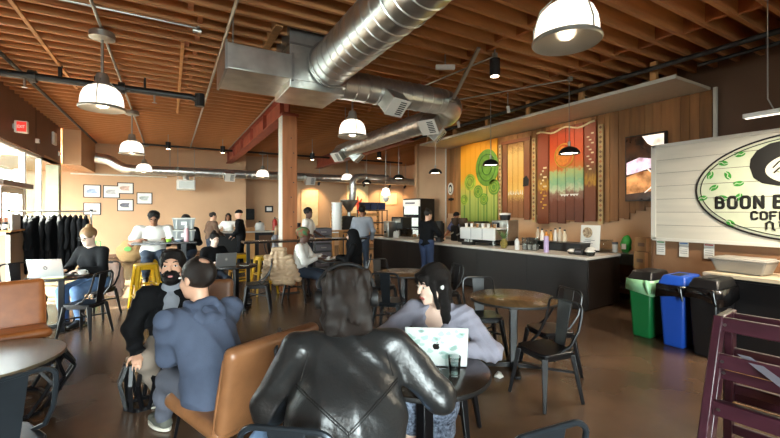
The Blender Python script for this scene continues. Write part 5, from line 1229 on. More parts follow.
    if sleeve == 'short': tp = torso + [(cap(sh[s], sh[s] + (e - sh[s]) * .62, .064 * k * th, .060 * k * th), .035) for s, e in ((-1, eL), (1, eR))]
    elif sleeve == 'long': tp = torso + arms + [(cap(e, e + (wv - e) * .93, .048 * k * th, .036 * k), .03) for e, wv in ((eL, wL), (eR, wR))]
    if hem: tp = tp + [(cap(hip - rt * .05 + V3(0, hem[0], hem[1]), hip + rt * .05 + V3(0, hem[0], hem[1]), hem[2], hem[2]), .06)]
    if scoop: tp = tp + [(ell(nb + fw * .10 - up * scoop * .4, (.062, .09, .5 * scoop + .07)), .02, -1)]
    if jacket:
        tp = [(p if len(p) < 2 else (p[0], p[1] + .01)) for p in tp] + [(ell(waist + up * .02, V3(.20 * th, .15 * th, .16) * k, TRl), .07)]
        if extra and 'collar' in extra: pass
    shirt = soft('jacket' if jacket else 'shirt', tp, top, body, vox, .04, dsp, neckline, inf + (.008 if jacket else 0))
    if bottom is not None:
        lp = [torso[0]] + legs
        if skirt: lp = [torso[0]] + [(cap(hj[s], kn, .10 * k, .085 * k), .06) for s, kn in ((-1, kL), (1, kR))] + [(cap((hj[-1] + hj[1]) / 2, (kL + kR) / 2, .09 * k, .07 * k), .06)] + [(cap(kn, kn + (an - kn) * .35, .085 * k, .08 * k), .05) for kn, an in ((kL, aL), (kR, aR))]
        soft('skirt' if skirt else 'trousers', lp, bottom, body, vox, .035, wrinkle(wr * .8, 26, x), None, .012)
    for s, a, kn in ((-1, aL, kL), (1, aR, kR)):
        so = soft('shoe', [(cap(a + V3(0, -.035, -.035), a + V3(0, .05, -.03), .044 * k, .044 * k), .03), (cap(a + V3(0, .05, -.045), a + V3(0, .165 * k, -.052), .042 * k, .032 * k), .03), (cap(a, a + (kn - a) * .12, .042 * k, .043 * k), .03)], shoe, body, min(vox, .014), .03, None,
                  lambda X, Y, Z, a=a: (a[2] - .083) - Z)
        if detail: MB().prism([(px * .052 * k + a[0], py * .135 * k + a[1] + .06) for px, py in circ(1, 20)], (0, 0, a[2] - .084), (1, 0, 0), (0, 1, 0), (0, 0, 1), .024).build('sole', M_SOLE, so)
    # hair
    cl = None; hp = []
    capp = [(hell((0, -.016, .042), (.087, .107, .093)), .02)]
    facecut = [(hell((0, .112, -.030), (.073, .075, .098)), .012, -1)]
    hl = lambda X, Y, Z, a, b, c, off: ((X - hc[0]) * (HR @ V3(a, b, c))[0] + (Y - hc[1]) * (HR @ V3(a, b, c))[1] + (Z - hc[2]) * (HR @ V3(a, b, c))[2]) - off
    hd = None
    if hair == 'short':
        hp = capp + [(hell((0, .03, .10), (.070, .07, .035)), .03)] + facecut; cl = lambda X, Y, Z: -hl(X, Y, Z, 0, -.45, .9, -.0 - .055 * hs); cl = lambda X, Y, Z: hl(X, Y, Z, 0, .55, -.83, .045 * hs)
    elif hair == 'thin':
        hp = [(hell((0, -.016, .038), (.083, .104, .093)), .02)] + facecut + [(hell((0, -.065, .120), (.034, .036, .030)), .010, -1), (hell((0, .11, .105), (.05, .035, .03)), .02, -1)]; cl = lambda X, Y, Z: hl(X, Y, Z, 0, .6, -.8, .03 * hs)
    elif hair in ('long', 'fringe'):
        hp = capp + [(cap(H(s * .055, -.035, .03), H(s * .088, -.0, -.24), .046 * hs, .030 * hs), .03) for s in (-1, 1)] + [(cap(H(0, -.07, .0), H(0, -.085, -.24), .060 * hs, .045 * hs), .04)] + facecut
        if hair == 'fringe': hp += [(cap(H(-.045, .085, .072), H(-.058, .088, .026), .016 * hs, .009 * hs), .02), (cap(H(-.015, .096, .075), H(-.02, .101, .030), .016 * hs, .009 * hs), .02), (cap(H(.02, .096, .075), H(.02, .100, .032), .016 * hs, .009 * hs), .02), (cap(H(.048, .08, .07), H(.062, .075, .015), .016 * hs, .010 * hs), .02), (cap(H(.06, .055, .03), H(.082, .035, -.13), .016 * hs, .014 * hs), .02), (cap(H(-.066, .055, .03), H(-.078, .045, -.13), .016 * hs, .012 * hs), .02)]
        hd = wrinkle(.004, 70, 1.0)
    elif hair == 'bun':
        hp = capp + [(hell((0, -.055, .135), (.038, .038, .032)), .015)] + facecut; cl = lambda X, Y, Z: hl(X, Y, Z, 0, .5, -.86, .05 * hs)
    elif hair == 'curly':
        hp = [(hell((0, -.02, .05), (.098, .112, .094)), .02)] + facecut; cl = lambda X, Y, Z: hl(X, Y, Z, 0, .5, -.86, .03 * hs); hd = wrinkle(.006, 90, 2)
    elif hair == 'shag':
        rng = random.Random(5); hp = [(hell((0, -.02, .03), (.100, .115, .100)), .02), (hell((0, -.05, -.045), (.094, .080, .085)), .04), (cap(H(-.05, -.07, -.12), H(.05, -.07, -.12), .045 * hs, .045 * hs), .04)] + facecut
        for q in range(46):
            a = rng.uniform(0, 2 * PI); zt = rng.uniform(-.09, .10); rr = .095
            c0 = (rr * math.cos(a) * .95, -.02 + rr * 1.05 * math.sin(a), zt)
            if c0[1] > .06: continue
            hp.insert(2, (cap(H(*c0), H(c0[0] * 1.16, -.02 + (c0[1] + .02) * 1.14, zt - .05), .016 * hs, .006 * hs), .012))
        hd = wrinkle(.009, 55, 3)
    elif hair == 'cap':
        hp = [(hell((0, -.012, .05), (.090, .108, .088)), .02), (cap(H(-.03, .10, .055), H(.03, .10, .055), .012, .012), .01), (cap(H(-.03, .15, .045), H(.03, .15, .045), .010, .010), .02)]; cl = lambda X, Y, Z: hl(X, Y, Z, 0, 0, -1, -.025 * hs)
    elif hair == 'wrap':
        hp = [(hell((0, -.03, .055), (.106, .126, .104)), .02), (hell((0, -.09, .06), (.085, .07, .085)), .03)] + facecut; cl = lambda X, Y, Z: hl(X, Y, Z, 0, .35, -.93, .04 * hs)
    elif hair == 'hijab':
        hp = [(hell((0, -.016, .03), (.096, .115, .105)), .02), (cap(H(0, -.03, -.05), nb + up * .0, .095 * hs, .13 * hs), .06), (cap(nb + up * .0, chest, .14, .15), .08)] + [(hell((0, .115, -.02), (.060, .075, .080)), .012, -1)]
    if hair:
        soft({'wrap': 'head_wrap', 'hijab': 'head_scarf', 'cap': 'flat_cap'}.get(hair, 'hair'), hp, hairm, body, vox * .8 if vox < .013 else vox * .85, .02, hd, cl)
    if detail or vox < .013:
        for s in (-1, 1):
            MB().lathe([(0, -.5), (.5, -.3), (.7, 0), (.5, .3), (0, .5)], n=10).v
            ey = soft('eye', [hell((s * .033, .0925, .009), (.0140, .008, .0066))], M_EYEW, body, .003, .002); soft('iris', [hell((s * .033, .0982, .009), (.0068, .0045, .0066))], M_EYED, ey, .002, .002)
            soft('eyebrow', [cap(H(s * .018, .103, .034), H(s * .036, .101, .039), .0045, .005), cap(H(s * .036, .101, .039), H(s * .054, .086, .033), .005, .003)], hairm, body, .003, .004)
        soft('lips', [cap(H(-.018, .0965, -.061), H(.018, .0965, -.061), .0068, .0068), cap(H(-.014, .0955, -.070), H(.014, .0955, -.070), .0068, .0068)], M_LIP, body, .003, .004)
    else:
        for s in (-1, 1): soft('eye', [hell((s * .033, .093, .012), (.015, .012, .009))], M_EYED, body, .006, .004)
    if beard:
        soft('beard', [(hell((0, .040, -.062), (.068, .064, .068)), .02), (hell((0, .088, -.090), (.040, .030, .035)), .02), (cap(H(-.03, .1, -.048), H(.03, .1, -.048), .011, .011), .012), (hell((0, .112, -.066), (.020, .02, .008)), .006, -1)], hairm, body, .006 if vox < .013 else .012, .015, wrinkle(.002, 120, 1), lambda X, Y, Z: np.maximum(hl(X, Y, Z, 0, -.55, .83, -.048 * hs), hl(X, Y, Z, 0, -1, 0, -.01 * hs)))
    if glasses:
        g = MB()
        for s in (-1, 1):
            g.tube([H(s * .034 + .027 * math.cos(a), .112, .010 + .022 * math.sin(a)) for a in np.linspace(0, 2 * PI, 17)[:-1]], .0028, 5, closed=True); g.tube([H(s * .06, .11, .016), H(s * .082, .02, .014)], .0028, 5)
        g.tube([H(-.008, .114, .014), H(.008, .114, .014)], .0028, 5); g.build('glasses', M_BLACK, body)
    P = dict(body=body, H=H, hc=hc, HR=HR, up=up, rt=rt, fw=fw, nb=nb, chest=chest, hip=hip, waist=waist, sh=sh, eL=eL, eR=eR, wL=wL, wR=wR, kL=kL, kR=kR, aL=aL, aR=aR, k=k, TR=TR, HRl=HRl, TRl=TRl, shirt=shirt, hs=hs, vox=vox)
    return P

from mathutils.bvhtree import BVHTree
def skinline(o, pts, d, r, name, m, lift=0.0, closed=False):
    """a seam laid on the surface of the mesh object o: each point is dropped along d"""
    bv = BVHTree.FromPolygons([v.co for v in o.data.vertices], [tuple(p.vertices) for p in o.data.polygons]); out = []
    for p in pts:
        h = bv.ray_cast(Vector(p), Vector(d))
        if h[0] is not None: out.append(h[0] - Vector(d) * lift)
    if len(out) > 1: return MB().tube(out, r, 6, closed).build(name, m, o)
def lerp_pts(P, n=10):
    o = []
    for a_, b_ in zip(P[:-1], P[1:]):
        for i_ in range(n): o.append(tuple(np.array(a_) + (np.array(b_) - np.array(a_)) * i_ / n))
    return o + [P[-1]]
def folds(amp, seed=0.0, f=14.0):
    """cloth folds: ridged, warped bands"""
    def d(X, Y, Z):
        wx = np.sin(7 * X + 5 * Z + seed) + .6 * np.sin(11 * Y - 4 * Z + 2 * seed); wy = np.sin(6 * Z - 5 * X + 1.7 * seed) + .6 * np.sin(9 * X + 6 * Y + seed)
        a_ = np.abs(np.sin(f * (Z * .8 + .5 * X + .07 * wx) + seed)); b_ = np.abs(np.sin(f * .8 * (X * .9 - .6 * Z + .7 * Y + .09 * wy) + 2.1 * seed))
        m_ = .5 + .5 * np.sin(4 * X + 3 * Y + 5 * Z + seed)
        return amp * (m_ * a_ + (1 - m_) * b_ - .5)
    return d
# ---- the man in the leather jacket, seen from behind
L = person('person in a black leather jacket and headphones seen from behind', .635, 1.47, (.38, .93), h=1.84, seat=.48, lean=.46, thick=1.12, hsc=1.06, look=(0.02, -.30, 0), skin=M_SKIN1, top=M_BLKLEATH, bottom=M_JEANL, shoe=M_SHOEBL,
           lh=(-.16, .42, .70), rh=(.36, .42, .78), elbowL=(-.75, -.1, -.9), elbowR=(.75, .05, -.9), lf=(-.42, .42, .085), rf=(.16, .45, .085), kneeL=(-.8, .8, 1), hair='shag', hairm=M_HAIRBR, vox=.010, jacket=True, fold=folds(.014, 1.3, 26))
bd = L['body']; n_, u_, r_, f_ = L['nb'], L['up'], L['rt'], L['fw']
soft('collar', [(cap(n_ + u_ * .012 + r_ * .090 * math.cos(a) + f_ * .085 * math.sin(a), n_ + u_ * .075 + r_ * .082 * math.cos(a) + f_ * .08 * math.sin(a), .022, .016), .02) for a in np.linspace(PI - .9, 2 * PI + .9, 16)], M_BLKLEATH, bd, .008, .02)
bk_ = lambda s, t: tuple(L['waist'] + u_ * t + r_ * s - f_ * .8)
for pl_ in ([(-.22, .16), (0, -.03), (.22, .16)], [(0, -.03), (0, -.25)], [(-.20, .17), (-.17, .28)], [(.20, .17), (.17, .28)], [(-.23, -.02), (-.20, -.2)]):
    skinline(L['shirt'], [bk_(*q) for q in lerp_pts(pl_, 14)], tuple(f_), .0032, 'seam', M_BLACK)
skinline(L['shirt'], [bk_(*q) for q in lerp_pts([(-.22, .148), (0, -.042), (.22, .148)], 14)], tuple(f_), .0026, 'seam', M_BLACK)
hp_ = lambda a, b, c: L['H'](a, b, c)
MB().tube([hp_(.118 * math.cos(a), .012, .035 + .108 * math.sin(a)) for a in np.linspace(0.05, PI - .05, 20)], .010, 8).build('headphone_band', M_BLACK, bd)
for s in (-1, 1):
    MB().lathe([(0, -.018), (.038, -.018), (.044, -.008), (.044, .016), (.03, .024), (0, .024)], hp_(s * .116, .0, -.008), 20, Matrix([list(v) for v in (L['HR'] @ roty(PI / 2))])).build('headphone_cup', M_BLACK, bd)
# ---- the woman with the white laptop
W = person('person in a grey cardigan with long black hair at the white laptop', 1.70, 2.22, (-.80, -.60), h=1.68, seat=.45, lean=.32, female=True, hsc=1.10, look=(-.60, -.22, -.05), skin=M_SKIN4, top=M_CLCARD, bottom=M_FLORAL, skirt=True, shoe=M_SHOEBL,
           lh=(-.17, .33, .80), rh=(.18, .34, .80), elbowL=(-.9, -.1, -.6), elbowR=(.9, -.1, -.5), lf=(-.10, .40, .085), rf=(.10, .36, .085), hair='fringe', hairm=M_HAIRB, vox=.009, thick=1.10, hem=(0, -.04, .17), scoop=.05, fold=folds(.013, 2.2, 38))
MB().lathe([(0, -.012), (.012, -.01), (.014, .006), (0, .01)], W['H'](-.090, -.0, -.006), 14, Matrix([list(v) for v in (W['HR'] @ roty(-PI / 2))])).build('earbud', M_WHITE, W['body'])
MB().lathe([(0, -.012), (.012, -.01), (.014, .006), (0, .01)], W['H'](.090, -.0, -.006), 14, Matrix([list(v) for v in (W['HR'] @ roty(PI / 2))])).build('earbud', M_WHITE, W['body'])
# ---- the man in the blue sweatshirt
Hd = person('person in a blue hooded sweatshirt with thinning hair, seen from behind', .27, 2.84, (-.46, .89), h=1.80, seat=.40, lean=.36, thick=1.20, hsc=1.14, look=(.20, -.02, 0), skin=M_SKIN1, top=M_CLNAVY, bottom=M_CLGREY, shoe=M_SHOEG,
            lh=(-.02, .47, .58), rh=(.06, .46, .56), lf=(-.01, .66, .09), rf=(.24, .52, .09), elbowL=(-.40, -.3, -1), elbowR=(.15, -.1, -1), hair='thin', hairm=M_HAIRBR, vox=.010, detail=1, hem=(-.03, -.02, .165), kneeL=(-.15, .8, 1), fold=folds(.013, .6, 30))
n_, u_, r_, f_ = Hd['nb'], Hd['up'], Hd['rt'], Hd['fw']
soft('hood', [(cap(n_ + u_ * .03 - r_ * .08, n_ - u_ * .065 - f_ * .085 - r_ * .085, .036, .042), .03), (cap(n_ + u_ * .03 + r_ * .08, n_ - u_ * .065 - f_ * .085 + r_ * .085, .036, .042), .03), (cap(n_ - u_ * .11 - f_ * .095 - r_ * .07, n_ - u_ * .11 - f_ * .095 + r_ * .07, .042, .042), .03), (cap(n_ - u_ * .16 - f_ * .10, n_ - u_ * .11 - f_ * .10, .03, .05), .03), (cap(n_ + u_ * .015 - f_ * .075 - r_ * .05, n_ + u_ * .015 - f_ * .075 + r_ * .05, .034, .034), .03),
               (cap(n_ + u_ * .01 - r_ * .085, n_ - u_ * .0 + f_ * .08 - r_ * .05, .03, .025), .03), (cap(n_ + u_ * .01 + r_ * .085, n_ - u_ * .0 + f_ * .08 + r_ * .05, .03, .025), .03)], M_CLNAVY, Hd['body'], .009, .03, folds(.010, 2, 24))
shp = lambda a_, b_: tuple(Hd['aL'] + V3(-.3, a_, b_))
skinline(Hd['body'].children[3], [shp(.02, -.005), shp(.05, -.04), shp(.085, -.005)] if False else lerp_pts([shp(.00, -.015), shp(.03, -.055), shp(.075, -.02)], 6), (1, 0, 0), .008, 'side_stripe', M_WHITE)
# ---- the bearded man facing them
Bm = person('bearded person in a black jacket over a grey shirt, leaning forward', .06, 4.18, (-.16, -.98), h=1.80, seat=.40, lean=.46, hsc=1.14, thick=1.08, look=(.0, .16, 0), skin=M_SKIN1, top=M_CLBLK, bottom=M_CLKHAKI, shoe=M_SHOEBL, jacket=True,
            lh=(-.10, .50, .52), rh=(.22, .46, .50), lf=(-.20, .24, .085), rf=(.12, .20, .085), hair='short', hairm=M_HAIRB, vox=.0115, beard=True, detail=1, kneeR=(.15, .8, .8), fold=folds(.020, 3.1, 28))
n_, u_, r_, f_ = Bm['nb'], Bm['up'], Bm['rt'], Bm['fw']
soft('shirt_front', [(ell(Bm['chest'] + f_ * .075 + u_ * .03, (.095, .078, .17), Bm['TRl']), .03), (ell(Bm['waist'] + f_ * .10, (.085, .075, .14), Bm['TRl']), .05), (cap(n_ + u_ * .02 - r_ * .03, n_ + u_ * .02 + r_ * .03, .062, .062), .03)], M_CLGREYL, Bm['body'], .0115, .03)
for s in (-1, 1): soft('collar', [(cap(n_ + u_ * .03 + r_ * s * .085 - f_ * .02, n_ - u_ * .02 + r_ * s * .095 + f_ * .06, .028, .024), .02), (cap(n_ - u_ * .02 + r_ * s * .095 + f_ * .06, Bm['chest'] + u_ * .03 + r_ * s * .12 + f_ * .12, .024, .020), .03)], M_CLBLK, Bm['body'], .011, .02)
MB().tube([Bm['wR'] + (Bm['eR'] - Bm['wR']) * .06 + V3(.034 * math.cos(a), .0, .034 * math.sin(a)) for a in np.linspace(0, 2 * PI, 17)[:-1]], .007, 6, closed=True).build('wristwatch', M_STEEL, Bm['body'])

# ---- the people further back
person('person in a black sweater with a bun, at the silver laptop by the coat rack', -1.00, 7.50, (-.55, -.84), h=1.86, lean=.14, female=True, hsc=1.06, look=(-.05, -.32, 0), skin=M_SKIN4, top=M_CLBLK, bottom=M_JEAN, hair='bun', hairm=M_HAIRLB, vox=.014, glasses=True, lh=(-.08, .38, .80), rh=(.14, .38, .80), wr=.005)
person('person in a white tee sitting behind the high table', -.27, 8.66, (.10, -1), seat=.76, h=1.78, lean=.16, thick=1.2, look=(-.15, -.35, 0), skin=M_SKIN2, top=M_CLWHT, bottom=M_JEAND, sleeve='short', hair='curly', hairm=M_HAIRB, vox=.015, glasses=True, lh=(-.16, .34, 1.15), rh=(.20, .34, 1.15), lf=(-.14, .16, .44), rf=(.14, .16, .44))
person('person in black half hidden behind the grey crates at the high table', .30, 8.74, (-.3, -1), seat=.76, h=1.66, lean=.2, look=(.3, -.3, 0), skin=M_SKIN2, top=M_CLBLK, bottom=M_JEAND, hair='short', vox=.017, lh=(-.1, .34, 1.14), rh=(.14, .34, 1.14), lf=(-.12, .2, .4), rf=(.12, .2, .4))
person('person with dark tied hair behind the silver laptop, past the two seated men', .66, 7.60, (.30, -.95), h=1.62, lean=.10, female=True, look=(0, -.22, 0), skin=M_SKIN4, top=M_CLBLK, bottom=M_JEAND, hair='bun', vox=.014, lh=(-.12, .34, .79), rh=(.12, .34, .79))
person('person in a white sweater and green-red head wrap, seated side-on', 2.08, 7.12, (.87, -.49), h=1.72, lean=.14, look=(0, -.12, 0), skin=M_SKIN3, top=M_CLWHT, bottom=M_JEAND, hair='wrap', hairm=mat('headwrap_pattern', '#b02a2a', rough=.8, var=.3, vscale=16, col2='#1f7a4c'), vox=.014, lh=(-.10, .40, .82), rh=(.12, .36, .80), thick=1.08)
person('person in a black headscarf and black dress, seated at the small table', 3.08, 6.74, (-.87, .49), h=1.68, lean=.08, look=(.1, -.12, 0), skin=M_SKIN4, top=M_CLBLK, bottom=M_CLBLK, skirt=True, hair='hijab', hairm=M_CLBLK, vox=.014, lh=(-.10, .34, .80), rh=(.12, .34, .78))
person('standing person in a white tee at the service rail behind the column', 2.98, 9.45, (.8, -.6), 'stand', h=1.76, lean=.03, look=(-.3, 0, 0), skin=M_SKIN3, top=M_CLWHT, bottom=M_JEAND, sleeve='short', hair='curly', vox=.017, lh=(-.2, .30, 1.05), rh=(.2, .25, 1.05))
person('standing person in a grey shirt with their back turned, near the bar end', 4.33, 9.1, (.55, .83), 'stand', h=1.82, lean=.02, look=(-.3, 0, 0), skin=M_SKIN2, top=M_CLGREYL, bottom=M_JEAND, hair='short', beard=True, vox=.017, lh=(-.22, .2, .95), rh=(.23, .2, .95))
person('standing person in a black hoodie and blue jeans ordering at the bar', 5.27, 7.55, (.95, .30), 'stand', h=1.72, lean=.05, female=True, look=(-.4, -.1, 0), skin=M_SKIN1, top=M_CLBLK, bottom=mat('denim_navy', '#2c3a58', rough=.85, var=.1), hair='bun', hairm=M_HAIRBR, vox=.015, lh=(-.14, .40, 1.02), rh=(.20, .36, 1.05), thick=1.1)
person('barista in a dark printed shirt working behind the bar', 7.05, 8.55, (-.95, -.3), 'stand', h=1.66, lean=.10, female=True, look=(0, -.2, 0), skin=M_SKIN2, top=mat('cloth_dark_print', '#20222a', rough=.85, var=.3, vscale=20, col2='#4a4a6a'), bottom=M_CLBLK, sleeve='short', hair='cap', hairm=M_CLBLK, vox=.016, lh=(-.15, .38, 1.02), rh=(.18, .36, 1.0))
person('standing person in a brown jacket facing the service counter', 1.02, 12.35, (.75, .3), 'stand', h=1.66, look=(-.2, -.05, 0), skin=M_SKIN1, top=M_BROWNCL, bottom=M_JEAND, hair='thin', hairm=M_HAIRBR, vox=.019, lh=(-.2, .22, 1.0), rh=(.2, .24, 1.0))
person('person in a white top behind the service counter', 1.66, 13.62, (-.2, -1), 'stand', h=1.62, female=True, look=(0, -.1, 0), skin=M_SKIN2, top=M_CLWHT, bottom=M_JEAND, hair='long', vox=.019, lh=(-.24, .24, 1.1), rh=(.24, .24, 1.1))
person('standing person in black with a flat cap, back half turned', 1.84, 12.2, (-.75, .3), 'stand', h=1.72, look=(.2, 0, 0), skin=M_SKIN1, top=M_CLBLK, bottom=M_CLBLK, hair='cap', hairm=M_CLBLK, vox=.019, lh=(-.2, .2, .95), rh=(.18, .22, .9))
person('seated person in grey partly hidden by the timber column', 2.42, 10.3, (.7, -.7), h=1.66, seat=.46, look=(.2, -.1, 0), skin=M_SKIN1, top=M_CLGREYL, bottom=M_JEAND, hair='long', hairm=M_HAIRLB, female=True, vox=.019)
chair(2.42, 10.32, (.7, -.7), 'black chair under the person hidden by the column')

# ================================================================== SMALL THINGS
def emblem_apple(parent, c, ux, uz, un, s, m):
    pts = [(0, -.34), (.10, -.38), (.22, -.33), (.33, -.12), (.31, .0), (.24, .08), (.26, .17), (.33, .24), (.24, .32), (.12, .33), (0, .29), (-.12, .33), (-.25, .31), (-.36, .18), (-.38, .0), (-.32, -.2), (-.22, -.35), (-.10, -.38)]
    b = MB().prism([(x * s, z * s) for x, z in pts], c, ux, uz, un, .0012)
    b.prism([(x * s, z * s) for x, z in ((0, .36), (.10, .40), (.16, .54), (.04, .50))], c, ux, uz, un, .0012); b.build('lid_emblem', m, parent, smooth=0)
def laptop(label, x, y, z, face, m_lid, m_base, wdt=.33, dep=.23, tilt=.28, emblem=None, spots=None):
    """face: direction from the hinge towards the typist"""
    t = thing('laptop', label, 'laptop', (x, y, z), math.atan2(face[1], face[0]) - PI / 2)
    bx('base', (0, dep / 2, .009), (wdt, dep, .016), m_base, t, .004); bx('keyboard', (0, dep * .42, .0175), (wdt * .86, dep * .5, .002), M_SCREEN, t)
    bx('trackpad', (0, dep * .82, .0175), (wdt * .3, dep * .26, .002), m_base, t)
    ca, sa = math.cos(tilt), math.sin(tilt); R = Matrix.Rotation(tilt, 3, 'X')
    lid = MB().box(Vector((0, 0, .012)) + R @ Vector((0, 0, dep / 2)), (wdt, .009, dep), R).build('lid', m_lid, t, .003)
    MB().box(Vector((0, 0, .012)) + R @ Vector((0, .0055, dep / 2)), (wdt * .94, .002, dep * .9), R).build('screen', M_SCREEN, lid)
    c = Vector((0, 0, .012)) + R @ Vector((0, -.0046, dep * .52)); ux, uz, un = Vector((1, 0, 0)), R @ Vector((0, 0, 1)), R @ Vector((0, -1, 0))
    if spots:
        rng = random.Random(3)
        for q in range(26):
            px, pz = rng.uniform(-.44, .44) * wdt, rng.uniform(-.42, .42) * dep; r0 = rng.uniform(.010, .022)
            MB().prism([(px + r0 * (1 + .25 * math.sin(3 * a + q)) * math.cos(a), pz + r0 * (.8 + .2 * math.cos(2 * a + q)) * math.sin(a)) for a in np.linspace(0, 2 * PI, 15)[:-1]], c - un * .0003, ux, uz, un, .0012).build('shell_spot', spots, lid, smooth=0)
    if emblem == 'apple': emblem_apple(lid, c + un * .001, ux, uz, un, .055, M_INK if spots else M_WHITE)
    if emblem == 'hp':
        MB().prism(circ(.026, 24), c, ux, uz, un, .0012).build('lid_emblem', mat('emblem_grey', '#4b4f55', rough=.4), lid, smooth=0)
        text('emblem_letters', 'hp', .034, c + un * .0022 - ux * .017 - uz * .008, ux, uz, M_WHITE, lid, .001)
    return t
laptop('open white laptop with pale green blotches and a black fruit emblem', 1.345, 1.83, .752, (.56, .83), mat('laptop_white_case', '#dfe4df', rough=.35), M_LAPTOP, .355, .245, .30, 'apple', mat('case_green_blotch', '#b9d3c9', rough=.35))
def cup(label, x, y, z, m=None, r=.04, h=.075, saucer=True, handle=True, cat='cup', name='coffee_cup', group=None):
    t = thing(name, label, cat, (x, y, z), .6, group); m = m or M_WHITE
    MB().lathe([(0, .006), (r * .6, .004), (r * .95, h * .5), (r, h), (r * .93, h), (r * .85, h * .5), (r * .5, .014), (0, .014)], n=24).build('bowl', m, t)
    if handle: MB().tube([(r * .9, 0, h * .8), (r * 1.5, 0, h * .7), (r * 1.5, 0, h * .35), (r * .85, 0, h * .25)], .005, 6).build('handle', m, t)
    if saucer: MB().lathe([(0, 0), (r * 1.1, 0), (r * 1.75, .012), (r * 1.7, .014), (r * 1.0, .005), (0, .005)], n=28).build('saucer', m, t)
    return t
def tumbler(label, x, y, z, r=.036, h=.105, fill=None):
    t = thing('water_glass', label, 'glass', (x, y, z)); MB().lathe([(0, .002), (r * .82, .002), (r, h), (r * .94, h), (r * .76, .01), (0, .01)], n=24).build('tumbler', M_CLEAR, t)
    MB().lathe([(0, .011), (r * .75, .011), (r * .86, h * .6), (0, h * .6)], n=24).build('water', glassmat('water_fill', (.85, .92, .9), .6), t)
tumbler('water glass standing behind the white laptop lid on the small table', 1.36, 1.68, .752)
cup('white paper coffee cup in the hands between the two seated men', .02, 3.38, .50, M_PAPER, .036, .11, False, False, 'cup', 'paper_cup')
t = thing('floor_napkin', 'crumpled white napkin on the floor under the bronze table', 'napkin', (2.86, 2.84, 0)); soft('crumpled_paper', [ell((0, 0, .012), (.05, .04, .02)), ell((.03, .03, .02), (.03, .03, .02))], M_PAPER, t, .006, .01, wrinkle(.006, 120))
t = thing('floor_napkin', 'small scrap of white paper on the floor behind the bronze table', 'napkin', (3.62, 3.10, 0)); soft('crumpled_paper', [ell((0, 0, .01), (.03, .025, .016))], M_PAPER, t, .006, .01, wrinkle(.006, 120))
laptop('silver laptop with a round emblem on the black table by the coat rack', -1.46, 6.92, .752, (.25, .97), M_LAPTOP, M_LAPTOP, .40, .26, .30, 'hp')
cup('white cup on the black table beside the silver laptop', -1.10, 7.02, .752, None, .05, .065)
t = thing('paper_pad', 'yellow and white paper pad in front of the silver laptop', 'paper', (-1.38, 6.84, .752), -.1); bx('pad', (0, 0, .006), (.26, .12, .012), mat('pad_yellow', '#d9cf86', rough=.7), t); bx('sheet', (0, 0, .0135), (.24, .1, .003), M_PAPER, t)
t = thing('backpack', 'dark green bag on the chair behind the laptop table', 'bag', (-1.78, 7.62, .0)); soft('bag', [ell((0, 0, .22), (.17, .14, .2)), ell((.1, -.05, .36), (.1, .09, .09))], mat('dark_green_cloth', '#26402f', rough=.7, var=.2), t, .018, .04, folds(.02, 1)); MB().tube([(.0, -.13, .3), (.05, -.19, .38), (.12, -.12, .42)], .012, 6).build('strap', M_BLACK, t)
laptop('silver laptop with a pale fruit emblem on the small table past the two men', .80, 6.90, .752, (-.15, 1), M_LAPTOP, M_LAPTOP, .32, .22, .25, 'apple')
t = thing('phone', 'white phone and papers on the small table beside the silver laptop', 'phone', (1.08, 6.86, .752), .4); bx('body', (0, 0, .006), (.08, .16, .010), M_WHITE, t, .004); bx('screen', (0, 0, .0115), (.07, .14, .002), M_SCREEN, t)
cup('white cup on the table shared with the headwrap wearer', 2.58, 6.90, .752, None, .042, .06)
tumbler('amber tea glass near the woman in the black headscarf', 2.83, 6.80, .752, .036, .10)
t = thing('plate', 'plate of food at the middle of the shared small table', 'plate', (2.70, 7.04, .752)); MB().lathe([(0, 0), (.06, 0), (.10, .012), (.098, .015), (.05, .006), (0, .006)], n=28).build('dish', M_WHITE, t); soft('pastry', [ell((0, 0, .025), (.05, .035, .022))], M_CARD, t, .008, .01, wrinkle(.004, 80))
# on the high table
for q, (dx, z0) in enumerate(((0, 1.12), (0, 1.335))):
    t = thing('storage_crate', ('lower', 'upper')[q] + ' grey storage crate of the stack on the high table', 'crate', (.22 + dx, 8.11, z0)); MB().add([(-.16, -.12, 0), (.16, -.12, 0), (.16, .12, 0), (-.16, .12, 0), (-.18, -.14, .19), (.18, -.14, .19), (.18, .14, .19), (-.18, .14, .19)], [(3, 2, 1, 0), (4, 5, 6, 7), (0, 1, 5, 4), (1, 2, 6, 5), (2, 3, 7, 6), (3, 0, 4, 7)]).build('tub', mat('crate_grey', '#8d9190', rough=.45), t, .01); bx('rim', (0, 0, .195), (.38, .30, .025), M_CONDUIT, t, .005); bx('label', (0, -.137, .11), (.09, .006, .06), M_WHITE, t)
    for a in (-.12, .12): bx('rib', (a, -.135, .09), (.015, .012, .17), M_CONDUIT, t)
t = thing('steel_flask', 'pink steel bottle standing before the grey crates', 'bottle', (.26, 7.93, 1.12)); MB().lathe([(0, 0), (.04, 0), (.04, .2), (.03, .24), (0, .24)], n=20).build('body', mat('pink_steel', '#d8a7ab', rough=.35), t); MB().cyl((0, 0, .24), (0, 0, .285), .028).build('cap', M_WHITE, t)
t = thing('paper_sheet', 'white sheet under the arms of the person in the white tee', 'paper', (-.26, 8.02, 1.12), .1); bx('sheet', (0, 0, .003), (.3, .21, .005), M_PAPER, t); bx('print_block', (0, 0, .006), (.2, .1, .001), M_STRAP, t)
t = thing('green_cup', 'small green cup on the high table beside the white sheet', 'cup', (-.02, 8.00, 1.12)); MB().lathe([(0, 0), (.04, 0), (.05, .06), (.046, .06), (.035, .008), (0, .008)], n=20).build('bowl', mat('lime_plastic', '#8fbf3a', rough=.4), t); MB().lathe([(.052, .056), (.052, .064), (.046, .064)], n=20).build('rim', M_WHITE, t)
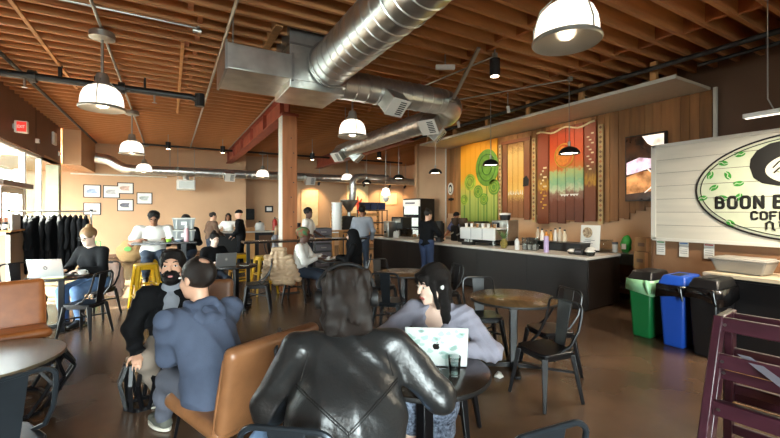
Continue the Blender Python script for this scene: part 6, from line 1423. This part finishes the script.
t = thing('blue_bowl', 'blue-grey bowl on the high table beside the pink bottle', 'bowl', (.14, 7.94, 1.12)); MB().lathe([(0, 0), (.04, 0), (.065, .04), (.06, .04), (.035, .008), (0, .008)], n=20).build('bowl', mat('bluegrey', '#7f8ea0', rough=.4), t); MB().lathe([(.067, .036), (.067, .044), (.06, .044)], n=20).build('rim', M_WHITE, t)
# puffer jacket over the chair back, pale coat over another
t = thing('puffer_jacket', 'shiny beige puffer jacket hung over a chair back', 'jacket', (1.72, 7.10, 0), -.45)
pr = []
for q in range(7):
    zz = .92 - .085 * q; ww = (.13, .18, .22, .24, .24, .22, .18)[q]
    for s in (-1, -.33, .33, 1): pr.append((ell((s * ww * .72 + .018 * q, -.035 - .014 * q - .01 * abs(s), zz - .015 * abs(s)), (ww * .42, .078, .058)), .016))
for s in (-1, 1):
    for q in range(6): pr.append((ell((s * (.20 + .020 * q) + .012 * q, -.06 - .01 * q, .84 - .078 * q), (.066, .07, .052)), .012))
soft('quilted_shell', pr, M_PUFF, t, .012, .012, folds(.010, 1.0, 40)); soft('collar', [cap((-.10, .0, .97), (.10, .0, .97), .045, .045), cap((-.09, -.06, .98), (.09, -.06, .98), .045, .045)], M_PUFF, t, .014, .02, folds(.012, 2, 24))
t = thing('draped_coat', 'pale pink coat hanging on the chair of the black sweater wearer', 'coat', (-.86, 7.78, 0), -.45)
soft('coat', [(rbox((0, .0, .60), (.17, .05, .22), .045, None), .03), (rbox((0.05, .03, .42), (.13, .05, .16), .045, None), .03)], mat('cloth_pale_pink', '#c6a493', rough=.85, var=.05), t, .016, .03, folds(.03, 2, 14)); soft('coat_sleeve', [cap((.15, .02, .72), (.17, .04, .42), .05, .045)], MATS['cloth_pale_pink'], t, .016, .03, folds(.02, 1, 20))

# ---- coat rack and garments
rk = thing('coat_rack', 'chrome garment rack on wheels by the windows', 'clothes rack', (-1.88, 9.2, 0), 0)
MB().tube([(-.66, 0, 1.66), (.66, 0, 1.66)], .016, 10).build('rail', M_STEEL, rk)
for a in (-.58, .58):
    MB().tube([(a, 0, .08), (a, 0, 1.66)], .016, 10).build('upright', M_STEEL, rk); MB().tube([(a, -.22, .08), (a, .22, .08)], .016, 8).build('foot_bar', M_STEEL, rk); MB().cyl((a, 0, 1.66), (a, 0, 1.70), .025).build('finial', M_BLACK, rk)
    for b_ in (-.2, .2): MB().cyl((a - .012, b_, .035), (a + .012, b_, .035), .035).build('caster', M_BLACK, rk)
for q in range(14):
    xx = -1.88 - .50 + q * (1.0 / 13); rng = random.Random(q); ln = rng.uniform(.78, .98)
    t = thing('hanging_jacket', ('black jacket on a wire hanger at the window end of the rack' if q == 0 else 'black jacket at the right end of the rack, above the seated woman' if q == 13 else 'black jacket hanging between others on the garment rack'), 'jacket', (xx, 9.2, 0), rng.uniform(-.25, .25), 'black jackets on the rack' if 0 < q < 13 else None)
    MB().tube([(0, 0, 1.60)] + [(0, .02 * math.sin(a), 1.665 + .02 * math.cos(a)) for a in np.linspace(-2.6, 1.9, 8)], .003, 5).build('hanger_hook', M_STEEL, t)
    MB().tube([(0, -.2, 1.53), (0, 0, 1.60), (0, .2, 1.53)], .006, 5).build('hanger_arm', M_BLACK, t)
    soft('garment', [(cap((0, -.17, 1.50), (0, 0, 1.56), .032, .034), .03), (cap((0, .17, 1.50), (0, 0, 1.56), .032, .034), .03), (rbox((0, 0, 1.52 - ln / 2), (.038, .21, ln / 2), .03, None), .03), (cap((0, -.22, 1.46), (.0, -.25, .98), .045, .036), .03), (cap((0, .22, 1.46), (0, .25, .98), .045, .036), .03)], M_CLBLK, t, .022, .03, folds(.02, q * 1.3, 12))
# ---- display case with jars, left
dc = thing('display_cabinet', 'low cabinet with a white frame beside the windows', 'cabinet', (-2.47, 8.75, 0))
bx('body', (0, 0, .65), (.52, .9, 1.30), mat('cabinet_taupe', '#8c7a66', rough=.6, var=.05), dc)
for s in (-1, 1): bx('frame_post', (s * .25, -.455, .67), (.05, .03, 1.34), M_WHITEP, dc); 
bx('frame_rail', (0, -.455, 1.32), (.55, .03, .06), M_WHITEP, dc); bx('frame_rail', (0, -.455, .04), (.55, .03, .06), M_WHITEP, dc); bx('top', (0, 0, 1.345), (.58, .98, .03), M_TIMBERL, dc)
for s in (-1, 1): bx('shelf_end', (0.27 if s > 0 else -.27, -.2, 1.49), (.02, .4, .26), M_WHITEP, dc)
for q in range(6):
    t = thing('spice_jar', 'small dark-labelled jar with a brown lid in the row on the low cabinet', 'jar', (-2.68 + .078 * q, 8.42, 1.362), 0, 'jars on the low cabinet'); MB().lathe([(0, 0), (.032, 0), (.034, .11), (.03, .13), (0, .13)], n=16).build('jar', M_BLACK, t); MB().lathe([(.0345, .03), (.0345, .09)], n=16).build('label', M_PAPER, t); MB().lathe([(.033, .13), (.033, .20), (0, .205)], n=16).build('lid', mat('lid_brown', '#8a4f30', rough=.5), t)
# ---- framed pictures on the back wall
for (px_, pz_, ww, hh, lb, cc) in ((-2.40, 2.39, .50, .46, 'framed pale blue picture, first from the bulkhead', '#9fb4d0'), (-1.84, 2.38, .50, .46, 'framed grid picture, second from the bulkhead', '#b9b9b9'), (-1.42, 2.52, .50, .42, 'framed pinkish picture, topmost of the group', '#d0b0a0'), (-.83, 2.16, .50, .44, 'framed grey sketch, furthest right of the group', '#a9b0ac'), (-1.42, 1.90, .50, .44, 'framed dark sketch below the pinkish one', '#6f6f78'), (-2.40, 1.76, .50, .44, 'framed picture partly behind the coat rack', '#c8c8c8')):
    t = thing('framed_picture', lb, 'picture', (px_, YB - .02, pz_)); bx('frame', (0, 0, 0), (ww, .03, hh), M_BLACK, t); bx('mount', (0, -.016, 0), (ww - .06, .006, hh - .06), M_PAPER, t); MB().prism([(.14 * math.cos(a) * (1 + .3 * math.sin(3 * a + px_)), .11 * math.sin(a) * (1 + .3 * math.cos(2 * a))) for a in np.linspace(0, 2 * PI, 20)[:-1]], (0, -.019, 0), (1, 0, 0), (0, 0, 1), (0, -1, 0), .003).build('drawing', mat('pic' + cc, cc, rough=.7, var=.3, vscale=12), t, smooth=0)
t = thing('framed_picture', 'little framed picture on the recessed back wall by the speaker', 'picture', (3.9, YB + .78, 1.78)); bx('frame', (0, 0, 0), (.36, .03, .30), M_BLACK, t); bx('mount', (0, -.016, 0), (.22, .006, .16), M_PAPER, t)
t = thing('wall_speaker', 'black speaker box on the recessed back wall', 'speaker', (3.05, YB + .72, 1.55)); bx('cabinet', (0, 0, 0), (.38, .16, .48), M_BLACK, t, .02); MB().cyl((0, -.085, -.06), (0, -.08, -.06), .13).build('cone', M_BLKPIPE, t); MB().cyl((0, -.085, .15), (0, -.08, .15), .05).build('tweeter', M_BLKPIPE, t)
t = thing('fire_extinguisher', 'red extinguisher standing on the ledge cabinet by the back wall', 'extinguisher', (3.05, 13.2, 1.0)); MB().lathe([(0, 0), (.08, 0), (.08, .34), (.04, .42), (0, .42)], n=18).build('cylinder', mat('red_paint', '#b02a20', rough=.35), t); MB().cyl((0, 0, .42), (0, 0, .48), .02).build('valve', M_BLACK, t); MB().tube([(.02, 0, .45), (.12, 0, .4), (.1, 0, .2)], .012, 6).build('hose', M_BLACK, t)
cb = thing('black_cabinet', 'black low cabinet right of the service counter', 'cabinet', (3.5, 13.2, 0)); bx('body', (0, 0, .5), (1.1, .45, .98), M_BLACK, cb); bx('top', (0, 0, .99), (1.14, .48, .02), M_BLKMET, cb)
for q in range(3): bx('door', (-.36 + .36 * q, -.235, .5), (.34, .02, .9), M_BINBLK, cb)
t = thing('white_urn', 'white round urn on the service counter', 'urn', (2.55, 13.1, 1.046)); MB().lathe([(0, 0), (.15, 0), (.17, .12), (.12, .25), (0, .28)], n=20).build('body', M_WHITE, t); MB().lathe([(.05, .27), (.03, .31), (0, .31)], n=14).build('lid', M_BLACK, t)
for q in range(3):
    t = thing('counter_canister', ('first', 'second', 'third')[q] + ' dark canister on the black low cabinet', 'canister', (3.35 + .25 * q, 13.2, 1.001)); MB().lathe([(0, 0), (.08, 0), (.08, .24), (0, .25)], n=16).build('body', M_BLACK, t); MB().lathe([(.085, .22), (.085, .27), (0, .275)], n=16).build('lid', M_BLKPIPE, t)
# ---- signs and fittings on the left wall
t = thing('exit_sign', 'lit red exit sign sticking out from the brown wall over the windows', 'exit sign', (XL + .02, 10.66, 3.40)); bx('case', (.11, .03, 0), (.20, .12, .24), M_WHITE, t, .008); bx('lit_face', (.125, -.033, 0), (.15, .006, .20), mat('exit_red', '#c8352a', emit='#ff3a2a', estr=.45), t)
text('exit_lettering', 'EXIT', .085, (.062, -.038, -.03), (1, 0, 0), (0, 0, 1), mat('exit_letters', '#ffd9cf', emit='#ffd0c4', estr=.5), t, .002, sx=.66); bx('bracket', (.0, 0, 0), (.03, .06, .1), M_CONDUIT, t)
for q, (yy8, zz8, sz, lb) in enumerate(((13.8, 3.66, (.05, .34, .34), 'white square vent box on the brown wall by the bulkhead'), (12.24, 3.35, (.08, .1, .1), 'small white camera on the brown wall past the exit sign'), (14.35, 3.32, (.05, .1, .12), 'small white sensor low on the brown wall by the bulkhead'))):
    t = thing('wall_box', lb, 'wall box', (XL + .03, yy8, zz8)); bx('case', (0, 0, 0), sz, M_WHITE, t, .01); bx('front_plate', (sz[0] / 2 + .004, 0, 0), (.008, sz[1] * .6, sz[2] * .6), M_STRAP if q else M_WHITEP, t)
# ---- burlap sack, green chair
t = thing('coffee_sack', 'burlap coffee sack with a green print by the back wall', 'sack', (-1.15, 15.4, 0)); soft('sack', [(ell((0, 0, .34), (.40, .30, .36)), .05), (ell((.03, 0, .62), (.26, .22, .16)), .08), (ell((.22, 0, .66), (.12, .12, .12)), .05)], M_BURLAP, t, .025, .06, folds(.04, 1, 9), lambda X, Y, Z: -Z)
MB().prism([(x * .14, z * .10) for x, z in circ(.75, 18)], (-.04, -.325, .46), (1, 0, 0), (0, 0, 1), (0, -1, -.3), .02).build('green_print', mat('sack_green', '#6da55a', rough=.9), t, smooth=0)
t = thing('coffee_sack', 'second brown sack leaning beside the green-printed one', 'sack', (-.62, 15.7, 0)); soft('sack', [(ell((0, 0, .36), (.26, .26, .38)), .05), (ell((.03, 0, .70), (.16, .16, .16)), .08)], mat('burlap_dark', '#8c6a44', rough=.9, var=.15, vscale=30), t, .025, .06, folds(.04, 3, 9), lambda X, Y, Z: -Z); MB().tube([(.17 * math.cos(a), .17 * math.sin(a), .68) for a in np.linspace(0, 2 * PI, 13)[:-1]], .015, 5, closed=True).build('tie', M_STONE, t)
M_GRNMET = mat('green_metal', '#2f9a4a', rough=.35); cg = make_chair(M_GRNMET); cg.location = (-1.95, 13.2, 0); cg.rotation_euler = (0, 0, 2.6); cg['label'] = 'green metal chair against the back, behind the black sweater wearer'

# ---- far right of the back room: rail, buckets, roaster, drawers, panels
rl = thing('service_rail', 'light wood rail counter behind the standing person in the white tee', 'counter', (4.05, 10.6, 0)); bx('top', (0, 0, 1.10), (1.9, .3, .04), M_TIMBERL, rl)
for a in (-.9, -.3, .3, .9): bx('post', (a, 0, .54), (.09, .09, 1.08), M_TIMBERL, rl)
for q in range(6):
    t = thing('parts_drawer', ('lowest' if q == 0 else 'topmost' if q == 5 else 'middle') + ' grey drawer case of the tall stack behind the small shared table', 'drawer case', (3.52, 9.95, .205 * q), 0, None if q in (0, 5) else 'grey drawer cases'); bx('case', (0, 0, .1), (.46, .4, .195), mat('drawer_grey', '#55575a', rough=.45), t, .008); bx('drawer_front', (0, -.205, .1), (.42, .015, .15), M_STRAP, t); bx('handle', (0, -.218, .1), (.14, .012, .03), M_STEEL, t)
for q in range(9):
    t = thing('white_bucket', ('bottom' if q == 0 else 'top' if q == 8 else 'middle') + ' white bucket in the tall nested stack by the roaster', 'bucket', (4.55, 11.4, 1.0 + .105 * q), 0, None if q in (0, 8) else 'nested white buckets'); MB().lathe([(0, 0), (.15, 0), (.165, .09), (.175, .095), (.175, .105), (.16, .105), (0, .08)], n=24).build('pail', M_WHITE, t)
t = thing('bucket_stand', 'wooden stand holding the white bucket stack', 'stand', (4.55, 11.4, 0)); bx('top', (0, 0, .98), (.5, .5, .04), M_TIMBERL, t)
for a in (-.2, .2):
    for b_ in (-.2, .2): bx('leg', (a, b_, .48), (.06, .06, .96), M_TIMBERL, t)
rs = thing('coffee_roaster', 'coffee roaster with a silver funnel hopper', 'roaster', (5.05, 11.6, 0)); MB().lathe([(.05, 1.62), (.09, 1.72), (.28, 1.98), (.29, 2.04), (.27, 2.04), (0, 1.8)], n=28).build('funnel', M_STEEL, rs); MB().cyl((0, -.3, 1.2), (0, .3, 1.2), .33, n=28).build('drum', M_BLACK, rs); bx('stand', (0, 0, .45), (.5, .5, .9), M_BLACK, rs, .02); MB().cyl((0, 0, 1.5), (0, 0, 1.66), .06).build('throat', M_STEEL, rs); MB().cyl((.1, -.42, .78), (.1, -.42, .84), .28, n=28).build('cooling_tray', M_STEEL, rs)
for zz9, lb in ((1.55, 'upper wooden rail beyond the roaster'), (1.25, 'middle wooden rail beyond the roaster'), (.95, 'lower wooden rail beyond the roaster')):
    t = thing('wood_rail', lb, 'rail', (5.9, 12.9, 0)); bx('board', (0, 0, zz9), (1.9, .05, .11), M_TIMBERL, t); bx('bracket', (-.9, .04, zz9), (.06, .05, .16), M_BLKPIPE, t); bx('bracket', (.9, .04, zz9), (.06, .05, .16), M_BLKPIPE, t)
for a, lb in ((-.92, 'left wooden post of the rail frame'), (.92, 'right wooden post of the rail frame')):
    t = thing('wood_post', lb, 'post', (5.9 + a, 12.97, 0)); bx('post', (0, 0, .85), (.09, .09, 1.7), M_TIMBERL, t); bx('foot', (0, 0, .01), (.14, .14, .02), M_BLKPIPE, t)
for (x, z, ww, hh, lb) in ((5.8, 1.85, .82, 1.7, 'cream panel lit on the far back wall'), (8.3, 2.05, 1.2, 1.9, 'tall pale picture with a dancing figure on the far back wall'), (10.1, 2.35, 1.0, .6, 'small pale map on the far back wall')):
    t = thing('wall_panel', lb, 'picture', (x, YB + .77, z)); bx('panel', (0, 0, 0), (ww, .03, hh), mat('panel_cream', '#dcc59a', rough=.6, var=.12, vscale=3), t); bx('edge', (0, .005, 0), (ww + .06, .02, hh + .06), M_TIMBERL, t)
    if x == 8.3: MB().prism([(-.05, -.5), (.06, -.5), (.10, -.1), (.25, .25), (.2, .3), (.05, .12), (.03, .4), (-.05, .4), (-.06, .1), (-.2, -.1), (-.16, -.16), (-.07, -.02)], (0, -.018, 0), (1, 0, 0), (0, 0, 1), (0, -1, 0), .006).build('figure', mat('panel_red', '#a8321f', rough=.6), t, smooth=0)

# ---- stacked maroon high chairs in the right foreground
def highchair(label, loc, rz, s=1.0, strap=False):
    t = thing('high_chair', label, 'high chair', loc, rz); m = M_MAROON
    W_, H_ = .50 * s, .72 * s
    # front frame leans out (towards -X), back frame leans the other way; width along Y
    def leg(sy, sx, x0, x1): MB().bar((x1, sy * W_ * .56, 0), (x0, sy * W_ * .5, H_), .045 * s, .09 * s, up=(1, 0, 0)).build('leg', m, t, .006)
    for sy in (-1, 1): leg(sy, -1, -.10 * s, -.30 * s); leg(sy, 1, .12 * s, .26 * s)
    def rail(z, x, hgt=.085, nm='front_rail', f=.5): MB().bar((x, -W_ * f, z), (x, W_ * f, z), .035 * s, hgt * s, up=(0, 0, 1)).build(nm, m, t, .006)
    fx = lambda z: -.30 * s + .20 * s * z / H_
    bxk = lambda z: .26 * s - .14 * s * z / H_
    for z in (H_ - .04, H_ * .66, H_ * .30): rail(z, fx(z))
    for z in (H_ - .04, H_ * .62, H_ * .28): rail(z, bxk(z), .06, 'back_rail')
    for sy in (-1, 1): MB().bar((fx(H_ - .03), sy * W_ * .5, H_ - .02), (bxk(H_ - .03), sy * W_ * .5, H_ - .02), .04 * s, .05 * s).build('arm', m, t, .006)
    bx('seat', (0.0, 0, H_ * .58), (.22 * s, W_ * .9, .02), M_TIMBERL, t)
    for sy in (-1, 1):
        for z in (.12, .40, .62): MB().cyl((fx(z * s) - .022 * s, sy * W_ * .53, z * s), (fx(z * s) - .029 * s, sy * W_ * .53, z * s), .010, n=10).build('screw', M_STEEL, t)
    for z in (H_ - .04, H_ * .66, H_ * .30): MB().cyl((fx(z) - .018 * s, W_ * .44, z), (fx(z) - .024 * s, W_ * .44, z), .009, n=10).build('screw', M_STEEL, t)
    if strap: MB().add([(fx(.5) - .0, .10, H_ * .74), (fx(.5) - .0, .16, H_ * .74), (fx(.4) - .06, -.03, H_ * .60), (fx(.4) - .06, -.10, H_ * .60), (fx(.4) - .02, -.2, H_ * .62), (fx(.4) - .02, -.22, H_ * .56)], [(0, 1, 2, 3), (3, 2, 5, 4)]).build('strap', M_STRAP, t, smooth=0)
    return t
highchair('lower maroon wooden high chair of the pair stacked in the foreground', (3.10, .86, 0), .12, .98)
highchair('upper maroon wooden high chair with a grey strap, stacked on the lower one', (3.02, .82, .30), .12, 1.0, True)
